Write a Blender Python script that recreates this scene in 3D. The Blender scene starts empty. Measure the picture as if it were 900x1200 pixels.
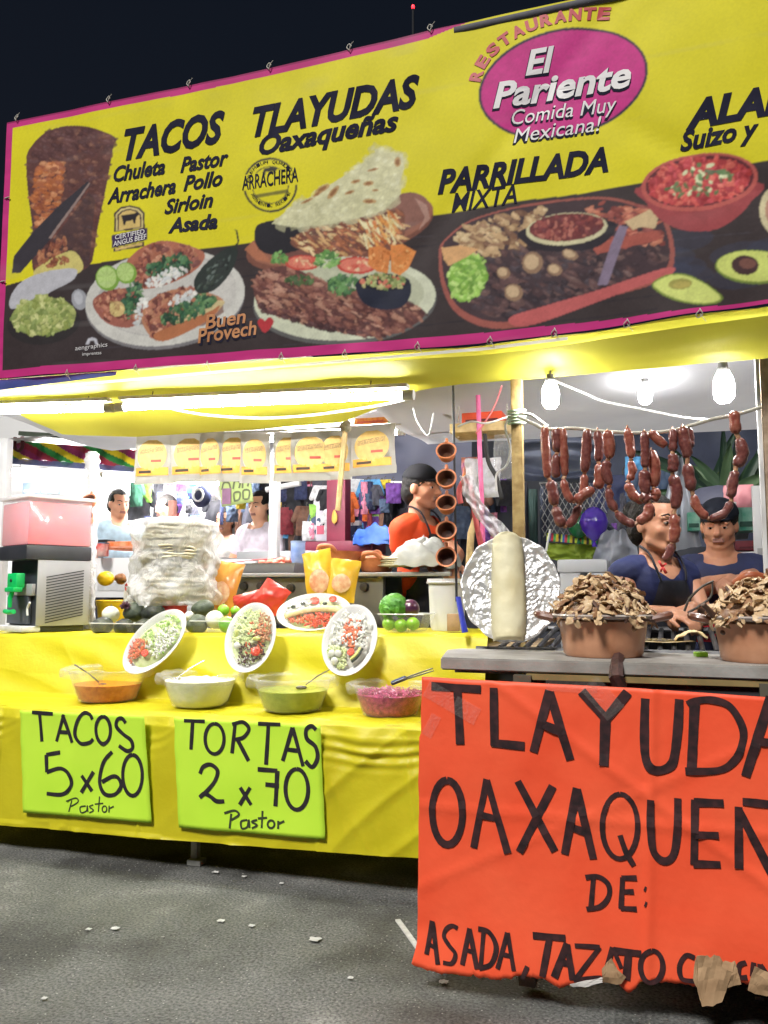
import bpy, bmesh, math, random
import numpy as np
from mathutils import Vector, Matrix, noise as mn
random.seed(11)
R = math.radians
scene = bpy.context.scene
COL = scene.collection

# ------------------------------------------------------------------ camera
TH, PITCH, CAMH, FPX = R(18.0), R(5.5), 1.10, 965.0     # photograph measured at 900 x 1200
cam_d = bpy.data.cameras.new('camera')
cam_d.sensor_fit = 'HORIZONTAL'; cam_d.sensor_width = 36.0
cam_d.lens = 36.0 * FPX / 900.0
cam_d.clip_start = 0.05; cam_d.clip_end = 500
cam = bpy.data.objects.new('camera', cam_d); COL.objects.link(cam)
cam.location = (0, 0, CAMH)
cam.rotation_euler = (R(90) + PITCH, 0, TH)
scene.camera = cam
C_R = Vector((math.cos(TH), math.sin(TH), 0))
C_F0 = Vector((-math.sin(TH), math.cos(TH), 0))
C_F = C_F0 * math.cos(PITCH) + Vector((0, 0, 1)) * math.sin(PITCH)
C_U = Vector((0, 0, 1)) * math.cos(PITCH) - C_F0 * math.sin(PITCH)
def P(px, py, y=None, z=None):
    """point on the plane y=const or z=const seen at that place of the photograph"""
    d = C_R * ((px - 450) / FPX) + C_U * ((600 - py) / FPX) + C_F
    t = (y / d.y) if y is not None else ((z - CAMH) / d.z)
    return Vector((0, 0, CAMH)) + d * t
def W(px_len, y, px=450, py=690):
    """metres covered by px_len photograph pixels at depth plane y"""
    a = P(px, py, y=y); return px_len * (a - Vector((0, 0, CAMH))).dot(C_F) / FPX

# ------------------------------------------------------------------ world, sun, exposure
w = bpy.data.worlds.new('World'); scene.world = w; w.use_nodes = True
nt = w.node_tree; nt.nodes.clear()
wo = nt.nodes.new('ShaderNodeOutputWorld'); bg = nt.nodes.new('ShaderNodeBackground')
tc = nt.nodes.new('ShaderNodeTexCoord'); sx = nt.nodes.new('ShaderNodeSeparateXYZ')
rp = nt.nodes.new('ShaderNodeValToRGB')
rp.color_ramp.elements[0].position = 0.0; rp.color_ramp.elements[0].color = (0.012, 0.014, 0.021, 1)
rp.color_ramp.elements[1].position = 0.8; rp.color_ramp.elements[1].color = (0.004, 0.0065, 0.012, 1)
nt.links.new(tc.outputs['Generated'], sx.inputs[0]); nt.links.new(sx.outputs['Z'], rp.inputs[0])
nt.links.new(rp.outputs[0], bg.inputs[0]); bg.inputs[1].default_value = 1.0
nt.links.new(bg.outputs[0], wo.inputs[0])
SUN_E, SUN_AZ = R(52), R(-16)          # the street lighting behind the photographer: high, soft
sd = bpy.data.lights.new('street_light', 'SUN'); sd.energy = 4.0; sd.angle = R(14); sd.color = (1.0, 0.97, 0.92)
so = bpy.data.objects.new('street_light', sd); COL.objects.link(so)
sun_dir = Vector((math.sin(-SUN_AZ) * math.cos(SUN_E), math.cos(SUN_AZ) * math.cos(SUN_E), -math.sin(SUN_E)))
so.rotation_euler = sun_dir.to_track_quat('-Z', 'Y').to_euler(); so.location = (0, -4, 8)
vs = scene.view_settings
vs.view_transform = 'Standard'; vs.look = 'None'; vs.exposure = 0.0; vs.gamma = 1.0; vs.use_curve_mapping = False
scene.cycles.max_bounces = 7; scene.cycles.diffuse_bounces = 3; scene.cycles.glossy_bounces = 3
scene.cycles.transmission_bounces = 6; scene.cycles.transparent_max_bounces = 10
scene.cycles.caustics_reflective = False; scene.cycles.caustics_refractive = False
scene.cycles.sample_clamp_indirect = 6.0

# ------------------------------------------------------------------ materials
def lin(c):
    return tuple(((v / 255) / 12.92) if v <= 10 else (((v / 255) + 0.055) / 1.055) ** 2.4 for v in c)
MATS = {}
def mat(name, c, rough=0.5, c2=None, scale=20, bump=0.0, bscale=None, metal=0.0, trans=0.0, ior=1.45,
        coat=0.0, emit=0.0, sss=0.0, alpha=1.0, detail=4, spec=0.5, sheet=0.0):
    """procedural Principled material; c/c2 linear base colours mixed by noise, bump from a second noise"""
    if name in MATS: return MATS[name]
    m = bpy.data.materials.new(name); m.use_nodes = True; MATS[name] = m
    n = m.node_tree; b = n.nodes['Principled BSDF']; out = n.nodes['Material Output']
    b.inputs['Roughness'].default_value = rough; b.inputs['Metallic'].default_value = metal
    b.inputs['IOR'].default_value = ior; b.inputs['Transmission Weight'].default_value = trans
    b.inputs['Coat Weight'].default_value = coat; b.inputs['Alpha'].default_value = alpha
    b.inputs['Specular IOR Level'].default_value = spec
    if sss: b.inputs['Subsurface Weight'].default_value = sss; b.inputs['Subsurface Radius'].default_value = (.02, .008, .004); b.inputs['Subsurface Scale'].default_value = .3
    g = n.nodes.new('ShaderNodeTexCoord')
    if c2 is None: c2 = tuple(v * 0.8 for v in c)
    t = n.nodes.new('ShaderNodeTexNoise'); t.inputs['Scale'].default_value = scale; t.inputs['Detail'].default_value = detail
    r = n.nodes.new('ShaderNodeValToRGB'); r.color_ramp.elements[0].position = .35; r.color_ramp.elements[1].position = .65
    r.color_ramp.elements[0].color = (*c, 1); r.color_ramp.elements[1].color = (*c2, 1)
    n.links.new(g.outputs['Object'], t.inputs['Vector']); n.links.new(t.outputs['Fac'], r.inputs['Fac'])
    n.links.new(r.outputs['Color'], b.inputs['Base Color'])
    if bump:
        t2 = n.nodes.new('ShaderNodeTexNoise'); t2.inputs['Scale'].default_value = bscale or scale * 2; t2.inputs['Detail'].default_value = 5
        bp = n.nodes.new('ShaderNodeBump'); bp.inputs['Strength'].default_value = min(1, bump); bp.inputs['Distance'].default_value = .01
        n.links.new(g.outputs['Object'], t2.inputs['Vector']); n.links.new(t2.outputs['Fac'], bp.inputs['Height'])
        n.links.new(bp.outputs['Normal'], b.inputs['Normal'])
    if emit:
        b.inputs['Emission Color'].default_value = (*c, 1); b.inputs['Emission Strength'].default_value = emit
    if sheet:   # thin cloth or plastic: some of the light passes through
        tr = n.nodes.new('ShaderNodeBsdfTranslucent'); mx = n.nodes.new('ShaderNodeMixShader'); mx.inputs[0].default_value = sheet
        n.links.new(r.outputs['Color'], tr.inputs['Color'])
        n.links.new(b.outputs[0], mx.inputs[1]); n.links.new(tr.outputs[0], mx.inputs[2]); n.links.new(mx.outputs[0], out.inputs[0])
    return m
def film(name, c, opacity=.25, rough=.12, bscale=30, bump=.6, edge=.35):
    """clear crinkled plastic film: see-through with glossy creases"""
    if name in MATS: return MATS[name]
    m = bpy.data.materials.new(name); m.use_nodes = True; MATS[name] = m
    n = m.node_tree; b = n.nodes['Principled BSDF']; out = n.nodes['Material Output']
    b.inputs['Base Color'].default_value = (*c, 1); b.inputs['Roughness'].default_value = rough
    tp = n.nodes.new('ShaderNodeBsdfTransparent'); mx = n.nodes.new('ShaderNodeMixShader')
    lw = n.nodes.new('ShaderNodeLayerWeight'); lw.inputs[0].default_value = .35
    ma = n.nodes.new('ShaderNodeMath'); ma.operation = 'MULTIPLY_ADD'; ma.inputs[1].default_value = edge; ma.inputs[2].default_value = opacity
    g = n.nodes.new('ShaderNodeTexCoord'); t2 = n.nodes.new('ShaderNodeTexNoise'); t2.inputs['Scale'].default_value = bscale; t2.inputs['Detail'].default_value = 4
    t2.inputs['Distortion'].default_value = 1.5
    bp = n.nodes.new('ShaderNodeBump'); bp.inputs['Strength'].default_value = bump; bp.inputs['Distance'].default_value = .02
    n.links.new(g.outputs['Object'], t2.inputs['Vector']); n.links.new(t2.outputs['Fac'], bp.inputs['Height'])
    n.links.new(bp.outputs['Normal'], b.inputs['Normal']); n.links.new(bp.outputs['Normal'], lw.inputs['Normal'])
    n.links.new(lw.outputs['Facing'], ma.inputs[0]); n.links.new(ma.outputs[0], mx.inputs[0])
    n.links.new(tp.outputs[0], mx.inputs[1]); n.links.new(b.outputs[0], mx.inputs[2]); n.links.new(mx.outputs[0], out.inputs[0])
    return m
def vcol(name, rough=.5, bump=0, bscale=300, coat=0, sheet=0, spec=.4):
    """printed surface: ink colours held per vertex"""
    if name in MATS: return MATS[name]
    m = bpy.data.materials.new(name); m.use_nodes = True; MATS[name] = m
    n = m.node_tree; b = n.nodes['Principled BSDF']
    a = n.nodes.new('ShaderNodeVertexColor'); a.layer_name = 'ink'
    n.links.new(a.outputs['Color'], b.inputs['Base Color']); b.inputs['Roughness'].default_value = rough
    b.inputs['Coat Weight'].default_value = coat; b.inputs['Specular IOR Level'].default_value = spec
    if bump:
        g = n.nodes.new('ShaderNodeTexCoord'); t2 = n.nodes.new('ShaderNodeTexNoise'); t2.inputs['Scale'].default_value = bscale
        bp = n.nodes.new('ShaderNodeBump'); bp.inputs['Strength'].default_value = bump; bp.inputs['Distance'].default_value = .004
        n.links.new(g.outputs['Object'], t2.inputs['Vector']); n.links.new(t2.outputs['Fac'], bp.inputs['Height']); n.links.new(bp.outputs['Normal'], b.inputs['Normal'])
    return m
# ------------------------------------------------------------------ objects
def tag(o, label=None, cat=None, group=None, kind=None):
    if label: o['label'] = label
    if cat: o['category'] = cat
    if group: o['group'] = group
    if kind: o['kind'] = kind
    return o
def thing(name, label, cat, loc, group=None, rz=0.0):
    o = bpy.data.objects.new(name, None); COL.objects.link(o); o.empty_display_size = .1
    o.location = loc; o.rotation_euler = (0, 0, rz)
    return tag(o, label, cat, group)
def root_of(o):
    while o.parent: o = o.parent
    return o
def copy_tree(o, loc=None, label=None, parent=None, rz=None, scale=None):
    c = o.copy(); COL.objects.link(c); c.parent = parent
    if loc is not None: c.location = loc
    if rz is not None: c.rotation_euler.z = rz
    if scale is not None: c.scale = (scale,) * 3 if not hasattr(scale, '__len__') else scale
    if label: c['label'] = label
    for ch in list(o.children): copy_tree(ch, parent=c)
    return c
class MB:
    """collects shapes into one mesh; world coordinates unless the parent thing has been placed (then its base is taken off)"""
    def __init__(s): s.v = []; s.f = []; s.col = None
    def add(s, v, f):
        k = len(s.v); s.v += [tuple(p) for p in v]; s.f += [tuple(i + k for i in q) for q in f]; return s
    def box(s, c, d, rz=0, rx=0, ry=0, bev=.0):
        bm = bmesh.new(); bmesh.ops.create_cube(bm, size=1)
        bmesh.ops.scale(bm, vec=d, verts=bm.verts)
        if bev: bmesh.ops.bevel(bm, geom=bm.edges[:], offset=bev, segments=2, affect='EDGES', profile=.6)
        M = Matrix.Translation(c) @ Matrix.Rotation(rz, 4, 'Z') @ Matrix.Rotation(ry, 4, 'Y') @ Matrix.Rotation(rx, 4, 'X')
        return s.bm(bm, M)
    def bm(s, bm, M=None):
        bm.verts.index_update()
        s.add([(M @ v.co) if M else v.co for v in bm.verts], [[v.index for v in f.verts] for f in bm.faces]); bm.free(); return s
    def tube(s, pts, r, n=8, cap=True, flat=1.0):
        pts = [Vector(p) for p in pts]; m = len(pts)
        rr = r if hasattr(r, '__len__') else [r] * m
        vs_, fs = [], []; up = None
        for i, p in enumerate(pts):
            t = (pts[min(i + 1, m - 1)] - pts[max(i - 1, 0)])
            t = t.normalized() if t.length > 1e-9 else Vector((0, 0, 1))
            if up is None: up = Vector((0, 0, 1)) if abs(t.z) < .9 else Vector((1, 0, 0))
            a = t.cross(up); a = a.normalized() if a.length > 1e-6 else t.orthogonal().normalized()
            b = a.cross(t).normalized(); up = b
            for k in range(n):
                an = 2 * math.pi * k / n
                vs_.append(p + a * (math.cos(an) * rr[i]) + b * (math.sin(an) * rr[i] * flat))
        for i in range(m - 1):
            for k in range(n): fs.append((i*n + k, i*n + (k+1) % n, (i+1)*n + (k+1) % n, (i+1)*n + k))
        if cap: fs.append(tuple(range(n - 1, -1, -1))); fs.append(tuple(range((m-1)*n, m*n)))
        return s.add(vs_, fs)
    def capsule(s, a, b, ra, rb, n=14, k=5):
        a, b = Vector(a), Vector(b); t = (b - a); L = t.length; t = t / L if L > 1e-9 else Vector((0, 0, 1))
        pts, rr = [], []
        for i in range(k + 1):
            an = math.pi / 2 * (1 - i / k); pts.append(a - t * (math.sin(an) * ra)); rr.append(max(1e-4, math.cos(an) * ra))
        for i in range(1, 4): pts.append(a.lerp(b, i / 4)); rr.append(ra + (rb - ra) * i / 4)
        for i in range(k + 1):
            an = math.pi / 2 * i / k; pts.append(b + t * (math.sin(an) * rb)); rr.append(max(1e-4, math.cos(an) * rb))
        return s.tube(pts, rr, n)
    def ell(s, c, r, rz=0, rx=0, ry=0, seg=16, rings=10, jit=0, js=8.0, M=None):
        bm = bmesh.new(); bmesh.ops.create_uvsphere(bm, u_segments=seg, v_segments=rings, radius=1)
        for v in bm.verts:
            if jit: v.co *= 1 + jit * mn.noise(v.co * 1.3 + Vector(c) * js)
            v.co = Vector((v.co.x * r[0], v.co.y * r[1], v.co.z * r[2]))
        T = Matrix.Translation(c) @ Matrix.Rotation(rz, 4, 'Z') @ Matrix.Rotation(ry, 4, 'Y') @ Matrix.Rotation(rx, 4, 'X')
        return s.bm(bm, (M @ T) if M else T)
    def lathe(s, prof, c, n=32, jit=None, M=None):
        """prof: (radius, z) list; open surface of revolution about z"""
        vs_, fs = [], []; c = Vector(c)
        for (r, z) in prof:
            for k in range(n):
                a = 2 * math.pi * k / n; v = Vector((r * math.cos(a), r * math.sin(a), z))
                if jit: v = jit(v)
                vs_.append((M @ v if M else v) + c)
        for i in range(len(prof) - 1):
            for k in range(n): fs.append((i*n + k, i*n + (k+1) % n, (i+1)*n + (k+1) % n, (i+1)*n + k))
        if prof[0][0] < 1e-3 or True:
            pass
        return s.add(vs_, fs)
    def disc(s, c, r, n=32):
        c = Vector(c); return s.add([c + Vector((r*math.cos(2*math.pi*k/n), r*math.sin(2*math.pi*k/n), 0)) for k in range(n)], [tuple(range(n))])
    def sheet(s, fn, nu, nv):
        """fn(u,v) -> point, u,v in 0..1"""
        vs_ = [fn(i / nu, j / nv) for j in range(nv + 1) for i in range(nu + 1)]
        fs = [(j*(nu+1)+i, j*(nu+1)+i+1, (j+1)*(nu+1)+i+1, (j+1)*(nu+1)+i) for j in range(nv) for i in range(nu)]
        return s.add(vs_, fs)
    def ribbon(s, pts, wd, nrm, vary=0.0):
        """flat stroke of width wd on a surface with normal nrm"""
        pts = [Vector(p) for p in pts]; n = Vector(nrm); L, Rr = [], []
        for i, p in enumerate(pts):
            t = (pts[min(i+1, len(pts)-1)] - pts[max(i-1, 0)]).normalized(); b = t.cross(n).normalized() * (wd / 2) * (1 + vary*(.6*math.sin(i*.55 + pts[0].x*90) + .5*mn.noise(Vector((i*.9, pts[0].x*50, pts[0].z*50)))))
            L.append(p + b); Rr.append(p - b)
        m = len(pts); return s.add(L + Rr, [(i, i+1, m+i+1, m+i) for i in range(m-1)])
    def xf(s, M):
        s.v = [tuple(M @ Vector(p)) for p in s.v]; return s
    def build(s, name, m, parent=None, smooth=True, loc=None, angle=40, thick=0, off=0, sub=0):
        """link as ONE mesh object. loc: base of a top-level mesh thing (world)"""
        base = Vector((0, 0, 0))
        if parent is not None:
            r = root_of(parent); base = r.location.copy()
            inv = Matrix.Rotation(-r.rotation_euler.z, 4, 'Z')
            vv = [tuple(inv @ (Vector(p) - base)) for p in s.v]
        else:
            if loc is not None: base = Vector(loc)
            vv = [tuple(Vector(p) - base) for p in s.v]
        me = bpy.data.meshes.new(name); me.from_pydata(vv, [], s.f); me.update()
        if s.col is not None:
            a = me.color_attributes.new('ink', 'FLOAT_COLOR', 'POINT'); a.data.foreach_set('color', np.asarray(s.col, np.float32).ravel())
        bmm = bmesh.new(); bmm.from_mesh(me)
        if s.col is None: bmesh.ops.recalc_face_normals(bmm, faces=bmm.faces)
        for f in bmm.faces: f.smooth = smooth
        bmm.to_mesh(me); bmm.free()
        if smooth and angle < 180:
            try: me.set_sharp_from_angle(angle=R(angle))
            except Exception: pass
        me.materials.append(m)
        o = bpy.data.objects.new(name, me); COL.objects.link(o)
        if parent is not None: o.parent = parent
        elif loc is not None: o.location = loc
        if thick:
            md = o.modifiers.new('thickness', 'SOLIDIFY'); md.thickness = thick; md.offset = off
        if sub:
            md = o.modifiers.new('smooth', 'SUBSURF'); md.levels = sub; md.render_levels = sub
        return o
def nz(x, y=0, z=0): return mn.noise(Vector((x, y, z)))
def fbm(x, y=0, z=0, o=3):
    a, s_, f = 0, 1, 1
    for i in range(o): a += s_ * mn.noise(Vector((x*f, y*f, z*f + i*7.1))); s_ *= .5; f *= 2.03
    return a
def smooth_pts(pts, k=6, closed=False):
    pts = [Vector(p) for p in pts]; out = []; n = len(pts)
    for i in range(n if closed else n - 1):
        g = (lambda j: pts[j % n]) if closed else (lambda j: pts[max(0, min(n-1, j))])
        p0, p1, p2, p3 = g(i-1), g(i), g(i+1), g(i+2)
        for j in range(k):
            t = j / k
            out.append(.5 * ((2*p1) + (p2-p0)*t + (2*p0-5*p1+4*p2-p3)*t*t + (3*p1-p0-3*p2+p3)*t**3))
    if not closed: out.append(pts[-1])
    return out
def text_mesh(body, bold=.018, shear=0.0, res=3):
    cu = bpy.data.curves.new('lettering', 'FONT'); cu.body = body; cu.offset = bold; cu.shear = shear; cu.resolution_u = res
    cu.fill_mode = 'FRONT' if hasattr(cu, 'fill_mode') else cu.fill_mode
    o = bpy.data.objects.new('lettering', cu); COL.objects.link(o)
    dg = bpy.context.evaluated_depsgraph_get(); me = bpy.data.meshes.new_from_object(o.evaluated_get(dg))
    bpy.data.objects.remove(o); bpy.data.curves.remove(cu)
    vv = [v.co.copy() for v in me.vertices]; ff = [tuple(p.vertices) for p in me.polygons]; bpy.data.meshes.remove(me)
    return vv, ff
CAP = None
def put_text(mb, body, A, B, H, nrm_off=None, bold=.018, shear=0.0, squeeze=True):
    """text whose outline runs from world point A (lower left) to B (lower right), capital height vector H (world)"""
    vv, ff = text_mesh(body, bold, shear)
    if not vv: return
    x0 = min(v.x for v in vv); x1 = max(v.x for v in vv)
    cap = .73
    U = (Vector(B) - Vector(A))
    out = []
    for v in vv:
        p = Vector(A) + U * ((v.x - x0) / (x1 - x0)) + Vector(H) * (v.y / cap)
        out.append(nrm_off(p) if nrm_off else p)
    mb.add(out, ff)
def vox(mb, name, m, parent, voxel=.006, smooth=5, cut=None, tuft=0):
    """union of closed shapes into one continuous surface"""
    me = bpy.data.meshes.new('tmp'); me.from_pydata(mb.v, [], mb.f); me.update()
    b = bmesh.new(); b.from_mesh(me); bmesh.ops.recalc_face_normals(b, faces=b.faces); b.to_mesh(me); b.free()
    o = bpy.data.objects.new('tmp', me); COL.objects.link(o)
    md = o.modifiers.new('r', 'REMESH'); md.mode = 'VOXEL'; md.voxel_size = voxel
    sm = o.modifiers.new('s', 'SMOOTH'); sm.factor = .5; sm.iterations = smooth
    dg = bpy.context.evaluated_depsgraph_get(); me2 = bpy.data.meshes.new_from_object(o.evaluated_get(dg))
    bpy.data.objects.remove(o); bpy.data.meshes.remove(me)
    out = MB(); out.v = [tuple(v.co) for v in me2.vertices]; out.f = [tuple(p.vertices) for p in me2.polygons]
    bpy.data.meshes.remove(me2)
    if cut:
        keep = [cut(Vector(p)) for p in out.v]
        idx = {}; nv = []
        for i, k in enumerate(keep):
            if k: idx[i] = len(nv); nv.append(out.v[i])
        out.f = [tuple(idx[i] for i in f) for f in out.f if all(keep[i] for i in f)]; out.v = nv
        cnt = {}
        for f in out.f:
            for i in range(len(f)):
                e = tuple(sorted((f[i], f[(i+1) % len(f)]))); cnt[e] = cnt.get(e, 0) + 1
        nb_ = {}
        for (a, b), c in cnt.items():
            if c == 1: nb_.setdefault(a, []).append(b); nb_.setdefault(b, []).append(a)
        for _ in range(8):      # even out the cut hem
            new = {i: (Vector(out.v[i])*2 + sum((Vector(out.v[j]) for j in js), Vector()))/(2+len(js)) for i, js in nb_.items()}
            for i, p in new.items(): out.v[i] = tuple(p)
    if tuft: out.v = [tuple(Vector(p) + Vector((mn.noise(Vector(p)*90), mn.noise(Vector(p)*90 + Vector((9, 0, 0))), mn.noise(Vector((p[0]*160, p[1]*160, p[2]*40)))*1.4))*tuft) for p in out.v]
    return out.build(name, m, parent, smooth=True, angle=180) if name else out
# ================================================================== GROUND
def asphalt():
    m = bpy.data.materials.new('asphalt'); m.use_nodes = True; n = m.node_tree; b = n.nodes['Principled BSDF']
    g = n.nodes.new('ShaderNodeTexCoord')
    def noi(s, d=5):
        t = n.nodes.new('ShaderNodeTexNoise'); t.inputs['Scale'].default_value = s; t.inputs['Detail'].default_value = d
        n.links.new(g.outputs['Object'], t.inputs['Vector']); return t
    def ramp(src, stops):
        r = n.nodes.new('ShaderNodeValToRGB'); e = r.color_ramp.elements
        e[0].position, e[0].color = stops[0][0], (*stops[0][1], 1); e[1].position, e[1].color = stops[-1][0], (*stops[-1][1], 1)
        for p, c in stops[1:-1]:
            q = e.new(p); q.color = (*c, 1)
        n.links.new(src, r.inputs['Fac']); return r
    def mix(mode, f, a, c):
        x = n.nodes.new('ShaderNodeMix'); x.data_type = 'RGBA'; x.blend_type = mode
        if isinstance(f, float): x.inputs[0].default_value = f
        else: n.links.new(f, x.inputs[0])
        n.links.new(a, x.inputs[6]); n.links.new(c, x.inputs[7]); return x.outputs[2]
    big = ramp(noi(1.9, 7).outputs['Fac'], [(.38, (.055, .055, .054)), (.47, (.11, .112, .11)), (.55, (.135, .137, .135)), (.63, (.24, .24, .235))])
    fine = ramp(noi(110, 4).outputs['Fac'], [(.32, (.25, .25, .25)), (.68, (1.8, 1.8, 1.75))])
    c = mix('MULTIPLY', .85, big.outputs[0], fine.outputs[0])
    vo = n.nodes.new('ShaderNodeTexVoronoi'); vo.inputs['Scale'].default_value = 70; n.links.new(g.outputs['Object'], vo.inputs['Vector'])
    sp = ramp(vo.outputs['Distance'], [(.13, (1, 1, 1)), (.2, (0, 0, 0))])
    sel = ramp(vo.outputs['Color'], [(.74, (0, 0, 0)), (.8, (1, 1, 1))])
    k = n.nodes.new('ShaderNodeMath'); k.operation = 'MULTIPLY'; n.links.new(sp.outputs[0], k.inputs[0]); n.links.new(sel.outputs[0], k.inputs[1])
    wh = n.nodes.new('ShaderNodeRGB'); wh.outputs[0].default_value = (.42, .42, .40, 1)
    c = mix('MIX', k.outputs[0], c, wh.outputs[0])
    n.links.new(c, b.inputs['Base Color']); b.inputs['Roughness'].default_value = .78
    ro = ramp(noi(2.2, 4).outputs['Fac'], [(.35, (.55, .55, .55)), (.7, (.9, .9, .9))]); n.links.new(ro.outputs[0], b.inputs['Roughness'])
    bp = n.nodes.new('ShaderNodeBump'); bp.inputs['Strength'].default_value = .8; bp.inputs['Distance'].default_value = .006
    n.links.new(noi(140, 4).outputs['Fac'], bp.inputs['Height']); n.links.new(bp.outputs[0], b.inputs['Normal'])
    return m
g = MB(); g.sheet(lambda u, v: (-40 + 80*u, -20 + 80*v, 0), 8, 8)
tag(g.build('ground', asphalt(), smooth=False), kind='structure')
# grit and small stones lying loose on the asphalt: nobody could count them
gr = MB()
for i in range(5200):
    x = random.uniform(-2.6, .6); y = random.uniform(1.2, 3.1); r = random.uniform(.001, .0034) * (1.7 if random.random() < .05 else 1)
    k = len(gr.v); a = random.random() * 6
    gr.add([(x + r*math.cos(a+j*1.57), y + r*math.sin(a+j*1.57), .0005) for j in range(4)] + [(x + r*.2, y, r*.9)], [(0, 1, 4), (1, 2, 4), (2, 3, 4), (3, 0, 4)])
tag(gr.build('grit', mat('grit', (.34, .33, .31), .9, (.08, .08, .08), 60), smooth=False), 'fine pale grit scattered loose over the grey asphalt', 'grit', kind='stuff')

# ================================================================== BANNER  (a printed vinyl sheet: its print is ink on the vinyl)
YB = 2.90
def bz0(x):   # bottom edge sags between its ties
    return float(np.interp(x, [-2.76, -2.1, -1.48, -.95, -.58, -.2, .15, .39, 1.3], [2.05, 2.035, 2.022, 2.008, 2.0, 2.012, 2.036, 2.045, 2.05]))
def bz1(x): return float(np.interp(x, [-2.76, -1.6, -.84, -.4, 1.3], [3.256, 3.243, 3.256, 3.262, 3.255]))
BX0, BX1 = -2.775, 1.25
def bdisp(x, z):
    a = .007 * mn.noise(Vector((x*2.3, z*2.0, 1))) + .0035 * mn.noise(Vector((x*6, z*5, 4)))
    a += .011 * math.exp(-((x*.75 + (z-2.6)*1.0 - .12) / .07) ** 2) * math.exp(-((z-2.45)/.4)**2)     # creases running down from the top edge
    a += .006 * math.exp(-((x*.9 - (z-2.6)*.8 + .55) / .06) ** 2)
    e = max(0, 2.16 - z) / .14
    a += .012 * e * mn.noise(Vector((x*5, 0, 9)))
    return a
GN, GM = 1340, 400
gx = np.linspace(BX0, BX1, GN); bot = np.array([bz0(x) for x in gx]); top = np.array([bz1(x) for x in gx])
ink = np.zeros((GM, GN, 3), np.float32)
rng = np.random.default_rng(5)
def vnoise(sx_, sy_, seed=0):
    r_ = np.random.default_rng(seed); ny, nx = int(GM/sy_)+3, int(GN/sx_)+3
    L = r_.random((ny, nx)); Y = np.arange(GM)/sy_; X = np.arange(GN)/sx_
    yi, xi = Y.astype(int), X.astype(int); fy, fx = Y-yi, X-xi; fy = fy*fy*(3-2*fy); fx = fx*fx*(3-2*fx)
    a = L[np.ix_(yi, xi)]; b_ = L[np.ix_(yi, xi+1)]; c_ = L[np.ix_(yi+1, xi)]; d_ = L[np.ix_(yi+1, xi+1)]
    return (a*(1-fx)+b_*fx)*(1-fy)[:, None] + (c_*(1-fx)+d_*fx)*fy[:, None]
INKK = 1.13
def icol(c): return np.array([min(.86, v*INKK) for v in lin(c)], np.float32)
def to_uv(px, py):
    p = P(px, py, y=YB); i = (p.x - BX0) / (BX1 - BX0) * (GN - 1); zb, zt = bz0(p.x), bz1(p.x)
    return i, (p.z - zb) / (zt - zb) * (GM - 1)
def mask_uv(uv):
    uv = np.array(uv); x0 = max(0, int(uv[:, 0].min())); x1 = min(GN, int(uv[:, 0].max())+2); y0 = max(0, int(uv[:, 1].min())); y1 = min(GM, int(uv[:, 1].max())+2)
    if x1 <= x0 or y1 <= y0: return None
    X, Y = np.meshgrid(np.arange(x0, x1), np.arange(y0, y1)); m = np.zeros(X.shape, bool); n = len(uv)
    for i in range(n):
        (xa, ya), (xb, yb) = uv[i], uv[(i+1) % n]
        if ya == yb: continue
        c = ((ya > Y) != (yb > Y)) & (X < (xb-xa)*(Y-ya)/(yb-ya)+xa); m ^= c
    return slice(y0, y1), slice(x0, x1), m
def fill_uv(uv, c, var=.0, a=1.0):
    r_ = mask_uv(uv)
    if r_ is None: return
    ys, xs, m = r_; sub = ink[ys, xs]; cc = icol(c)
    if var: cc = cc * (1 + var * (rng.random(m.sum())[:, None] - .5) * 2)
    sub[m] = sub[m] * (1-a) + cc * a
def epts(cx, cy, rx, ry, ang=0, n=40):
    a = R(ang); return [(cx + rx*math.cos(t)*math.cos(a) - ry*math.sin(t)*math.sin(a), cy + rx*math.cos(t)*math.sin(a) + ry*math.sin(t)*math.cos(a)) for t in [2*math.pi*k/n for k in range(n)]]
def poly(pts, c, var=.0, a=1.0, smooth=False):
    if smooth: pts = [(p.x, p.y) for p in smooth_pts([Vector((x, y, 0)) for x, y in pts], 5, True)]
    fill_uv([to_uv(*p) for p in pts], c, var, a)
def ell(cx, cy, rx, ry, c, ang=0, var=.0, a=1.0): poly(epts(cx, cy, rx, ry, ang), c, var, a)
def inside(pts, x, y):
    r_ = False
    for i in range(len(pts)):
        (xa, ya), (xb, yb) = pts[i], pts[(i+1) % len(pts)]
        if (ya > y) != (yb > y) and x < (xb-xa)*(y-ya)/(yb-ya)+xa: r_ = not r_
    return r_
def blobs(pts, n, s0, s1, cols, asp=2.0, ang=None, jit=16, a=.9):
    """photographed food: many small irregular pieces inside an outline"""
    xs = [p[0] for p in pts]; ys = [p[1] for p in pts]; k = 0; tries = 0
    while k < n and tries < n*6:
        tries += 1; x = random.uniform(min(xs), max(xs)); y = random.uniform(min(ys), max(ys))
        if not inside(pts, x, y): continue
        k += 1; r = random.uniform(s0, s1); c = random.choice(cols); j = random.uniform(-jit, jit)
        c = tuple(max(0, min(255, v + j)) for v in c); an = random.uniform(0, 180) if ang is None else ang + random.uniform(-25, 25)
        f = random.uniform(1, asp); q = epts(x, y, r*f, r/f**.5, an, 9); q = [(u + random.uniform(-.25, .25)*r, v_ + random.uniform(-.25, .25)*r) for u, v_ in q]
        poly(q, c, 0, a)
        if r > 1.6: ell(x - r*.25, y - r*.3, r*f*.4, r*.3, tuple(min(255, v + 26) for v in c), an, 0, .5)
YEL = (212, 203, 36); PINK = (189, 50, 122); INKD = (42, 42, 58)
nv = vnoise(60, 60, 1)*.6 + vnoise(22, 22, 2)*.4
ink[:] = icol(YEL)
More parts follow.
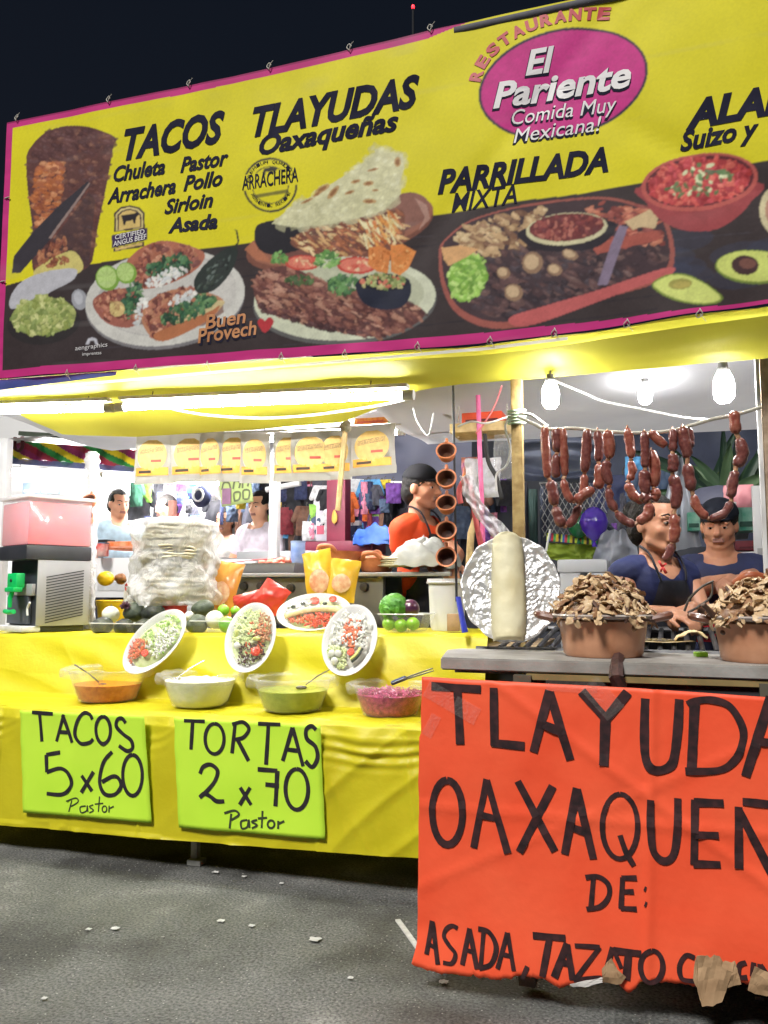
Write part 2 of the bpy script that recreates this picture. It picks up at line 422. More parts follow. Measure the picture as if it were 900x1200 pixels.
ink *= (1 + (nv[..., None]-.5) * .14)
# dark wooden table top along the lower part
DZ = [(-6, 338), (50, 323), (103, 310), (180, 298), (280, 286), (400, 268), (500, 253), (620, 234), (700, 224), (800, 205), (892, 189), (1100, 150), (1300, 120), (1300, 420), (900, 420), (-10, 470)]
poly(DZ, (55, 46, 48), .06)
for k in range(26):   # plank grain
    y0 = 330 + k*5 + random.uniform(-2, 2); x0 = random.uniform(0, 700); L_ = random.uniform(60, 260)
    poly([(x0, y0 - x0*.11), (x0+L_, y0 - (x0+L_)*.11), (x0+L_, y0+1.6 - (x0+L_)*.11), (x0, y0+1.4 - x0*.11)], random.choice([(38, 34, 42), (66, 60, 68), (34, 30, 38)]), 0, .7)
for k in range(12):
    ell(random.uniform(740, 1000), random.uniform(270, 350), 40, 14, (58, 64, 86), -8, .05, .35)
# --- spit of meat with knife
M1 = [(31, 186), (38, 170), (52, 156), (66, 150), (80, 147), (100, 148), (118, 153), (136, 162), (133, 172), (128, 200), (122, 232), (114, 270), (104, 312), (70, 322), (40, 320), (38, 270), (33, 230)]
poly(M1, (92, 58, 56), .1, 1, True)
blobs(M1, 420, 1.6, 4.2, [(96, 60, 56), (112, 72, 64), (78, 48, 50), (124, 84, 70), (88, 60, 62)], 2, 10, 12, .75)
M2 = [(44, 196), (58, 188), (73, 190), (72, 225), (66, 248), (44, 270), (38, 240)]
blobs(M2, 170, 1.6, 4, [(160, 92, 58), (182, 108, 62), (140, 78, 56), (190, 130, 90)], 2, 10, 12, .8)
blobs([(60, 150), (120, 154), (130, 172), (50, 190), (38, 182)], 80, 2, 5, [(84, 52, 54), (96, 62, 62), (70, 42, 46)], 2.5, 15, 8, .6)
poly([(14, 320), (16, 300), (38, 272), (70, 240), (103, 212), (106, 216), (84, 246), (60, 280), (36, 306), (24, 320)], (52, 48, 56), .06)
poly([(106, 215), (84, 246), (60, 280), (57, 279), (82, 244), (104, 214)], (140, 120, 116))
poly([(62, 282), (84, 252), (104, 225), (112, 235), (104, 312), (74, 318)], (62, 52, 56), .3, .55)
blobs([(42, 300), (75, 275), (80, 300), (60, 318), (42, 318)], 60, 1.6, 3.5, [(150, 90, 66), (120, 68, 56), (176, 120, 88)], 2, None, 12, .8)
poly([(40, 318), (52, 308), (66, 300), (84, 294), (94, 302), (97, 316), (80, 324), (44, 330)], (196, 184, 112), .05, 1, True)
blobs([(48, 306), (76, 297), (80, 308), (56, 314)], 26, 1.5, 3, [(150, 92, 66), (120, 70, 54)], 2)
poly([(12, 348), (26, 330), (55, 318), (88, 315), (86, 328), (60, 342), (40, 354), (14, 362)], (178, 178, 186), .03, 1, True)
ell(93, 351, 9, 12, (150, 152, 160), -10); ell(92, 349, 5, 8, (176, 178, 186), -10)
ell(51, 378, 43, 26, (44, 40, 42), -6); ell(51, 371, 38, 22, (128, 138, 84), -6)
blobs(epts(51, 370, 38, 23, -6), 230, 1.6, 4, [(164, 172, 104), (140, 152, 82), (186, 190, 128), (116, 132, 72), (150, 164, 96)], 1.8, None, 12)
# --- plate of tacos
ell(193, 352, 94, 57, (120, 118, 122), -8); ell(193, 349, 94, 56, (196, 195, 190), -8); ell(195, 346, 82, 47, (176, 174, 172), -8); ell(197, 347, 80, 45, (190, 188, 184), -8)
poly([(205, 386), (150, 378), (118, 360), (128, 352), (180, 372), (240, 366), (262, 352), (262, 366), (238, 382)], (120, 84, 74), .05, .8)
MEAT = [(134, 76, 66), (156, 96, 76), (112, 62, 58), (170, 112, 92), (98, 56, 54), (182, 130, 104)]
GRN = [(52, 92, 66), (40, 78, 56), (72, 112, 76), (34, 62, 48), (94, 130, 86)]
WHT = [(206, 208, 206), (190, 194, 196), (218, 216, 210)]
poly([(148, 312), (156, 298), (172, 287), (194, 282), (222, 288), (240, 298), (230, 316), (200, 332), (165, 338)], (168, 104, 84), .08, 1, True)
blobs([(150, 310), (172, 289), (194, 284), (222, 289), (236, 300), (226, 316), (200, 330), (160, 336)], 190, 1.6, 4, MEAT)
poly([(108, 356), (120, 343), (150, 338), (166, 352), (166, 374), (150, 384), (124, 378)], (150, 92, 80), .08, 1, True)
blobs([(110, 356), (122, 344), (150, 340), (164, 352), (164, 372), (126, 376)], 130, 1.6, 4, MEAT)
poly([(166, 374), (176, 352), (210, 338), (250, 345), (262, 356), (240, 378), (196, 398), (178, 396)], (176, 124, 96), .06, 1, True)
blobs([(170, 374), (178, 352), (200, 340), (226, 336), (232, 352), (200, 392), (180, 394)], 150, 1.6, 4.2, MEAT)
poly([(206, 374), (238, 358), (258, 352), (262, 357), (240, 374), (212, 384)], (196, 178, 134), .04, 1, True)
poly([(180, 392), (206, 380), (244, 366), (258, 358), (246, 374), (214, 392), (190, 400)], (170, 108, 74), .06, 1, True)
blobs(epts(199, 312, 28, 11, -14), 110, 1.4, 3.6, GRN, 2); blobs(epts(155, 352, 11, 22, 12), 70, 1.4, 3.6, GRN, 2); blobs(epts(220, 362, 34, 12, -24), 130, 1.4, 3.8, GRN, 2)
blobs(epts(196, 324, 26, 7, -20), 60, 1.2, 3, WHT, 1.5); blobs(epts(166, 362, 5, 20, 20), 34, 1.2, 3, WHT, 1.5); blobs(epts(214, 350, 18, 5, -25), 34, 1.2, 3, WHT, 1.5)
ell(137, 362, 9, 9, (196, 172, 118), 0, .05); blobs(epts(137, 360, 8, 9), 14, 1.5, 3, [(206, 186, 128), (170, 140, 96)])
poly([(230, 342), (228, 328), (240, 310), (256, 296), (272, 288), (278, 296), (270, 318), (254, 338), (240, 344)], (40, 48, 46), .12, 1, True)
blobs([(232, 338), (244, 312), (270, 292), (270, 316), (248, 338)], 50, 1, 2.4, [(62, 76, 70), (30, 36, 36), (84, 96, 92), (48, 58, 50)], 3, -50)
poly([(270, 290), (278, 284), (276, 270), (273, 268), (278, 270), (280, 282), (276, 292)], (44, 52, 40))
for cx, cy, rr in ((126, 326, 14), (148, 320, 12)):
    ell(cx, cy, rr, rr*1.05, (120, 158, 66), -10); ell(cx-1, cy-1, rr*.82, rr*.88, (176, 202, 126), -10)
    for k in range(8): poly([(cx-1, cy-1), (cx-1+rr*.75*math.cos(k*.785), cy-1+rr*.8*math.sin(k*.785)), (cx-1+rr*.75*math.cos(k*.785+.2), cy-1+rr*.8*math.sin(k*.785+.2))], (150, 184, 96), 0, .6)
# --- folded tortilla on a clay dish, steak plate
ell(398, 274, 113, 36, (120, 76, 64), -14); ell(400, 270, 111, 33, (150, 98, 80), -14); ell(404, 272, 92, 24, (112, 72, 66), -14); ell(478, 246, 26, 20, (134, 92, 82), -14)
poly([(486, 232), (500, 240), (504, 256), (490, 270), (498, 254)], (178, 142, 130), 0, .7)
poly([(286, 292), (296, 282), (312, 300), (318, 308), (300, 304)], (176, 112, 84), 0, .8)
poly([(298, 274), (304, 262), (330, 258), (352, 264), (364, 276), (352, 292), (318, 298), (302, 290)], (34, 32, 40), .12, 1, True)
F1 = [(340, 284), (362, 268), (400, 262), (440, 252), (470, 246), (474, 262), (470, 284), (440, 292), (400, 300), (362, 296)]
poly(F1, (116, 74, 60), .1, 1, True)
blobs(F1, 240, 1.3, 3.6, [(150, 92, 66), (178, 112, 76), (120, 70, 58), (200, 160, 110), (96, 58, 52), (214, 186, 140)], 4, 30, 14)
blobs([(420, 264), (466, 250), (470, 282), (430, 290)], 80, 1.3, 3.2, [(206, 140, 70), (220, 190, 130), (190, 110, 62), (222, 210, 164)], 4, 60, 14)
T1 = [(318, 262), (330, 252), (348, 238), (368, 230), (392, 214), (414, 200), (430, 188), (440, 180), (438, 174), (452, 178), (472, 180), (474, 196), (469, 214), (470, 228), (450, 246), (420, 256), (390, 262), (350, 267)]
poly(T1, (198, 196, 158), .04, 1)
blobs(T1, 240, 3, 9, [(204, 202, 164), (190, 188, 150), (210, 208, 172), (182, 180, 142)], 1.5, -25, 4, .4)
for (x, y, a, b_, an) in ((378, 222, 10, 3.5, -30), (391, 226, 10, 3.5, -50), (372, 228, 6, 2, -30), (417, 213, 6, 2, -15), (432, 215, 6, 3, -10), (410, 226, 6, 2, -20), (433, 236, 8, 3, 0), (437, 199, 7, 1.6, -15), (440, 223, 4, 1.5, 0), (360, 236, 8, 1.6, -25), (466, 190, 4, 6, 0)):
    ell(x, y, a, b_, (176, 134, 84), an, .1, .8); ell(x, y, a*.6, b_*.6, (132, 84, 48), an, .1, .8)
ell(404, 354, 108, 50, (92, 92, 92), -3); ell(404, 350, 107, 49, (196, 200, 178), -3); ell(405, 347, 92, 38, (180, 184, 160), -3)
S1 = [(296, 334), (302, 322), (318, 314), (340, 312), (366, 324), (392, 334), (424, 342), (450, 350), (478, 354), (497, 364), (494, 374), (478, 384), (446, 394), (410, 392), (372, 382), (330, 372), (304, 360)]
poly(S1, (92, 56, 54), .1, 1, True)
blobs(S1, 560, 1.5, 4.4, [(112, 68, 62), (136, 88, 76), (86, 50, 50), (150, 104, 88), (72, 42, 44), (124, 80, 72), (166, 124, 106)], 2.6, 25, 12, .85)
blobs([(300, 352), (340, 372), (400, 386), (440, 392), (380, 388), (310, 366)], 60, 1.5, 4, [(60, 36, 40), (74, 44, 46)], 2, 20)
for cx, cy, rx, ry in ((355, 308, 21, 9), (418, 311, 23, 10)):
    ell(cx, cy, rx, ry, (186, 70, 62), 0); ell(cx, cy-.5, rx*.85, ry*.8, (208, 118, 100), 0); blobs(epts(cx, cy, rx*.7, ry*.6), 16, 1.2, 2.6, [(196, 90, 76), (222, 156, 124), (230, 186, 150)])
blobs(epts(384, 304, 14, 10), 50, 1.5, 3.6, [(96, 146, 74), (130, 172, 98), (70, 116, 62), (176, 200, 140)], 1.8); blobs(epts(327, 302, 10, 8), 26, 1.5, 3.4, [(80, 128, 66), (110, 156, 84)], 1.8)
blobs(epts(402, 334, 18, 11), 70, 1.5, 3.6, [(66, 108, 66), (48, 86, 56), (96, 138, 82)], 2); blobs(epts(352, 328, 16, 6), 30, 1.5, 3, [(78, 104, 62), (60, 84, 54)], 2)
poly([(432, 290), (446, 288), (458, 294), (454, 320), (442, 318), (431, 310)], (206, 128, 70), .05); poly([(458, 287), (472, 286), (487, 294), (478, 314), (468, 322), (458, 318)], (214, 134, 72), .05)
blobs([(434, 292), (456, 294), (452, 316), (434, 308)], 30, 1, 2.4, [(190, 112, 58), (222, 152, 92)], 2); blobs([(460, 290), (484, 295), (470, 318), (460, 316)], 30, 1, 2.4, [(196, 116, 60), (226, 156, 94)], 2)
poly([(418, 330), (450, 322), (480, 330), (478, 352), (462, 362), (436, 360), (422, 350)], (32, 36, 54), .06, 1, True); ell(450, 330, 30, 10, (24, 26, 40))
blobs(epts(449, 329, 27, 9), 80, 1.3, 3.2, [(140, 154, 96), (164, 172, 112), (110, 128, 76), (190, 184, 130), (196, 110, 90)], 1.6)
# --- mixed grill board
B1 = [(514, 294), (524, 278), (552, 258), (600, 243), (660, 233), (710, 231), (750, 240), (782, 258), (784, 322), (700, 352), (622, 380), (574, 385), (536, 368), (518, 336)]
poly(B1, (150, 84, 76), .05, 1, True); poly([(p[0]*.965+22, p[1]*.93+19) for p in B1], (64, 48, 54), .1, 1, True)
blobs([(528, 290), (546, 266), (600, 250), (640, 244), (632, 268), (616, 290), (580, 304), (552, 300)], 170, 2, 5.5, [(164, 132, 98), (190, 160, 122), (140, 108, 82), (116, 84, 66), (202, 178, 140)], 2, 20, 12)
blobs([(556, 312), (610, 288), (690, 286), (770, 268), (776, 304), (690, 342), (600, 372), (560, 366), (546, 346)], 330, 2, 6, [(58, 44, 50), (74, 54, 58), (44, 34, 42), (92, 66, 66), (66, 56, 64), (104, 80, 78)], 2.4, 20, 8)
blobs([(680, 252), (700, 236), (752, 242), (780, 262), (774, 284), (720, 292), (700, 276)], 90, 2, 5, [(170, 96, 78), (150, 76, 68), (190, 122, 98), (130, 66, 62)], 2.6, 0, 12)
poly([(690, 286), (770, 270), (778, 280), (700, 298)], (158, 82, 72), .1)
poly([(608, 272), (640, 262), (700, 258), (722, 262), (714, 280), (690, 292), (640, 294), (616, 286)], (36, 30, 40), .06, 1, True)
ell(664, 268, 48, 19, (198, 192, 156), -5); ell(664, 266, 44, 16, (104, 48, 50), -5); blobs(epts(664, 265, 41, 15, -5), 130, 1.4, 3.4, [(116, 52, 54), (140, 70, 66), (92, 40, 46), (166, 100, 88)], 1.8, None, 10)
ell(548, 326, 22, 27, (110, 154, 66), 20); blobs(epts(548, 325, 22, 28, 20), 150, 1.6, 4, [(132, 178, 76), (156, 196, 96), (108, 150, 62), (172, 206, 116)], 1.8)
poly([(517, 290), (540, 288), (562, 292), (546, 302), (526, 312), (520, 304)], (206, 160, 112), .05)
for cx, cy, rx, ry in ((624, 308, 12, 13), (602, 343, 11, 10), (650, 316, 9, 7), (668, 298, 10, 6), (590, 320, 8, 7)):
    ell(cx, cy, rx, ry, (140, 112, 90), 20, .06); ell(cx-1, cy-1, rx*.7, ry*.7, (190, 164, 132), 20, .05)
poly([(598, 372), (640, 358), (700, 340), (780, 314), (784, 323), (704, 352), (640, 376), (606, 383)], (182, 92, 92), .04, 1, True)
poly([(700, 334), (716, 286), (726, 264), (736, 266), (724, 300), (712, 334)], (126, 112, 134), .04)
poly([(732, 260), (748, 252), (776, 238), (772, 252), (768, 268), (750, 266), (742, 270)], (196, 172, 134), .04)
# --- red salsa bowl, avocados, pale plate at the edge
poly([(752, 218), (758, 238), (772, 256), (800, 270), (836, 270), (862, 256), (880, 236), (888, 212)], (150, 66, 70), .05, 1, True)
ell(820, 213, 69, 34, (178, 88, 82), -8); ell(820, 212, 64, 30, (92, 40, 48), -8); ell(820, 213, 60, 27, (164, 60, 64), -8)
blobs(epts(820, 212, 60, 27, -8), 330, 1.8, 4.6, [(176, 62, 64), (200, 84, 78), (150, 48, 56), (212, 110, 98), (188, 72, 80)], 1.7, None, 12)
blobs(epts(830, 202, 30, 12), 24, 1.8, 4, [(196, 206, 164), (96, 126, 82), (70, 96, 70)], 2); blobs(epts(808, 222, 36, 8), 18, 1.6, 3.4, [(196, 206, 164), (88, 116, 76)], 2)
poly([(764, 336), (772, 326), (788, 321), (806, 322), (830, 334), (847, 348), (838, 356), (812, 357), (784, 350)], (118, 136, 62), 0, 1, True)
poly([(766, 335), (774, 327), (788, 322.5), (806, 324), (829, 335), (844, 348), (836, 354), (812, 355), (786, 348)], (198, 208, 118), .03, 1, True); ell(797, 333, 14, 6.5, (150, 146, 76), -4); ell(799, 334, 10, 4, (172, 160, 86), -4)
for dx in (0,):
    ell(884, 313, 46, 20, (112, 130, 60), 2); ell(884, 312, 44, 18, (196, 206, 112), 2); ell(873, 311, 16, 11.5, (66, 44, 46)); ell(876, 309, 10, 6, (112, 74, 66), 0, .1)
ell(912, 246, 22, 30, (196, 186, 150)); ell(914, 246, 17, 24, (170, 130, 110)); ell(960, 300, 60, 40, (150, 90, 76), 0, .1)
# --- oval emblem
def oval(grow):
    return epts(660, 97, 99 + grow, 61 + grow, -14, 70)
poly(oval(2), (46, 38, 62)); poly(oval(-1), (190, 46, 128))
# --- round stamp and shield
for r0, r1 in ((32, 29.6), (22, 20.8)):
    ell(317, 217, r0, r0*1.0, (58, 56, 48), 0); ell(317, 217, r1, r1, YEL, 0)
poly([(282, 224), (282, 206), (353, 198), (353, 216)], YEL)
poly([(308, 203), (310, 198), (322, 196), (326, 198), (324, 200), (323, 204), (321, 204), (320, 201), (312, 202), (311, 206), (309, 206)], (58, 56, 48))
poly([(297, 229), (338, 222), (339, 226), (298, 233)], (58, 56, 48), 0, .75)
poly([(134, 272), (134, 250), (141, 243), (152, 240.5), (163, 243), (170, 250), (170, 268)], (58, 44, 52)); poly([(136, 271), (136, 251), (142, 245), (152, 242.5), (162, 245), (168, 251), (168, 267)], (206, 190, 130)); poly([(138, 270), (138, 252), (143, 247), (152, 244.5), (161, 247), (166, 252), (166, 267)], (58, 44, 52)); poly([(139.5, 270), (139.5, 253), (144, 248.5), (152, 246), (160, 248.5), (164.5, 253), (164.5, 266)], (206, 178, 110))
poly([(142, 253), (147, 252), (156, 251), (161, 249), (163, 252), (160, 255), (159, 262), (157, 262), (156, 258), (148, 260), (147, 264), (145, 264), (144, 258)], (36, 30, 38))
poly([(131, 276), (173, 267), (173, 281), (131, 291)], (60, 46, 84)); poly([(133, 291), (169, 283), (169, 289), (133, 295)], (58, 44, 52)); poly([(135, 291), (167, 284), (167, 287), (135, 294)], (206, 178, 110))
# --- heart at the end of the greeting, printer's mark
poly([(311, 390), (304, 383), (302, 377), (306, 373), (311, 376), (315, 372), (320, 374), (320, 380)], (176, 52, 60), 0, 1, True)
poly([(100, 404), (103, 397), (108, 395), (113, 397), (115, 404), (112, 404), (110, 399), (106, 399), (104, 404)], (186, 186, 196))
# the print is a soft photograph: ink bleeds a little, screen grain
def soften(a):
    a = (np.roll(a, 1, 0) + 2*a + np.roll(a, -1, 0))/4; return (np.roll(a, 1, 1) + 2*a + np.roll(a, -1, 1))/4
ink[:] = soften(ink)
dzm = np.clip((ink[..., 0:1]*0 + 1), 0, 1); gr_ = (rng.random((GM, GN, 1)) - .5); gr_ = soften(gr_)*1.6; lo = (vnoise(9, 7, 31)[..., None] - .5)
isy = (np.abs(ink - icol(YEL)).sum(-1, keepdims=True) < .16)
ink[:] = np.where(isy, ink*(1 + gr_*.10), ink*(1 + gr_*.16 + lo*.16) + .004)
# --- magenta border
zz = np.linspace(0, 1, GM)[:, None] * (top - bot)[None, :]; hh = (top - bot)[None, :]
bwt = np.where(gx < -.76, .030, np.where(gx < -.6, .030 - (gx+.76)*.19, 0.0))[None, :] * (1 + .15*vnoise(80, 400, 6)[:1]); bwb = np.interp(gx, [-2.7, -.7, -.3, .1, .4, 1.3], [.036, .040, .034, .018, .012, .02])[None, :]
ed = (zz < bwb) | (zz > hh - bwt) | (gx[None, :] < BX0 + .034)
ink[ed] = icol(PINK) * (1 + .25*(vnoise(30, 8, 8)[ed][:, None]-.5))
ink[(zz > hh - bwt*.22) & (gx[None, :] < -.6)] *= .55
# scuffs, pale wear along folds
fol = np.clip((vnoise(160, 14, 21) - .78)*4, 0, 1) * np.clip((vnoise(40, 40, 22)-.4)*2, 0, 1)
ink[:] = ink*(1-.18*fol[..., None]) + .35*.18*fol[..., None]

banner = thing('banner', 'wide yellow printed restaurant banner with magenta border, hung over the stall front', 'banner', (BX0, YB, 2.04))
bm_ = MB(); XX = np.repeat(gx[None, :], GM, 0); T_ = np.linspace(0, 1, GM)[:, None]; ZZ = bot[None, :] + T_*(top-bot)[None, :]
# wrinkles on a coarse lattice, interpolated
cx_ = np.linspace(BX0, BX1, 135); cz_ = np.linspace(1.9, 3.35, 60)
LAT = np.array([[bdisp(x, z) for x in cx_] for z in cz_])
def bil(x, z):
    fx = np.clip((x-BX0)/(BX1-BX0)*134, 0, 133.999); fz = np.clip((z-1.9)/1.45*59, 0, 58.999); i = fx.astype(int); j = fz.astype(int); a = fx-i; b_ = fz-j
    return (LAT[j, i]*(1-a)+LAT[j, i+1]*a)*(1-b_) + (LAT[j+1, i]*(1-a)+LAT[j+1, i+1]*a)*b_
YY = YB + bil(XX, ZZ)
vv = np.stack([XX, YY, ZZ], -1).reshape(-1, 3); idx = np.arange(GM*GN).reshape(GM, GN)
ff = np.stack([idx[:-1, :-1], idx[:-1, 1:], idx[1:, 1:], idx[1:, :-1]], -1).reshape(-1, 4)
me = bpy.data.meshes.new('printed_vinyl'); vv = (vv - np.array([BX0, YB, 2.04])).astype(np.float32)
me.vertices.add(len(vv)); me.vertices.foreach_set('co', vv.ravel()); me.loops.add(ff.size); me.polygons.add(len(ff))
me.loops.foreach_set('vertex_index', ff.ravel().astype(np.int32)); me.polygons.foreach_set('loop_start', (np.arange(len(ff))*4).astype(np.int32))
me.polygons.foreach_set('loop_total', np.full(len(ff), 4, np.int32)); me.update(calc_edges=True)
ca = me.color_attributes.new('ink', 'FLOAT_COLOR', 'POINT'); ca.data.foreach_set('color', np.concatenate([ink.reshape(-1, 3), np.ones((GM*GN, 1), np.float32)], 1).ravel())
me.polygons.foreach_set('use_smooth', np.ones(len(ff), bool))
me.materials.append(vcol('printed_vinyl', .5, .2, 900, spec=.15)); bo = bpy.data.objects.new('printed_vinyl', me); COL.objects.link(bo); bo.parent = banner
def onb(off):
    def f(p):
        x = min(max(p.x, BX0), BX1); return Vector((p.x, YB + float(bil(np.array([x]), np.array([p.z]))[0]) - off, p.z))
    return f
def btext(name, body, a, b, cap, m, bold=.03, shear=.28, off=.0019, split=None):
    A, B_ = P(*a, y=YB), P(*b, y=YB); H = P(a[0], a[1]-cap, y=YB) - A; H = Vector((0, 0, H.z))
    mb = MB(); put_text(mb, body, A, B_, H, onb(off), bold, shear); return mb.build(name, m, banner, smooth=False)
m_ink = mat('banner_black_ink', tuple(icol((34, 34, 50))), .9, tuple(icol((46, 46, 62))), 9, spec=.08)
m_wht = mat('banner_white_ink', tuple(icol((214, 212, 212))), .45, tuple(icol((204, 202, 206))), 9)
m_red = mat('banner_red_ink', tuple(icol((186, 44, 58))), .45)
m_org = mat('banner_tan_ink', tuple(icol((198, 142, 98))), .45, tuple(icol((176, 116, 76))), 30)
for body, a, b, cap, bold in (
    ('TACOS', (145, 187), (263, 165), 35, .04), ('Chuleta', (133, 213), (193, 203), 18, .03), ('Pastor', (211, 202), (268, 193), 18, .03),
    ('Arrachera', (126, 239), (206, 226), 18, .03), ('Pollo', (215, 224), (261, 217), 18, .03), ('Sirloin', (193, 251), (250, 242), 17, .03),
    ('Asada', (197, 273), (255, 267), 17, .035), ('TLAYUDAS', (296, 160), (492, 123), 34, .04), ('Oaxaqueñas', (304, 182), (467, 152), 23, .035),
    ('PARRILLADA', (513, 227), (713, 200), 27, .04), ('MIXTA', (529, 249), (606, 238), 23, .012), ('Suizo y', (797, 176), (890, 160), 22, .035)):
    btext('lettering', body, a, b, cap, m_ink, bold)
# the last heading runs on past the frame
btext('lettering', 'ALAMBRES', (803, 151), (1052, 106), 32, m_ink, .05)
for body, a, b, cap, bold in (('El', (616, 88), (650, 82), 29, .028), ('Pariente', (578, 127), (740, 101), 30, .028), ('Comida Muy', (600, 146), (723, 130), 18, .0), ('Mexicana!', (602, 168), (705, 153), 18, .0)):
    btext('lettering', body, (a[0]-1.5, a[1]+2), (b[0]+.5, b[1]+2.5), cap+1, m_ink, bold+.016, .24, .0014); btext('lettering', body, a, b, cap, m_wht, bold, .24, .0026)
btext('lettering', 'Buen', (242, 388), (288, 380), 17, m_ink, .05, .1, .0014); btext('lettering', 'Buen', (241, 386), (288, 378), 17, m_org, .02, .1, .0026)
btext('lettering', 'Provech', (233, 404), (301, 394), 17, m_ink, .05, .1, .0014); btext('lettering', 'Provech', (232, 402), (301, 392), 17, m_org, .02, .1, .0026)
btext('lettering', 'ARRACHERA', (284, 223), (350, 213), 17, m_ink, .01, 0); btext('lettering', 'CERTIFIED', (135, 281), (170, 274), 5.5, m_wht, .02, 0); btext('lettering', 'ANGUS BEEF', (133, 289), (172, 280), 6, m_wht, .02, 0)
btext('lettering', 'aengraphics', (89, 411), (126, 406), 5.5, m_wht, .0, 0, .003); btext('lettering', 'imprentas', (97, 417), (119, 415), 4, m_wht, 0, 0, .003)
def arc_text(body, pts, cap, m, bold, wf=.9, name='lettering', flip=False):
    """letters one by one along a curve of photograph points; one part"""
    sp = smooth_pts([P(*p, y=YB) for p in pts], 12); L_ = [0]
    for i in range(1, len(sp)): L_.append(L_[-1] + (sp[i]-sp[i-1]).length)
    mb = MB()
    for i, ch in enumerate(body):
        if ch == ' ': continue
        s_ = L_[-1] * (i + .5) / len(body); k = max(j for j in range(len(sp)) if L_[j] <= s_); k = min(k, len(sp)-2)
        c = sp[k].lerp(sp[k+1], (s_-L_[k])/max(1e-6, L_[k+1]-L_[k])); t = (sp[k+1]-sp[k]).normalized(); up = Vector((-t.z, 0, t.x)); wd = L_[-1]/len(body)*wf
        put_text(mb, ch, c - t*wd/2, c + t*wd/2, up*cap, onb(.0022), bold)
    return mb.build(name, m, banner, smooth=False)
arc_text('RESTAURANTE', [(562, 97), (570, 76), (586, 58), (606, 44), (630, 33), (660, 25), (688, 22), (715, 21)], .045, m_red, .05)
arc_text('PREMIUM QUALITY', [(292, 214), (296, 203), (305, 194.5), (317, 192), (329, 193.5), (338, 200), (342, 208)], .014, m_ink, .0)
arc_text('AUTHENTIC RECIPE', [(294, 228), (300, 237), (309, 241.5), (319, 242.5), (329, 239.5), (337, 233), (341, 226)], .014, m_ink, .0)
# hem pole at the top, cord ties through the eyelets
pm = mat('grey_pipe', (.13, .13, .15), .7, (.10, .10, .12), 14, .1, spec=.2)
tb = MB(); a, b = P(536, 33, y=YB), P(536, 33, y=YB); z_ = P(600, 14, y=YB).z - .020
tb.tube([(-.66, YB + .012, z_ - .004), (0, YB + .012, z_), (1.3, YB + .012, z_)], .019, 10); tb.build('pole', pm, banner)
cm_ = mat('pale_cord', (.62, .60, .54), .8, (.45, .43, .38), 90)
for (px, py, dn) in ((20, 140, 0), (128, 119, 0), (222, 100, 0), (316, 80, 0), (410, 58, 0), (505, 36, 0), (10, 232, 2), (5, 330, 2), (80, 436, 1), (160, 430, 1), (243, 426, 1), (330, 416, 1), (405, 413, 1), (490, 404, 1), (575, 398, 1), (650, 388, 1), (735, 377, 1), (820, 366, 1)):
    p = P(px, py, y=YB); t = MB(); q = onb(.006)(p)
    d = Vector((0, 0, .022)) if dn == 0 else (Vector((0, 0, -.020)) if dn == 1 else Vector((-.022, 0, .003)))
    pts = [q - d*.5, q + Vector((.004, -.004, 0)), q + d*.5 + Vector((.008, 0, 0)), q + d*1.1 + Vector((-.006, .012, .004)), q + d*.4 + Vector((-.012, .004, 0)), q - d*.3]
    t.tube(smooth_pts(pts, 4), .0019, 6); t.tube([q + d*.4, q + d*1.5 + Vector((.018, .0, -.006))], .0014, 5); t.build('tie', cm_, banner)
# tear: small torn flap with the light behind it is left to the print
# ================================================================== CANOPY, ROOF, LAMPS, POSTS
m_tarp = mat('yellow_tarp', lin((222, 215, 78)), .55, lin((212, 205, 70)), 3, .15, 40, sheet=.5)
bk = [(-60, 505, 3.6), (0, 505, 3.6), (90, 510, 3.6), (160, 512, 3.6), (240, 507, 3.58), (300, 503, 3.55), (400, 495, 3.5), (440, 480, 3.38), (490, 458, 3.22), (540, 450, 3.16), (600, 446, 3.14), (750, 433, 3.12), (900, 419, 3.1), (1050, 404, 3.1)]
bkp = [P(a, b, y=c) for a, b, c in bk]
def canopy(u, v):
    x = -2.98 + u*4.1
    fz = bz0(min(max(x, BX0), BX1)) + .004; f = Vector((x, 2.935, fz))
    xs = [p.x for p in bkp]; yb = float(np.interp(x, xs, [p.y for p in bkp])); zb = float(np.interp(x, xs, [p.z for p in bkp]))
    p = f.lerp(Vector((x, yb, zb)), v)
    p.z += -.012*math.sin(math.pi*v)*(1+.8*nz(x*2.2, 3)) + .006*nz(x*4, v*4)
    if v < .08: p.z -= 0
    return p
c = MB(); c.sheet(canopy, 110, 16)
canopy_t = thing('canopy_tarp', 'yellow plastic tarp stretched under the banner as the stall awning', 'tarp', (-1, 2.94, 2.0))
c.build('awning_sheet', m_tarp, canopy_t, angle=180)
# folded blue and white edges of the sheet showing under the banner
e = MB(); 
def bl(u, v):
    x = -2.76 + u*.62; z = bz0(x) - .004 - .052*v*(1 - .6*u); return Vector((x, 2.912 - .012*v + .003*nz(x*9, v), z))
e.sheet(bl, 24, 4); e.build('blue_hem', mat('blue_tarp', lin((52, 66, 140)), .5, lin((40, 54, 120)), 12, .1), canopy_t, angle=180)
e = MB()
def wl(u, v):
    x = -2.76 + u*2.5; z = bz0(x) - .012 - (.042*(1-u*1.15) if u < .85 else .001) - .012*v; return Vector((x, 2.906 - .002*v, z))
e.sheet(wl, 40, 2); e.build('white_hem', mat('white_tarp', (.72, .72, .70), .5, (.62, .62, .60), 12, sheet=.2), canopy_t, angle=180)
def vl(u, v):   # loose front fall of the sheet below the banner
    x = -2.9 + u*4.0; z0 = bz0(min(max(x, BX0), BX1)) - .005; return Vector((x, 2.925 - .006*v + .006*nz(x*3, v*2, 5) + .004*v*math.sin(x*9), z0 - (.03 + .018*max(0, nz(x*1.2, 2)) )*v))
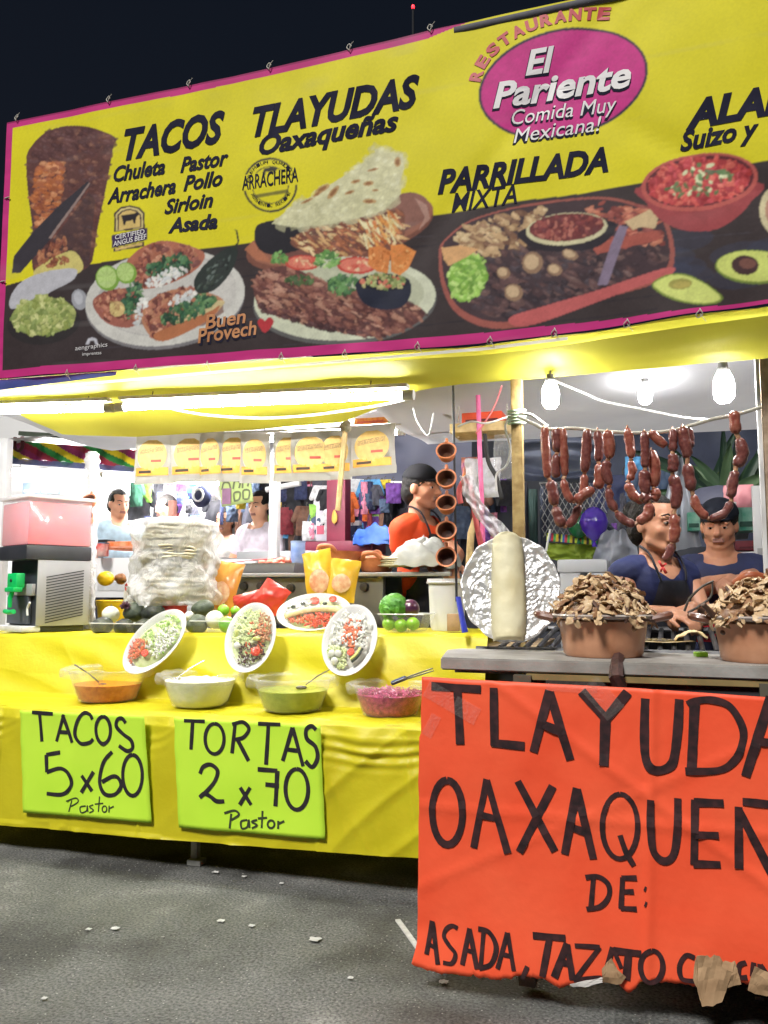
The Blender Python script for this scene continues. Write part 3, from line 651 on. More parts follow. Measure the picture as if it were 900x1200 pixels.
e = MB(); e.sheet(vl, 140, 4); e.build('front_fall', m_tarp, canopy_t, angle=180)
# white roof behind the awning: the stall's ceiling
m_roof = mat('white_roof_tarp', (.74, .74, .77), .6, (.66, .66, .70), 2.5, .25, 14, sheet=.4)
def roof(u, v):
    x = -3.6 + u*6.2; y = 3.12 + v*1.75; z = 2.03 - .045*v + .02*math.sin(v*9+x*.7) + .012*nz(x*2, y*2)
    if x < -1.35: z += .10
    return Vector((x, y, z))
r_ = MB(); r_.sheet(roof, 70, 24)
tag(r_.build('roof_tarp', m_roof, angle=180, loc=(-.5, 4, 2.0)), 'white sagging roof tarp above the cooks and bulbs', 'tarp')
# pole under the roof seen crossing behind the bulbs, fairly low
def lamp_tube(name, label, a, b, strength, r=.014, sub=None, group=None, fixture=True):
    a, b = Vector(a), Vector(b); t = thing(name, label, 'lamp', a.lerp(b, .5), group); d = (b-a).normalized()
    mb = MB(); mb.tube([a + d*.02, b - d*.02], r, 12); mb.build('glowing_tube', mat('tube_light_%d' % strength, (1.0, .985, .96), .4, (1, .985, .96), emit=strength), t)
    for p in (a, b):
        k = MB(); k.tube([p - d*.02, p + d*.025], r*1.35, 12); k.build('end_cap', mat('white_cap', (.75, .75, .74), .4), t)
    if fixture:
        k = MB(); k.box(a.lerp(b, .5) + Vector((0, .002, r*1.6 + .012)), ((b-a).length, .04, .016), rz=math.atan2(d.y, d.x), ry=-math.asin(d.z)); k.build('batten', mat('white_batten', (.8, .8, .8), .4), t)
        for s_ in (.12, .88):
            q = a.lerp(b, s_); k = MB(); k.tube([q + Vector((0, 0, r*2.2)), q + Vector((.006, .0, .06)), q + Vector((.0, .01, .13))], .0025, 6); k.build('hanger', mat('dark_wire', (.03, .03, .03), .6), t)
    return t
T1A, T1B = P(-70, 483, y=3.12), P(128, 478, y=3.12); T2A, T2B = P(141, 477, y=3.12), P(478, 463, y=3.12)
lamp_tube('tube_lamp', 'lit white tube lamp under the awning, nearest the drink dispenser', T1A, T1B, 100, .016)
lamp_tube('tube_lamp', 'long lit white tube lamp under the awning, over the price signs', T2A, T2B, 100, .016)
lamp_tube('tube_lamp', 'bright tube lamp behind the row of hanging tortilla bags', P(165, 520, y=4.15), P(330, 514, y=4.15), 240, .016)
lamp_tube('tube_lamp', 'bright tube lamp behind the last hanging bags and wooden stick', P(335, 512, y=4.5), P(470, 506, y=4.5), 220, .016)
lamp_tube('tube_lamp', 'blinding tube lamp on the white stall at far left', P(10, 553, y=6.4), P(120, 556, y=6.4), 360, .02)
lamp_tube('tube_lamp', 'blinding tube lamp in the far white stall beside striped bunting', P(125, 560, y=6.6), P(260, 566, y=6.6), 360, .02)
# bulbs over the sausages
def bulb(px, py, y, s, label, hgt=.075, e=60):
    p = P(px, py, y=y); t = thing('light_bulb', label, 'bulb', p, 'bare bulbs over the grill')
    mb = MB(); mb.lathe([(.001, -s*1.9), (s*.55, -s*1.8), (s*.9, -s*1.35), (s, -s*.6), (s*.98, 0), (s*.85, s*.6), (s*.62, s*1.05), (s*.55, s*1.2)], p, 20); mb.build('bulb_glass', mat('bulb_glow_%d' % e, (1, .985, .96), .3, (1, .985, .96), emit=e), t)
    k = MB(); k.lathe([(s*.56, s*1.15), (s*.6, s*1.2), (s*.6, s*1.5), (s*.45, s*1.6), (s*.42, s*2.1), (.004, s*2.15)], p, 16); k.build('bulb_socket', mat('grey_socket', (.25, .25, .26), .5), t)
    k = MB(); k.tube([p + Vector((0, 0, s*2.1)), p + Vector((.004, .01, s*3)), p + Vector((0, .02, s*4.6))], .003, 6); k.build('cord', mat('dark_wire', (.03, .03, .03), .6), t)
    return t
bulb(645, 460, 3.09, .033, 'blinding bare bulb beside the wooden post, above the first sausages', e=170)
bulb(756, 459, 3.7, .030, 'small white bulb hanging in its grey socket over the woman', e=110)
bulb(848, 450, 3.20, .038, 'largest blinding bulb, above the sausages near the right post', e=175)
# posts
m_wood = mat('raw_wood', lin((182, 158, 104)), .7, lin((150, 124, 76)), 30, .2)
m_wood2 = mat('pale_wood', lin((214, 190, 138)), .7, lin((188, 160, 110)), 26, .2)
m_white = mat('white_paint', (.72, .72, .72), .45, (.62, .62, .63), 8)
m_galv = mat('galvanised_pipe', (.5, .5, .5), .4, (.4, .4, .4), 20, metal=.4)
def post(name, label, a, b, wd, m, n=4, z0=0.0, part=False):
    a, b = Vector(a), Vector(b)
    mb = MB(); ax = (a - b).normalized()
    if n == 4: mb.box(a.lerp(b, .5), (wd, wd, (a-b).length), bev=.002)
    else: mb.tube([b, a.lerp(b, .5), a], wd/2, 12)
    return tag(mb.build(name, m, loc=b), label, 'post')
p = P(604, 445, y=3.12); post('wooden_post', 'square raw wooden post tied with cord beside the sausage line', (p.x, 3.15, 2.0), (p.x, 3.15, 0), .042, m_wood)
p = P(894, 430, y=3.12); q = thing('wooden_post', 'pale post holding the right end of the sausage line', 'post', (p.x, 3.15, 0))
k = MB(); k.box((p.x + .014, 3.15, 1.0), (.042, .04, 2.0), bev=.002); k.build('timber', mat('grey_wood', lin((170, 150, 128)), .7, lin((140, 120, 98)), 30, .2), q)
k = MB(); k.box((p.x - .017, 3.138, 1.0), (.014, .02, 2.0), bev=.001); k.build('white_batten', m_white, q)
p = P(8, 520, y=3.9); post('metal_post', 'white metal stall post at the far left edge', (p.x, 3.9, 2.0), (p.x, 3.9, 0), .05, m_white)
p = P(322, 600, y=4.75); post('metal_post', 'grey square metal post in the middle of the stall', (p.x, 4.75, 1.98), (p.x, 4.75, 0), .055, mat('grey_paint', (.50, .50, .50), .5, (.42, .42, .42), 6))
p = P(203, 560, y=4.9); post('wooden_post', 'pinkish wooden post behind the tortilla bags', (p.x, 4.9, 1.72), (p.x, 4.9, 0), .042, mat('pink_wood', lin((206, 150, 138)), .7, lin((180, 120, 106)), 20))
a, b = P(405, 500, y=3.7), P(396, 598, y=3.7)
t = thing('wooden_stick', 'pale wooden stick hanging by a knotted rag among the tortilla bags', 'stick', b)
k = MB(); k.tube([b, a.lerp(b, .5), a], .0135, 6); k.build('stick', m_wood2, t, angle=30)
k = MB(); k.ell(a, (.026, .022, .03), jit=.35); k.ell(a + Vector((.006, 0, .016)), (.02, .02, .012), jit=.4); k.build('rag_knot', mat('rag', lin((214, 208, 196)), .9, lin((170, 160, 140)), 60, .5), t)
# plastic-wrapped column at left
p = P(106, 600, y=3.95)
t = thing('wrapped_post', 'white post wrapped in crinkled clear plastic beside the drink dispenser', 'post', (p.x, 3.95, 0))
k = MB(); k.tube([(p.x, 3.95, 0), (p.x, 3.95, 1.0), (p.x, 3.95, 1.9)], .026, 12); k.build('pipe', m_white, t)
k = MB()
def wrap(v): return v
prof = [(.036 + .009*random.random(), .75 + .02*i) for i in range(58)]
k.lathe(prof, (p.x, 3.95, 0), 26, jit=lambda v: v * (1 + 0)); 
k.v = [(x + .006*nz(x*60, y*60, z*22), y + .006*nz(x*50, z*30, y*40), z) for x, y, z in k.v]
k.build('plastic_wrap', film('clear_wrap', (.9, .9, .9), .5, .15, 26, .8), t, angle=180)
# thin dark rod and pink straps hanging from the roof
k = MB(); a, b = P(531, 450, y=3.45), P(535, 705, y=3.45); k.tube([b, a.lerp(b, .5), a], .0055, 8); tag(k.build('rod', mat('dark_rod', (.03, .03, .035), .5), loc=b), 'thin dark rod standing beside the hanging clay cups', 'rod')
def strap(label, pts, wd, m, y, cat='strap', name='strap'):
    q = [P(a, b, y=y + .02*nz(a*.1, b*.1)) for a, b in pts]; mb = MB(); mb.ribbon(smooth_pts(q, 5), wd, (.2, -1, 0)); return tag(mb.build(name, m, loc=q[-1], angle=180, thick=.0015), label, cat)
m_pink = mat('pink_ribbon', lin((232, 120, 168)), .5, lin((214, 96, 146)), 20); m_sal = mat('salmon_ribbon', lin((240, 120, 120)), .5, lin((224, 96, 100)), 20)
strap('short pink strap hanging from the roof left of the dark rod', [(519, 452), (520, 484)], .026, m_pink, 4.0)
strap('long pink strap hanging beside the orange box', [(560, 455), (562, 520), (565, 600), (567, 680)], .022, m_pink, 3.75)
strap('looped salmon ribbon between the clay cups and the wooden post', [(540, 590), (538, 575), (545, 563), (552, 575), (556, 600), (560, 622), (566, 648)], .024, m_sal, 3.5)
sp_ = smooth_pts([P(a_, b_, y=3.45) for a_, b_ in [(546, 556), (551, 576), (562, 598), (582, 620), (606, 642)]], 8)
k = MB()
def streamer(u, v):
    i = min(len(sp_)-2, int(u*(len(sp_)-1))); f = u*(len(sp_)-1) - i; p = sp_[i].lerp(sp_[i+1], f); t_ = (sp_[i+1]-sp_[i]).normalized(); n_ = t_.cross(Vector((0, -1, 0))).normalized()
    return p + n_*(.062*(v-.5)*(1 + .35*nz(u*6, 2))) + Vector((0, .016*abs(math.sin(v*7 + 3*nz(u*5, v))) + .014*nz(u*13, v*4, 7), .006*nz(u*18, v*6)))
k.sheet(streamer, 60, 14); tag(k.build('plastic_streamer', film('white_film', (.86, .86, .9), .62, .3, 20, .8), loc=sp_[-1], angle=180), 'white plastic streamer slanting down to the foil tray', 'streamer')
strap('dark strap hanging behind the white cords', [(568, 508), (572, 540), (582, 560), (588, 585)], .02, mat('black_strap', (.03, .03, .03), .6), 3.8)
# ================================================================== TABLE WITH YELLOW CLOTH
def TZ(x): return float(np.interp(x, [-3.3, -.95, -.3], [.884, .922, .925]))      # upper tier
LZ = .607                                                                          # lower tier
def HZ(x): return float(np.interp(x, [-2.8, -2.1, -1.4, -.83, -.3], [.108, .118, .132, .15, .15]))
def rid(x, z, ang, f, seed):
    c_, s_ = math.cos(R(ang)), math.sin(R(ang)); n_ = mn.noise(Vector(((x*c_ + z*s_)*f, (-x*s_ + z*c_)*f*.22, seed*3.3))); return max(0, 1 - abs(n_)*3.4)**1.6
def folds(x, z):
    """pleats gathered where the price signs are pinned, loose diagonal drags"""
    a = 0
    for cx, s_ in ((-2.74, 1), (-2.04, 1), (-1.88, 1), (-1.27, 1), (-.9, .6)):
        t = max(0, .62 - z) / .5; d = (x - cx)
        a += s_ * .013 * math.sin(18*z + 30*abs(d) + cx*7) * math.exp(-(d/.20)**2) * math.exp(-((z-.53)/.12)**2)
    a += .010 * mn.noise(Vector((x*2.2, z*3.0, 2)))
    a += .011 * rid(x, z, 35, 4.0, 1) * (.3 + max(0, nz(x*1.1, z*2, 5))) + .008 * rid(x, z, -50, 5.0, 3) + .006 * rid(x, z, 8, 7.0, 9)
    for x0_, x1_ in ((-3.0, -2.62), (-2.06, -1.84), (-1.30, -.70)):
        xm, hw = (x0_+x1_)/2, (x1_-x0_)/2; sag = .05*(1-((x-xm)/hw)**2) if abs(x-xm) < hw else 0
        a += .0065 * math.sin((z + sag)*150) * math.exp(-((z + sag - .545)/.045)**2) * math.exp(-((x-xm)/(hw*.9))**2)
    if (-2.70 < x < -2.0 or -1.99 < x < -1.22) and z > .13: a = min(a*.3, .004)
    return a
def cloth(u, v):
    x = -3.45 + (2.80 + .16*min(1, max(0, (v-.5)/.1)))*u
    tz, hz = TZ(x), HZ(x)
    # profile: back of the upper tier -> its edge -> riser -> lower tier -> front edge -> hem
    L = [(4.05, tz - .003), (3.42, tz), (3.385, tz - .012), (3.35, tz - .10), (3.315, LZ + .10), (3.27, LZ + .012), (3.22, LZ), (3.0, LZ), (2.972, LZ - .012), (2.955, LZ - .05), (2.945, (LZ+hz)/2), (2.94, hz)]
    K = [0, .16, .18, .27, .36, .42, .46, .60, .63, .67, .84, 1]
    y = float(np.interp(v, K, [p[0] for p in L])); z = float(np.interp(v, K, [p[1] for p in L]))
    if v >= .62: y -= folds(x, z)
    elif .17 < v < .47:
        t = math.sin(math.pi*(v-.17)/.30)
        y -= t*(.012*math.sin(30*(x*.45 + z*1.0) + 3*nz(x*2, z*3)) * max(0, nz(x*1.3+4, z*1.5+2)+.25) * 1.6 + .02*nz(x*2.5, z*3, 1) + .013*rid(x, z*1.0, 52, 2.6, 4) + .005*rid(x, z, 70, 5.0, 6))
    elif v <= .17: z += .006*nz(x*7, y*7)
    else: z += .008*max(-.3, nz(x*4, y*5, 3)) + .004*nz(x*11, y*9) + .004*rid(x, y, 60, 5, 8) + .003*rid(x, y, 15, 7, 5)
    return Vector((x, y, z))
m_yel = mat('yellow_cloth', lin((224, 213, 40)), .46, lin((214, 202, 30)), 5, .12, 60, sheet=.18, spec=.5)
tab = thing('market_table', 'two tier stall table covered by a glossy yellow plastic cloth', 'table', (-1.9, 3.3, 0))
k = MB(); k.sheet(cloth, 380, 200); k.build('yellow_cloth', m_yel, tab, angle=180)
m_leg = mat('pale_leg', (.42, .42, .40), .5, (.2, .2, .19), 25)
for x, y in ((-3.2, 3.08), (-1.80, 3.06), (-.62, 3.08), (-3.2, 3.95), (-1.8, 3.95), (-.62, 3.95)):
    k = MB(); k.box((x, y, .29), (.028, .028, .58)); k.box((x + .012, y - .01, .012), (.06, .05, .02)); k.build('leg', m_leg, tab)
k = MB(); k.box((-1.9, 3.14, .585), (2.9, .24, .016)); k.build('lower_board', mat('rough_board', (.3, .22, .13), .8, (.2, .14, .08), 14), tab)
k = MB(); k.box((-1.9, 3.72, .868), (2.9, .62, .016)); k.build('upper_board', mat('rough_board', (.3, .22, .13), .8), tab)
k = MB(); k.sheet(lambda u, v: (-3.45 + 3.0*u, 3.5 + .02*nz(u*20, v*3), .02 + .8*v), 30, 4); tag(k.build('shade_sheet', mat('shade_black', (.012, .012, .012), .6), loc=(-1.9, 3.5, .02), angle=180), 'black sheet added under the yellow table to stand in for its shade', 'sheet')  # added black sheet: stands in for the shade under the table

# ------------------------------------------------------------------ hand-lettered signs
def strokes(mb, st, f, wd, y, off, disp, closed=False):
    for s_ in st:
        if s_[0] == 'O':
            _, cx, cy, rx, ry = s_; pts = [(cx + rx*math.sin(a), cy - ry*math.cos(a)) for a in [2*math.pi*i/26 for i in range(27)]]; dense = pts
        else:
            pts = s_
            dense = [(q.x, q.y) for q in smooth_pts([Vector((a, b, 0)) for a, b in pts], 6)] if len(pts) > 2 else [(pts[0][0] + (pts[1][0]-pts[0][0])*i/8, pts[0][1] + (pts[1][1]-pts[0][1])*i/8) for i in range(9)]
        pp = []
        for a, b in dense:
            q = P(*f(a, b), y=y); pp.append(Vector((q.x, y - off - disp(q.x, q.z), q.z)))
        n0 = len(mb.v); mb.ribbon(pp, wd * (.92 + .16*random.random()), (0, -1, 0), .10)
m_mark = mat('black_marker', (.018, .016, .02), .45, (.035, .028, .034), 40)
m_mark_o = mat('black_marker_on_orange', (.022, .012, .014), .5, (.06, .022, .024), 45)
def paper(name, label, outline, y, m, disp, cat='sign', nu=26, nv_=26, par=None):
    """outline: TL, TR, BR, BL photograph points"""
    tl, tr, br, bl = [P(*p, y=y) for p in outline]
    t = thing(name, label, cat, (tl+tr+br+bl)/4)
    def f(u, v):
        p = tl.lerp(tr, u).lerp(bl.lerp(br, u), v); p.x += .004*nz(v*5, u*3); return Vector((p.x, y - disp(p.x, p.z), p.z))
    k = MB(); k.sheet(f, nu, nv_); o = k.build('card', m, t, angle=180, thick=.0012, off=0); return t
m_lime = mat('lime_card', (.64, .96, .07), .6, (.57, .92, .055), 3, .08, 12, spec=.3)
d1 = lambda x, z: .004*nz(x*5, z*5) + .005*nz(x*2, z*3, 4) + .007*max(0, .26-z)/.1*max(0, nz(x*4, 7)+.2) + .003*math.exp(-((x*.9+z*.4+1.75)/.012)**2) + .003*math.exp(-((x+2.35-z*.1)/.012)**2)
c4 = lambda a, b: (a/2.25, 800 + b/2.25)
YS = 2.926
s = paper('price_sign', 'lime green card hand lettered TACOS 5x60 Pastor on the yellow cloth', [c4(52, 72), c4(380, 86), c4(400, 370), c4(62, 342)], YS, m_lime, d1)
mb = MB(); strokes(mb, [[(85, 78), (140, 82)], [(105, 82), (110, 155)], [(168, 84), (148, 155)], [(165, 85), (190, 158)], [(156, 130), (182, 132)], [(245, 97), (238, 84), (222, 80), (206, 98), (198, 135), (212, 160), (236, 158), (246, 148)], ('O', 273, 125, 19, 36), [(332, 106), (322, 94), (310, 98), (308, 116), (326, 136), (346, 152), (350, 172), (336, 180), (314, 166)]], c4, .0155, YS, .0022, d1)
mb.build('marker_lettering', m_mark, s, smooth=False); mb = MB()
strokes(mb, [[(158, 184), (122, 190)], [(122, 190), (124, 236)], [(124, 236), (160, 226), (184, 244), (188, 272), (166, 294), (124, 292)], [(215, 245), (242, 286)], [(246, 235), (214, 290)], [(296, 182), (272, 212), (262, 262), (276, 294), (304, 294), (320, 270), (304, 246), (268, 262)], ('O', 350, 244, 26, 54)], c4, .0165, YS, .0022, d1); mb.build('marker_lettering', m_mark, s, smooth=False)
PST = [[(190, 310), (182, 340)], [(176, 312), (200, 304), (206, 314), (188, 326)], [(226, 325), (212, 328), (214, 342), (228, 338), (230, 324), (232, 341)], [(246, 322), (236, 327), (247, 336), (236, 343)], [(262, 300), (260, 340)], [(250, 320), (272, 318)], ('O', 276, 333, 6, 8), [(288, 324), (288, 342)], [(288, 332), (300, 326)]]
mb = MB(); strokes(mb, PST, c4, .0055, YS, .0022, d1); mb.build('pen_lettering', mat('thin_pen', (.05, .07, .03), .5), s, smooth=False)
s = paper('price_sign', 'lime green card hand lettered TORTAS 2x70 Pastor on the yellow cloth', [c4(458, 90), c4(845, 112), c4(857, 414), c4(472, 382)], YS, m_lime, d1)
mb = MB(); strokes(mb, [[(485, 100), (540, 102)], [(508, 100), (504, 176)], ('O', 566, 148, 25, 40), [(620, 105), (612, 186)], [(612, 110), (640, 104), (656, 122), (642, 144), (620, 150)], [(626, 150), (656, 206)], [(680, 108), (740, 110)], [(708, 108), (702, 216)], [(772, 118), (746, 206)], [(772, 118), (800, 220)], [(758, 176), (792, 180)], [(834, 124), (822, 114), (808, 124), (810, 148), (832, 168), (838, 198), (824, 222), (806, 206)]], c4, .0155, YS, .0022, d1)
mb.build('marker_lettering', m_mark, s, smooth=False); mb = MB()
strokes(mb, [[(528, 240), (536, 222), (556, 216), (574, 232), (568, 258), (548, 284), (528, 302), (540, 292), (556, 300), (572, 312), (592, 312)], [(634, 276), (662, 322)], [(660, 276), (632, 322)], [(680, 228), (732, 232)], [(732, 232), (726, 326)], [(700, 268), (736, 272)], ('O', 783, 281, 30, 54)], c4, .0165, YS, .0022, d1); mb.build('marker_lettering', m_mark, s, smooth=False)
mb = MB(); strokes(mb, [[(610, 345), (606, 384)], [(592, 344), (618, 337), (630, 348), (610, 362)], [(652, 362), (636, 366), (638, 384), (652, 380), (656, 362), (658, 383)], [(678, 362), (664, 367), (678, 376), (664, 384)], [(692, 338), (690, 383)], [(680, 358), (704, 356)], ('O', 715, 373, 9, 10), [(734, 364), (734, 385)], [(734, 372), (750, 365)]], c4, .0085, YS, .0022, d1); mb.build('pen_lettering', mat('thin_pen', (.05, .07, .03), .5), s, smooth=False)

# ------------------------------------------------------------------ big orange sign
YO = 2.30
m_or = mat('orange_card', (1.0, .135, .055), .5, (.93, .095, .035), 3.5, .25, 16, spec=.4)
dO = lambda x, z: .018*max(0, (.165-z)/.085)*max(0, 1-(x+.645)*3.2) + .010*nz(x*2.2, z*2.2, 5) + .004*nz(x*7, z*6, 1) + .010*max(0, .3-z)/.3*nz(x*8, 1) + .004*math.exp(-((z-.50)/.012)**2) + .005*math.exp(-((x+.05-z*.05)/.014)**2) + .004*math.exp(-((x*.7+z-.55)/.016)**2) + .003*math.exp(-((x*.5-z+.60)/.012)**2)
TOPL = [(497, 793), (530, 795), (640, 801), (700, 804), (740, 806), (900, 817), (1100, 829)]
BOTL = [(487, 1118), (492, 1130), (520, 1139), (560, 1143), (585, 1147), (612, 1142), (640, 1147), (655, 1157), (690, 1150), (722, 1149), (736, 1165), (752, 1150), (800, 1152), (830, 1160), (862, 1150), (900, 1158), (1000, 1170), (1100, 1178)]
tpp = [P(a, b, y=YO) for a, b in TOPL]; btp = [P(a, b, y=YO) for a, b in BOTL]
osg = thing('menu_sign', 'big orange card hand lettered TLAYUDAS OAXAQUENAS, torn along its lower edge', 'sign', (-.1, YO, .1))
def ocard(u, v):
    x = -.645 + u*1.25
    zt = float(np.interp(x, [p.x for p in tpp], [p.z for p in tpp])); zb = float(np.interp(x, [p.x for p in btp], [p.z for p in btp]))
    zb += .006*nz(x*60, 3) + .004*nz(x*150, 1)
    z = zt + (zb-zt)*v
    xl = -.634 + (-.005 if v > .2 else 0) - .013*v + .003*nz(v*12, 4) + (-.012*max(0, v-.93)/.07)
    if u < .1: x = xl + (x + .645) * ( (-.645+.125) - xl) / .125
    return Vector((x, YO - dO(x, z), z))
k = MB(); k.sheet(ocard, 220, 60); k.build('card', m_or, osg, angle=180, thick=.002, off=1)
c1 = lambda a, b: (480 + a/2.143, 780 + b/2.143); c5 = lambda a, b: (380 + a/1.731, 760 + b/1.731); c2 = lambda a, b: (480 + a/2.143, 960 + b/2.143)
mb = MB()
strokes(mb, [[(55, 51), (180, 59)], [(121, 58), (128, 197)], [(212, 55), (214, 200)], [(206, 193), (290, 201)], [(352, 62), (312, 216)], [(352, 66), (404, 236)], [(336, 146), (384, 166)], [(432, 64), (494, 134)], [(548, 66), (492, 136)], [(492, 132), (488, 250)], [(592, 82), (590, 150), (592, 225), (606, 256), (630, 262), (656, 250), (666, 220), (674, 150), (677, 84)], [(716, 88), (708, 264)]], c1, .024, YO, .003, dO)
strokes(mb, [[(698, 98), (720, 88), (760, 86), (804, 102), (834, 150), (836, 190), (816, 236), (776, 262), (692, 264)]], c1, .017, YO, .003, dO)
strokes(mb, [[(906, 78), (843, 277)], [(868, 188), (960, 200)], [(906, 80), (972, 296)]], c1, .022, YO, .003, dO)
mb.build('marker_lettering', m_mark_o, osg, smooth=False); mb = MB()
strokes(mb, [('O', 250, 332, 31, 66), [(330, 264), (303, 404)], [(330, 266), (373, 414)], [(316, 336), (358, 346)], [(393, 268), (468, 410)], [(464, 278), (396, 412)], [(513, 282), (488, 416)], [(513, 284), (546, 426)], [(500, 360), (536, 374)], [(662, 305), (662, 360), (668, 410), (688, 430), (708, 418), (716, 370), (717, 303)], [(752, 306), (750, 438)], [(750, 311), (810, 313)], [(752, 376), (800, 378)], [(748, 436), (804, 438)], [(840, 320), (841, 446)], [(840, 326), (918, 476)], [(918, 476), (916, 322)], [(848, 309), (902, 315)]], c5, .0195, YO, .003, dO)
mb.build('marker_lettering', m_mark_o, osg, smooth=False); mb = MB()
strokes(mb, [('O', 600, 360, 36, 66), [(600, 378), (612, 412), (628, 440)]], c5, .014, YO, .003, dO)
mb.build('marker_lettering', m_mark_o, osg, smooth=False); mb = MB()
strokes(mb, [[(546, 464), (541, 526)], [(530, 463), (556, 462), (576, 478), (577, 502), (560, 522), (532, 527)], [(605, 464), (602, 527)], [(603, 465), (634, 465)], [(604, 493), (628, 493)], [(601, 526), (634, 528)], [(649, 485), (653, 487)], [(650, 516), (654, 518)]], c5, .0125, YO, .003, dO)
mb.build('marker_lettering', m_mark_o, osg, smooth=False); mb = MB()
strokes(mb, [[(56, 256), (44, 336)], [(56, 258), (73, 360)], [(46, 310), (66, 322)], [(120, 274), (106, 268), (92, 276), (86, 294), (100, 316), (116, 336), (108, 358), (86, 356)], [(150, 274), (134, 362)], [(150, 275), (171, 372)], [(140, 326), (164, 332)], [(186, 274), (180, 368)], [(172, 275), (200, 284), (218, 320), (206, 360), (176, 370)], [(246, 284), (222, 372)], [(246, 284), (263, 377)], [(231, 336), (256, 342)], [(297, 366), (284, 397)], [(610-100, 320), (488, 398)], [(510, 320), (532, 372)], [(415, 316), (478, 320)], [(478, 320), (414, 404)], [(412, 402), (482, 398)], ('O', 608, 368, 28, 40), [(716, 346), (694, 340), (678, 366), (684, 398), (716, 404)], [(845, 358), (828, 366), (828, 394), (848, 396)], [(864, 358), (860, 394)], [(880, 362), (880, 402)], [(880, 364), (904, 398)]], c2, .0125, YO, .003, dO)
mb.build('marker_lettering', m_mark_o, osg, smooth=False); mb = MB()
strokes(mb, [[(310, 290), (392, 297)], [(352, 295), (334, 392)], [(396, 310), (364, 394)], [(396, 312), (410, 402)], [(378, 356), (404, 362)], [(514, 328), (582, 336)], [(550, 332), (544, 402)]], c2, .0175, YO, .003, dO)
mb.build('marker_lettering', m_mark_o, osg, smooth=False)
# strips of clear tape over the card's corner and middle
for a, b, wd in (((500, 806), (560, 840), .05), ((640, 803), (700, 806), .03), ((500, 862), (512, 838), .03), ((690, 800), (722, 836), .06)):
    k = MB(); k.ribbon([Vector((P(*a, y=YO).lerp(P(*b, y=YO), i/5))) - Vector((0, .0035 + dO(P(*a, y=YO).lerp(P(*b, y=YO), i/5).x, P(*a, y=YO).lerp(P(*b, y=YO), i/5).z), 0)) for i in range(6)], wd, (0, -1, 0)); k.build('clear_tape', film('tape', (.9, .8, .75), .05, .15, 60, .5), osg, angle=180)
# torn brown cardboard still stuck to the lower edge
m_cb = mat('cardboard', lin((176, 146, 112)), .85, lin((140, 112, 82)), 16, .2, 60)
for i, (pts, lab) in enumerate((
    ([(816, 1121), (838, 1119), (862, 1127), (868, 1152), (850, 1157), (846, 1172), (822, 1176), (818, 1160), (812, 1146)], 'largest torn cardboard scrap hanging from the orange sign, near its right'),
    ([(706, 1134), (716, 1122), (724, 1136), (734, 1144), (728, 1152), (706, 1150)], 'small grey cardboard scrap curling up under the word on the orange sign'),
    ([(668, 1152), (704, 1145), (728, 1146), (690, 1154), (672, 1156)], 'thin white torn paper strip on the lower edge of the orange sign'),
    ([(884, 1132), (900, 1140), (914, 1152), (910, 1168), (884, 1164), (876, 1158)], 'pointed cardboard scrap at the right end of the torn sign edge'))):
    q = [P(a, b, y=YO - .008) for a, b in pts]; c = sum(q, Vector()) / len(q)
    bm = bmesh.new(); vs_ = [bm.verts.new(p) for p in q]; bm.faces.new(vs_); bmesh.ops.triangulate(bm, faces=bm.faces[:]); bmesh.ops.subdivide_edges(bm, edges=bm.edges[:], cuts=3, use_grid_fill=True)
    for v in bm.verts:
        d = (v.co - c).length; v.co.y -= .004 + .012*nz(v.co.x*30, v.co.z*30, i) + .010*(c.z - v.co.z)/.05*(.5 if i else 1); v.co += Vector((.003*nz(v.co.x*80, v.co.z*80), 0, .003*nz(v.co.z*80, v.co.x*70)))
    k = MB(); k.bm(bm); tag(k.build('cardboard_scrap', mat('white_scrap', (.6, .58, .55), .8) if i == 2 else m_cb, loc=c, smooth=False, thick=.002), lab, 'scrap')

# ================================================================== GRILL TABLE
m_slab = mat('worn_grey_board', lin((168, 166, 162)), .6, lin((142, 138, 132)), 9, .15, 70)
m_steel = mat('dark_steel', (.045, .05, .058), .55, (.03, .032, .036), 7, .1)
GZ = .905
gt = thing('grill_table', 'grill stand with a worn grey serving board and dark steel front', 'grill', (0, 2.8, 0))
k = MB(); A_ = [P(521, 769, z=GZ), P(543, 751.5, z=GZ)]
def board(u, v):
    x0 = A_[0].x + (A_[1].x - A_[0].x)*min(1, v*.75/.775) ; return Vector((x0 + (1.15 - x0)*u, 2.36 + .09*(1-u)*(1-v) + v*.42, GZ + .002*nz(u*9, v*4)))
x0, y0 = A_[0].x, A_[0].y
top_ = [Vector((x0, 2.40, GZ)), Vector((1.15, 2.36, GZ)), Vector((1.15, 2.80, GZ)), Vector((x0 - .03, 2.80, GZ)), Vector((x0 - .06, 2.72, GZ))]
bm = bmesh.new(); vs_ = [bm.verts.new(p) for p in top_]; f = bm.faces.new(vs_); r0 = bmesh.ops.extrude_face_region(bm, geom=[f]); 
for v in [e for e in r0['geom'] if isinstance(e, bmesh.types.BMVert)]: v.co.z -= .036
bmesh.ops.bevel(bm, geom=bm.edges[:], offset=.004, segments=2, affect='EDGES'); k.bm(bm); k.build('serving_board', m_slab, gt)
k = MB(); k.box((.42, 2.41, .815), (1.5, .02, .10)); k.box((.42, 2.77, .56), (1.5, .66, .60)); k.build('steel_body', m_steel, gt)
k = MB(); k.box((-.36, 2.40, .80), (.05, .05, .125)); k.box((-.36, 2.40, .42), (.045, .045, .8)); k.build('leg', mat('olive_steel', (.12, .11, .08), .6), gt)
for x in (.28, 1.1):
    k = MB(); k.box((x, 2.40, .43), (.045, .045, .86)); k.build('leg', mat('olive_steel', (.12, .11, .08), .6), gt)
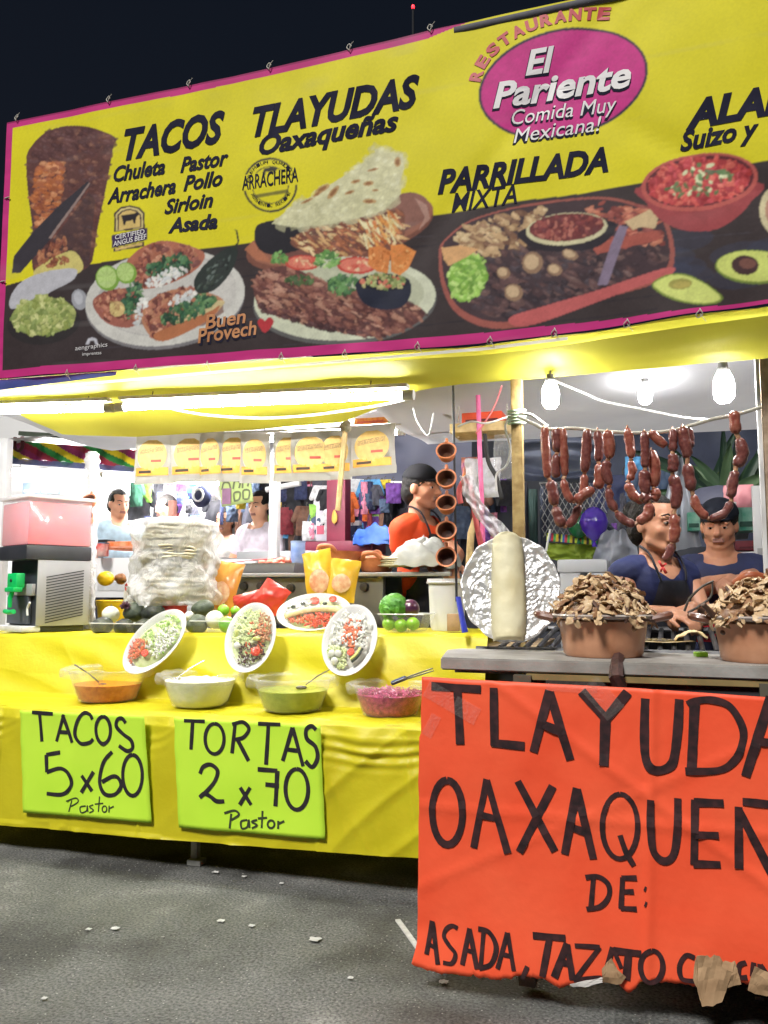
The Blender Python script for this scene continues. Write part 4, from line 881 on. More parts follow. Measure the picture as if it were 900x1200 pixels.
k = MB(); k.box((.40, 2.397, .858), (1.5, .02, .016)); k.build('wood_lip', mat('lip_wood', lin((150, 130, 84)), .7), gt)
# bars, sloping up a little towards the back
m_bar = mat('grill_bar', (.06, .06, .065), .4, (.11, .11, .115), 30, metal=.6)
k = MB()
for i in range(30):
    x = -.50 + i*.043; k.tube([(x, 2.81, GZ + .004), (x + .005, 3.05, GZ + .03), (x + .01, 3.3, GZ + .052)], .009, 8)
k.tube([(-.58, 2.805, GZ + .0), (.75, 2.805, GZ + .0)], .009, 8); k.tube([(-.58, 3.31, GZ + .05), (.75, 3.31, GZ + .05)], .012, 8); k.build('grill_bars', m_bar, gt)
k = MB(); k.box((.1, 3.06, GZ - .06), (1.5, .56, .04)); k.build('ash_tray', mat('ash', (.16, .15, .14), .9, (.05, .05, .05), 30, .6), gt)
# charred wooden stick poking out under the board
a, b = P(722, 772, y=2.37), P(727, 806, y=2.36)
k = MB(); k.tube([a + Vector((0, .25, .0)), a + Vector((0, .03, -.016)), a + Vector((0, -.028, -.05)), b], [.017, .019, .02, .02], 7); tag(k.build('charred_stick', mat('old_red_wood', (.10, .045, .04), .6, (.05, .025, .022), 60, .2), loc=b, angle=30), 'dark worn wooden stick poking out under the grey board above the orange sign', 'stick')
# ================================================================== GOODS ON THE YELLOW TABLE
m_clear = film('clear_plastic', (.9, .92, .92), .06, .08, 12, .15, .30)
m_bag = film('thin_bag', (.95, .95, .95), .06, .2, 30, .7, .26)
m_plate = mat('white_foam', (.80, .80, .79), .5, (.74, .74, .73), 20)
# ---- four tall translucent bowls with sauces
def bowl(label, slabel, px, py, wpx, m_fill, lvl, chunky, spoon=None, group='plastic bowls of sauce on the yellow cloth', filler=None, fname='salsa', cat='salsa'):
    c = P(px, py, z=LZ + .004); c.y += .09; s = W(wpx, c.y, px)/2
    t = thing('sauce_bowl', label, 'bowl', c, group); h = s*.80
    pr = [(0.001, 0), (s*.60, 0), (s*.70, h*.04), (s*.84, h*.5), (s*.95, h*.96), (s*1.04, h*1.0), (s*1.05, h*.985)]
    k = MB(); k.lathe(pr, c, 40); k.build('bowl_body', m_clear, t)
    # plastic bag lining turned over the rim
    k = MB(); n = 60; ph = random.random()*9
    k.sheet(lambda u, v: c + Vector((math.cos(u*6.2832), math.sin(u*6.2832), 0)) * (s*(1.0 + .13*math.sin(v*2.2) + .05*nz(math.cos(u*6.28)*3+ph, math.sin(u*6.28)*3, v*2))) + Vector((0, 0, h*(.92 + .14*math.sin(math.pi*min(1, v*1.25)) - .16*v*v) + .012*nz(math.cos(u*6.28)*4, math.sin(u*6.28)*4+ph, v*3))), n, 8)
    k.build('bag_liner', m_bag, t, angle=180)
    f = MB(); zf = h*lvl
    rr = lambda z: s*float(np.interp(z/h, [0, .04, .5, .96], [.60, .70, .84, .95]))*.965
    nn = 44
    vs_ = []; N_ = 12
    prof = [(rr(zf*q/6)*1.0, zf*q/6 + .002) for q in range(7)]
    f.lathe([(.001, .004)] + prof, c, nn)
    def surf(u, v):
        r_ = rr(zf)*v; a = u*6.2832; return c + Vector((r_*math.cos(a), r_*math.sin(a), zf + .002 + (chunky*(fbm(r_*math.cos(a)*45, r_*math.sin(a)*45, ph)) if v < .97 else 0)))
    f.sheet(surf, nn, 22)
    o = f.build(fname, m_fill, loc=c, angle=60); tag(o, slabel, cat, None)
    return c, s, h, zf, t
sauces = {}
m_s1 = mat('orange_salsa', lin((222, 120, 48)), .25, lin((196, 92, 36)), 40, .1, 60, coat=.4); m_s2 = mat('pale_cream', lin((246, 246, 230)), .4, lin((232, 236, 208)), 22, .3, 50, coat=.2)
m_s3 = mat('green_salsa', lin((176, 186, 70)), .3, lin((150, 164, 52)), 26, .2, 60, coat=.4); m_s4 = mat('pickled_onion', lin((206, 70, 130)), .4, lin((150, 30, 90)), 60, .4, 80, coat=.4)
b1 = bowl('clear plastic bowl of orange salsa, leftmost of the four on the cloth', 'thin orange salsa in the leftmost plastic bowl', 111, 824, 92, m_s1, .52, .001)
b2 = bowl('clear plastic bowl of pale cream, second from the left on the cloth', 'pale cream sauce with a spoon in it in the second bowl', 221, 830, 90, m_s2, .80, .012, cat='sauce', fname='cream_sauce')
b3 = bowl('clear plastic bowl of green salsa, between the cream and the purple onion', 'smooth green salsa in the third plastic bowl', 332, 836, 94, m_s3, .62, .002)
b4 = bowl('clear plastic bowl of purple onion beside the orange sign', 'chopped purple pickled onion heaped in the rightmost bowl', 449, 842, 90, m_s4, .66, .012, cat='onion', fname='pickled_onion')
# shreds of onion
k = MB()
for i in range(240):
    c, s, h, zf, _ = b4; a = random.random()*6.28; r_ = s*.80*math.sqrt(random.random()); p = c + Vector((r_*math.cos(a), r_*math.sin(a), zf + .004 + .012*random.random()))
    d = Vector((random.uniform(-1, 1), random.uniform(-1, 1), random.uniform(-.3, .6))).normalized()*random.uniform(.008, .018); e = d.orthogonal().normalized()*.006
    k.tube([p - d, p + e, p + d], .0024, 5)
tag(k.build('onion_shreds', mat('onion_shreds', lin((226, 110, 160)), .35, lin((150, 24, 84)), 35, coat=.3), loc=b4[0]), 'shiny purple onion shreds lying on top of the rightmost bowl', 'onion', kind='stuff')
def spoon(label, p, d, m, L=.2, name='serving_spoon', cat='spoon'):
    d = Vector(d).normalized(); p = Vector(p); t = thing(name, label, cat, p)
    k = MB(); k.tube([p, p + d*L*.4 + Vector((0, 0, .006)), p + d*L], [.005, .0045, .0065], 8, flat=.5); k.build('handle', m, t)
    k = MB(); k.ell(p - d*.022, (.024, .017, .008), rz=math.atan2(d.y, d.x)); k.build('spoon_bowl', m, t); return t
m_dk = mat('dark_handle', (.07, .055, .04), .4, (.03, .025, .02), 40); m_inox = mat('stainless', (.6, .6, .6), .25, (.5, .5, .5), 12, metal=.9)
c, s, h, zf, _ = b1; spoon('dark ladle leaning in the orange salsa', c + Vector((-.02, -.04, zf + .01)), (-.62, -.1, .40), m_dk, .14)
c, s, h, zf, _ = b2; spoon('steel spoon with a dark tip lying in the pale cream', c + Vector((-.07, -.05, zf + .02)), (.34, .6, .36), m_inox, .13)
c, s, h, zf, _ = b3; spoon('thin spoon slanting out of the green salsa', c + Vector((.05, .02, zf + .02)), (.7, .2, .45), m_dk, .15)
c, s, h, zf, _ = b4
t = thing('tongs', 'dark blue and steel tongs lying across the onion bowl', 'tongs', c)
A_, B_ = P(462, 800, y=3.05), P(508, 786, y=3.0)
for dz, dy in ((0, 0), (.010, -.012)):
    k = MB(); k.tube([A_ + Vector((0, dy, 0)), A_.lerp(B_, .5) + Vector((0, dy*1.4, dz*.7)), B_ + Vector((0, dy, dz))], [.007, .006, .005], 8, flat=.5); k.build('tong_arm', m_dk, t)
k = MB(); k.tube([A_ - Vector((.008, 0, .002)), A_.lerp(B_, .3) + Vector((0, -.006, .005))], .009, 8); k.build('blue_grip', mat('navy_rubber', (.02, .04, .14), .5), t)
# ---- leaning oval plates with display dishes
def plate(label, flabel, px, py, rx, ry, tilt_px, y, food, lean=24):
    """oval foam plate standing on edge; food(u,v,put) in plate coordinates -1..1"""
    c = P(px, py, y=y); a, b = W(rx, y, px), W(ry, y, px)
    M = Matrix.Translation(c) @ Matrix.Rotation(TH*.5, 4, 'Z') @ Matrix.Rotation(R(-lean), 4, 'X') @ Matrix.Rotation(R(tilt_px), 4, 'Y')    # local x right, z up, -y towards viewer
    t = thing('foam_plate', label, 'plate', c, 'white oval plates of sample dishes')
    k = MB(); n = 48
    prof = [(0.001, .016), (.72, .016), (.80, .008), (.94, -.008), (1.0, -.010), (1.01, -.006), (.95, -.002), (.82, .014), (.74, .021), (.001, .021)]
    vs_ = [M @ Vector((a*r*math.cos(2*math.pi*i/n), y_, b*r*math.sin(2*math.pi*i/n))) for r, y_ in prof for i in range(n)]
    k.add(vs_, [(j*n+i, j*n+(i+1) % n, (j+1)*n+(i+1) % n, (j+1)*n+i) for j in range(len(prof)-1) for i in range(n)]); k.build('plate_body', m_plate, t, angle=60)
    f = thing('sample_dish', flabel, 'food', c)
    base = MB(); base.sheet(lambda u, v: M @ Vector((a*.80*v*math.cos(u*6.2832), .014 - .020*(1-v**3) + .006*fbm(u*6, v*4, px), b*.80*v*math.sin(u*6.2832))), 36, 10)
    def put(u, v, d=0): return M @ Vector((a*u, .002 - .014*max(0, 1-(u*u+v*v)) - d, b*v))
    food(f, base, put, a, b, M)
    k = MB(); k.sheet(lambda u, v: M @ Vector((a*.93*v*math.cos(u*6.2832), -.010 - .030*(1-v**2) + .005*fbm(math.cos(u*6.28)*v*4 + px, math.sin(u*6.28)*v*4, 2), b*.93*v*math.sin(u*6.2832))), 40, 14); k.build('cling_film', film('cling_film', (.96, .97, .97), .02, .12, 30, .8, .16), t, angle=180)
    return t
def bits(n, box, put, size, m, f, name, flatk=.45, stretch=2.2, seed=0, d=.002):
    rnd = random.Random(seed); k = MB(); i = 0; u0, u1, v0, v1 = box; n = int(n*1.9); size *= .72; flatk *= .75
    while i < n:
        u, v = rnd.uniform(u0, u1), rnd.uniform(v0, v1)
        if u*u + v*v > .68: 
            i += 1; continue
        i += 1; r_ = rnd.uniform(size*.6, size*1.3)
        k.ell(put(u, v, d + rnd.random()*.004), (r_*rnd.uniform(1, stretch), r_*flatk, r_*.8), rz=rnd.uniform(-.5, .5), ry=rnd.uniform(-1.6, 1.6), rx=rnd.uniform(-.5, .5), seg=7, rings=5, jit=.3)
    return k.build(name, m, f, angle=180)
def slice_(put, u, v, r_, f, M, m_skin, m_flesh, name='tomato_slice', d=.010):
    k = MB(); c = put(u, v, d); Q = Matrix.Translation(c) @ (M.to_3x3().to_4x4()) @ Matrix.Rotation(R(90), 4, 'X') @ Matrix.Rotation(random.uniform(-.3, .3), 4, 'Y')
    k.lathe([(.0005, .003), (r_*.86, .003), (r_, .001), (r_, -.003), (.0005, -.003)], (0, 0, 0), 18, M=Q); o = k.build(name, m_skin, f)
    k = MB()
    for j in range(5):
        a = j*1.2566; k.ell(Q @ Vector((r_*.5*math.cos(a), r_*.5*math.sin(a), .003)), (r_*.24, r_*.16, .0012), seg=8, rings=5)
    k.ell(Q @ Vector((0, 0, .003)), (r_*.18, r_*.18, .0012), seg=8, rings=5); k.build('tomato_flesh', m_flesh, o)
m_rice = mat('pale_lettuce', lin((218, 226, 176)), .5, lin((190, 206, 130)), 30, .3, 60); m_let = mat('lettuce', lin((150, 190, 84)), .5, lin((200, 220, 150)), 30, .3)
m_tom = mat('tomato', lin((226, 84, 54)), .3, lin((206, 62, 40)), 40, coat=.3); m_tomf = mat('tomato_flesh', lin((246, 150, 110)), .3, lin((240, 130, 90)), 40, coat=.3)
m_pst = mat('orange_meat', lin((226, 128, 78)), .45, lin((196, 92, 52)), 50, .3); m_bean = mat('beans', lin((98, 66, 52)), .45, lin((60, 40, 34)), 60, .3); m_onw = mat('white_onion', (.78, .78, .74), .4, (.7, .72, .62), 30); m_avo = mat('avocado_flesh', lin((190, 200, 96)), .4, lin((214, 214, 130)), 25); m_skin = mat('avocado_skin', (.03, .045, .02), .5)
m_chs = mat('fresh_cheese', (.76, .75, .68), .6, (.66, .66, .58), 40, .3)
def f1(f, base, put, a, b, M):
    base.build('dish_base', m_rice, f, angle=180)
    bits(70, (-.6, .75, -.2, .85), put, .008, m_let, f, 'shredded_lettuce', seed=1); bits(60, (-.1, .7, -.3, .6), put, .008, m_onw, f, 'onion_rings', seed=2); bits(60, (-.7, -.1, -.85, -.15), put, .009, m_pst, f, 'chopped_meat', seed=3); bits(40, (.1, .6, -.1, .5), put, .007, m_chs, f, 'crumbled_cheese', seed=4)
    slice_(put, .12, -.38, .017, f, M, m_tom, m_tomf)
def f2(f, base, put, a, b, M):
    base.build('dish_base', m_rice, f, angle=180)
    bits(110, (-.7, .2, -.2, .8), put, .008, m_rice, f, 'shredded_lettuce', seed=5); bits(60, (.15, .75, -.1, .85), put, .008, mat('pork_crackle', lin((202, 160, 112)), .5, lin((160, 100, 66)), 40, .3), f, 'pork_pieces', seed=6); bits(90, (-.3, .7, -.9, -.2), put, .0065, m_bean, f, 'beans', seed=7); bits(30, (-.1, .6, -.5, .4), put, .008, m_pst, f, 'chopped_meat', seed=8); bits(40, (-.5, .4, -.95, -.6), put, .005, m_onw, f, 'onion_bits', seed=9)
    slice_(put, .36, -.42, .020, f, M, m_tom, m_tomf)
    k = MB(); k.ell(put(-.42, -.30, .012), (.017, .010, .015)); k.build('boiled_egg', m_onw, f); k = MB(); k.ell(put(-.55, .05, .008), (.009, .006, .020)); k.build('avocado_slice', m_avo, f); k = MB(); k.ell(put(.32, -.08, .014), (.018, .007, .010)); k.build('avocado_slice', m_avo, f); k = MB(); k.ell(put(-.34, .52, .008), (.008, .004, .005)); k.build('olive', m_skin, f)
def f3(f, base, put, a, b, M):
    base.build('dish_base', m_chs, f, angle=180)
    bits(60, (-.7, .7, -.2, .8), put, .011, m_onw, f, 'cheese_pieces', seed=11); bits(70, (-.28, .30, -.2, .55), put, .009, m_pst, f, 'chopped_meat', seed=12); bits(60, (-.7, .1, -.85, -.25), put, .009, m_rice, f, 'shredded_lettuce', seed=13)
    slice_(put, .18, -.36, .016, f, M, m_tom, m_tomf)
    for u, v in ((-.5, -.48), (-.26, -.46), (-.34, -.66)):
        k = MB(); k.ell(put(u, v, .012), (.016, .008, .016)); k.build('onion_ring', m_onw, f)
    k = MB(); q = [put(.28, -.62, .012), put(.46, -.46, .014), put(.56, -.22, .012)]; k.tube(smooth_pts(q, 5), .006, 8); k.build('cucumber_peel', m_skin, f); k = MB(); q = [put(.24, -.56, .012), put(.40, -.42, .015), put(.50, -.22, .013)]; k.tube(smooth_pts(q, 5), .007, 8); k.build('avocado_slice', m_avo, f)
plate('white oval plate tilted far over, leaning between the orange and cream bowls', 'meat and pale lettuce on the strongly tilted plate', 182, 752, 27, 45, 36, 3.26, f1)
plate('upright white oval plate with beans and egg, behind the green bowl', 'rice, beans, egg and tomato on the upright plate above the green salsa', 294, 747, 30, 43, 3, 3.26, f2)
plate('upright white oval plate with orange meat, behind the purple onion bowl', 'orange meat over white cheese on the plate above the onion bowl', 410, 750, 32, 44, 8, 3.26, f3)
# ---- flat oval plate with folded tlayuda on the upper tier
def f4(f, base, put, a, b, M):
    base.build('dish_base', m_rice, f, angle=180)
    bits(60, (-.8, .3, -.2, .5), put, .010, m_chs, f, 'cheese_pieces', seed=21); bits(50, (-.2, .85, -.75, -.2), put, .010, mat('red_salsa_meat', lin((222, 96, 58)), .4, lin((190, 70, 44)), 40, .3), f, 'chopped_meat', seed=22); bits(40, (-.8, .0, -.6, -.1), put, .008, m_pst, f, 'fried_bits', seed=23)
    k = MB(); k.sheet(lambda u, v: put(-.75 + 1.6*u, -.05 + .34*math.sin(u*3.1)*.5 - .30*v + .1*u, .012 + .012*math.sin(math.pi*v) + .004*nz(u*6, v*4)), 24, 8); k.build('folded_tortilla', mat('tortilla', lin((238, 222, 178)), .6, lin((214, 186, 130)), 22, .2), f, angle=180, thick=.003)
    slice_(put, .02, .48, .022, f, M, m_tom, m_tomf, d=.016); slice_(put, .50, .56, .018, f, M, m_tom, m_tomf, d=.016)
    for u, v in ((-.55, .22), (-.3, .36), (.3, .3)):
        k = MB(); k.ell(put(u, v, .014), (.012, .004, .008), rz=.4); k.build('avocado_peel', m_skin, f)
plate('wide white oval plate propped on the upper tier in front of the yellow bags', 'folded tortilla with tomato slices on the wide propped plate', 368, 718, 44, 27, -4, 3.56, f4, lean=38)
# ---- clear trays of vegetables on the upper tier
def tray(label, pxa, pxb, y, dp, hh, taper=.012):
    a, b = P(pxa, 745, y=y).x, P(pxb, 745, y=y).x; z = TZ((a+b)/2) + .005; c = Vector(((a+b)/2, y + dp/2, z)); t = thing('clear_tray', label, 'tray', c, 'clear trays of vegetables')
    k = MB(); hw = (b-a)/2
    o_ = [(-hw+taper, -dp/2+taper, .0), (hw-taper, -dp/2+taper, .0), (hw-taper, dp/2-taper, .0), (-hw+taper, dp/2-taper, .0)]; u_ = [(-hw, -dp/2, hh), (hw, -dp/2, hh), (hw, dp/2, hh), (-hw, dp/2, hh)]; l_ = [(-hw-.01, -dp/2-.01, hh+.002), (hw+.01, -dp/2-.01, hh+.002), (hw+.01, dp/2+.01, hh+.002), (-hw-.01, dp/2+.01, hh+.002)]
    k.add([c + Vector(v) for v in o_ + u_ + l_], [(0, 1, 2, 3)] + [(i, (i+1) % 4, 4+(i+1) % 4, 4+i) for i in range(4)] + [(4+i, 4+(i+1) % 4, 8+(i+1) % 4, 8+i) for i in range(4)])
    k.build('tray_body', m_clear, t, smooth=False); k = MB(); q = [c + Vector(v) for v in u_]; k.tube(q + [q[0]], .003, 6); k.build('tray_rim', film('tray_rim', (.92, .94, .94), .55, .1, 10, .1, .3), t); return c
m_av1 = mat('dark_avocado', (.030, .034, .032), .42, (.055, .065, .045), 26, .4, 70); m_av2 = mat('grey_green_avocado', (.10, .125, .085), .45, (.05, .065, .05), 22, .4, 70)
m_wo = mat('white_onion_skin', (.78, .77, .70), .3, (.66, .68, .55), 9, coat=.3); m_po = mat('purple_onion_skin', (.10, .02, .06), .3, (.05, .012, .04), 9, coat=.4); m_gt = mat('green_tomato', lin((140, 190, 90)), .35, lin((110, 170, 70)), 14, coat=.3); m_lime = mat('lime_card', (0, 0, 0)); m_limef = mat('lime_fruit', lin((150, 200, 50)), .35, lin((120, 176, 36)), 14, .1, 80, coat=.2)
def fruit(kind, px, py, y, rpx, m, label, elong=1.0, ang=0, group=None, stem=None):
    p = P(px, py, y=y); r_ = W(rpx, y, px)
    k = MB(); k.ell((0, 0, 0), (r_*elong, r_, r_*.96), seg=20, rings=14, jit=.06, js=3)
    if kind == 'avocado':
        k.v = [(x*(1 - .18*(x/(r_*elong))) , y_*(1 - .25*max(0, x/(r_*elong))), z_*(1 - .25*max(0, x/(r_*elong)))) for x, y_, z_ in k.v]
    k.xf(Matrix.Translation(p) @ Matrix.Rotation(ang, 4, 'Z') @ Matrix.Rotation(-.2, 4, 'Y')); o = k.build(kind, m, loc=p, angle=180)
    if kind in ('onion', 'tomatillo'):
        s_ = MB(); s_.tube([p + Vector((0, 0, r_*.85)), p + Vector((.004, -.003, r_*1.15))], [.006, .002], 6); s_.build('stem_tip', mat('dry_stem', (.3, .26, .15), .8), o)
        o.children[0].location = (0, 0, 0); 
        for v in o.children[0].data.vertices: v.co = v.co + Vector((0, 0, 0))
    return tag(o, label, kind, group)
tray('low clear tray of dark avocados beside the drink dispenser', 104, 212, 3.43, .2, .04)
fruit('avocado', 122, 733, 3.50, 11, m_av1, 'black avocado at the left end of the first clear tray', 1.25, .3)
fruit('avocado', 147, 735, 3.47, 11, m_av1, 'black avocado second from the left in the first clear tray', 1.25, -.2)
fruit('avocado', 171, 735, 3.48, 11, m_av1, 'black avocado under the dark purple leaf in the first clear tray', 1.2, .5)
fruit('avocado', 194, 733, 3.5, 11, m_av1, 'black avocado at the right end of the first tray, behind the tilted plate', 1.2, .1)
fruit('onion', 130, 720, 3.60, 10, m_wo, 'white onion behind the black avocados near the dispenser')
fruit('avocado', 160, 717, 3.56, 12, m_av2, 'round grey green avocado on top of the first tray', 1.1, .8)
fruit('avocado', 182, 718, 3.56, 11, m_av1, 'black avocado on top of the first tray, beside the wrapped stack', 1.35, .2)
k = MB(); c = P(147, 712, y=3.5)
for i in range(34):
    a = random.uniform(0, 6.28); e = random.uniform(-.2, 1.2); d = Vector((math.cos(a)*math.cos(e), math.sin(a)*math.cos(e)*.6, math.sin(e)))*random.uniform(.02, .04); q = d.orthogonal().normalized()*.008
    k.add([c, c + d*.6 + q, c + d, c + d*.6 - q], [(0, 1, 2, 3)])
tag(k.build('purple_leaf', mat('purple_leaf', (.045, .012, .03), .5, (.09, .03, .05), 50), loc=c, thick=.001), 'curly dark purple leaf bunch on the first tray of avocados', 'leaf')
tray('second clear tray of vegetables between two leaning plates', 222, 286, 3.43, .2, .05)
fruit('avocado', 233, 731, 3.49, 12, m_av2, 'grey green avocado at the left of the second clear tray', 1.1, 1.0)
fruit('onion', 252, 726, 3.50, 11, m_wo, 'white onion between avocado and green tomatillos in the second tray')
fruit('tomatillo', 266, 732, 3.47, 10, m_gt, 'large pale green tomatillo at the front of the second tray')
fruit('tomatillo', 262, 715, 3.56, 7, m_limef, 'small bright green tomatillo at the back of the second tray')
fruit('tomatillo', 276, 716, 3.58, 6, m_limef, 'smallest bright green tomatillo, beside the red bag')
fruit('onion', 281, 727, 3.56, 10, m_po, 'dark purple onion beside the tomatillos behind the bean plate')
fruit('avocado', 240, 712, 3.6, 10, m_av2, 'dark green avocado behind the second tray beneath the yellow bag', 1.4, .2)
fruit('onion', 222, 722, 3.54, 6, m_wo, 'small white onion beside the red bucket')
cT = tray('clear tray of limes, lettuce and cabbage near the foil disc', 443, 496, 3.44, .2, .075, .03)
for i, (px, py) in enumerate(((456, 731), (470, 733), (484, 731))):
    fruit('lime', px, py, 3.50, 8, m_limef, ('leftmost lime under the green lettuce', 'middle lime in the clear tray', 'lime at the right under the purple cabbage')[i])
fruit('cabbage', 481, 713, 3.53, 11, m_po, 'small purple cabbage head on the limes in the tray')
def lettuce(c, r_, n, m, name, label, cat):
    t = MB()
    for i in range(n):
        a = random.uniform(0, 6.28); e = random.uniform(-.3, 1.4); d = Vector((math.cos(a)*math.cos(e), math.sin(a)*math.cos(e), math.sin(e))); s1 = d.orthogonal().normalized(); s2 = d.cross(s1); w_ = r_*random.uniform(.35, .6); ph = random.random()*9
        t.sheet(lambda u, v: c + d*(r_*(.65 + .35*math.cos((u-.5)*2.2)*math.cos((v-.5)*2.2)) + .12*r_*math.sin(u*14 + ph)*v) + s1*(u-.5)*2*w_ + s2*(v-.5)*2*w_ + s1*.1*r_*math.sin(v*12+ph), 7, 7)
    return tag(t.build(name, m, loc=c, angle=180), label, cat)
lettuce(P(462, 713, y=3.52), W(19, 3.52)*.9, 26, mat('lettuce_leaf', lin((104, 170, 62)), .45, lin((70, 136, 44)), 26, .2, sheet=.2), 'lettuce', 'curly green lettuce head in the tray of limes', 'lettuce')
# ---- stack of tortillas in a plastic bag, on a red bucket
c = P(205, 707, y=3.72); s = W(44, 3.72, 205); hz = P(205, 610, y=3.72).z - c.z
t = thing('tortilla_stack', 'tall stack of big tortillas wrapped in clear plastic, on a red bucket', 'tortillas', c)
rnd = random.Random(6); NB = [(.03, .27, 8), (.28, .47, 6), (.49, .70, 7), (.71, .97, 8)]
for bi, (f0_, f1_, nl) in enumerate(NB):      # four bundles, each of soft overlapping tortillas
    k = MB(); bx, by, br = rnd.uniform(-.022, .022), rnd.uniform(-.015, .015), s*(.95, .90, .93, .90)[bi]
    for j in range(nl):
        z0 = hz*(f0_ + (f1_-f0_)*j/nl); ph = rnd.random()*30; rr = br*rnd.uniform(.93, 1.02); dx, dy = bx + rnd.uniform(-.008, .008), by + rnd.uniform(-.008, .008); th = hz*(f1_-f0_)/nl*1.5; dome_ = .022 if (j == nl-1) else .004
        def f(v, ph=ph, dx=dx, dy=dy, rr=rr): 
            q = math.hypot(v.x, v.y)/rr; return Vector((v.x*(1+.04*nz(v.x*9, v.y*9, ph)) + dx, v.y*(1+.04*nz(v.y*9, v.x*9, ph+2)) + dy, v.z + q*q*(.016*nz(v.x*10, v.y*10, ph) + .010*nz(v.x*24, v.y*24, ph+5) - .010*bi*.5)))
        k.lathe([(.001, z0), (rr*.6, z0), (rr*.97, z0 + .002), (rr, z0 + th*.35), (rr*.985, z0 + th*.6), (rr*.8, z0 + th + dome_*.3), (rr*.4, z0 + th + dome_*.8), (.001, z0 + th + dome_)], (0, 0, 0), 56, jit=f)
    k.xf(Matrix.Translation(c)); k.build('tortilla_bundle', mat('tortilla_cream', lin((232, 228, 208)), .7, lin((212, 204, 176)), 14, .2), t, angle=180)
k = MB(); k.sheet(lambda u, v: c + Vector((math.cos(u*6.2832), math.sin(u*6.2832), 0))*s*(1.10 + .06*math.sin(v*9) + .20*nz(math.cos(u*6.28)*2.5, math.sin(u*6.28)*2.5, v*5) + .07*nz(math.cos(u*6.28)*9, math.sin(u*6.28)*9, v*12))*(1 if v < .9 else math.sqrt(max(.0001, 1-((v-.9)/.1)**2))) + Vector((0, 0, hz*(-.02 + 1.06*v))), 90, 60); k.build('plastic_bag', film('stack_bag', (.97, .98, .98), .30, .2, 20, .9, .45), t, angle=180)
k = MB(); q = c + Vector((-.10, -.12, .02)); k.sheet(lambda u, v: q + Vector((-.10*u + .02*nz(u*6, v*6), -.04*math.sin(u*3) + .03*nz(u*5, v*7, 4), (v-.5)*.13*(.5+u*.6) + .02*nz(v*9, u*6, 2))), 14, 14); k.build('bag_tail', film('stack_bag', (.95, .96, .96), .3), t, angle=180)
b = Vector((c.x + W(8, 3.72), 3.66, TZ(c.x))); k = MB(); bt = thing('red_bucket', 'small red bucket under the wrapped tortilla stack', 'bucket', b)
k.lathe([(.001, 0), (.052, 0), (.058, .02), (.066, c.z - b.z - .004), (.070, c.z - b.z - .004), (.07, c.z - b.z - .014)], b, 28); k.build('bucket_body', mat('red_plastic', lin((196, 62, 62)), .4, lin((176, 50, 52)), 10), bt); k = MB(); k.lathe([(.071, c.z-b.z-.012), (.074, c.z-b.z-.008), (.071, c.z-b.z-.003)], b, 28); k.build('bucket_rim', mat('red_plastic', (0, 0, 0)), bt)
# ---- pillow bags
def pillow(k, c, w_, h_, th, ax=Vector((1, 0, 0)), up=Vector((0, 0, 1)), ph=0, nu=18, nv_=18, crump=.006):
    nn = ax.cross(up).normalized()
    for sgn in (1, -1):
        k.sheet(lambda u, v: c + ax*w_*(u-.5)*(1 + .06*math.sin(v*6.28+ph)*(1 if abs(v-.5) > .3 else .4)) + up*h_*(v-.5) + nn*(sgn*th*(math.sin(math.pi*u)**.6)*(math.sin(math.pi*v)**.7) + crump*fbm(u*5+ph, v*5, ph)), nu, nv_)
m_chip = mat('yellow_foil', lin((240, 196, 52)), .3, lin((230, 172, 36)), 7, .3, 20, coat=.4); m_chip2 = mat('orange_foil', lin((234, 168, 74)), .3, lin((220, 140, 56)), 7, .3, 20, coat=.4)
def snack(label, px, py, wpx, hpx, y, m, tilt, name='snack_bag', print_=True, back=.28):
    c = P(px, py, y=y); w_, h_ = W(wpx, y, px), W(hpx, y, px); ax = (Matrix.Rotation(TH*.6, 3, 'Z') @ Vector((math.cos(tilt), 0, math.sin(tilt)))); up = (Matrix.Rotation(TH*.6, 3, 'Z') @ Vector((-math.sin(tilt), back, math.cos(tilt)))).normalized()
    t = thing(name, label, 'snack bag', c - up*h_/2); k = MB(); pillow(k, c, w_, h_, .04, ax, up, px*.1); k.build('foil_bag', m, t, angle=180)
    if print_:
        nn = ax.cross(up).normalized(); nn = nn if nn.y < 0 else -nn
        k = MB(); pts = [(math.cos(a)*.33, math.sin(a)*.26) for a in [6.2832*i/24 for i in range(24)]]
        f = lambda u, v: c + ax*w_*u + up*h_*v + nn*(.04*(math.sin(math.pi*(u+.5))**.6)*(math.sin(math.pi*(v+.5))**.7) + .009 )
        k.sheet(lambda u, v: f((u-.5)*.66*math.sqrt(max(0.02, 1-((v-.5)*2)**2)), -.12 + (v-.5)*.42), 12, 12); k.build('printed_label', mat('bag_print', lin((246, 214, 170)), .4, lin((226, 150, 110)), 32), t, angle=180)
    return t
snack('yellow snack bag leaning left behind the wide plate, left of the pair', 375, 676, 36, 66, 3.88, m_chip, .22)
snack('yellow snack bag behind the wide plate, right of the pair', 402, 680, 34, 52, 3.86, m_chip, -.12)
snack('orange yellow snack bag squeezed behind the wrapped tortilla stack', 262, 690, 34, 66, 3.86, m_chip2, -.18)
m_rb = mat('red_foil', lin((220, 70, 56)), .3, lin((196, 50, 44)), 9, .4, 20, coat=.4)
for px, py, wp, hp, tl, lab in ((290, 704, 34, 20, .25, 'flattened red snack bag beside the yellow bag'), (318, 699, 34, 34, -.55, 'pointed red snack bag standing left of the wide plate')):
    snack(lab, px, py, wp, hp, 3.74, m_rb, tl, print_=False)
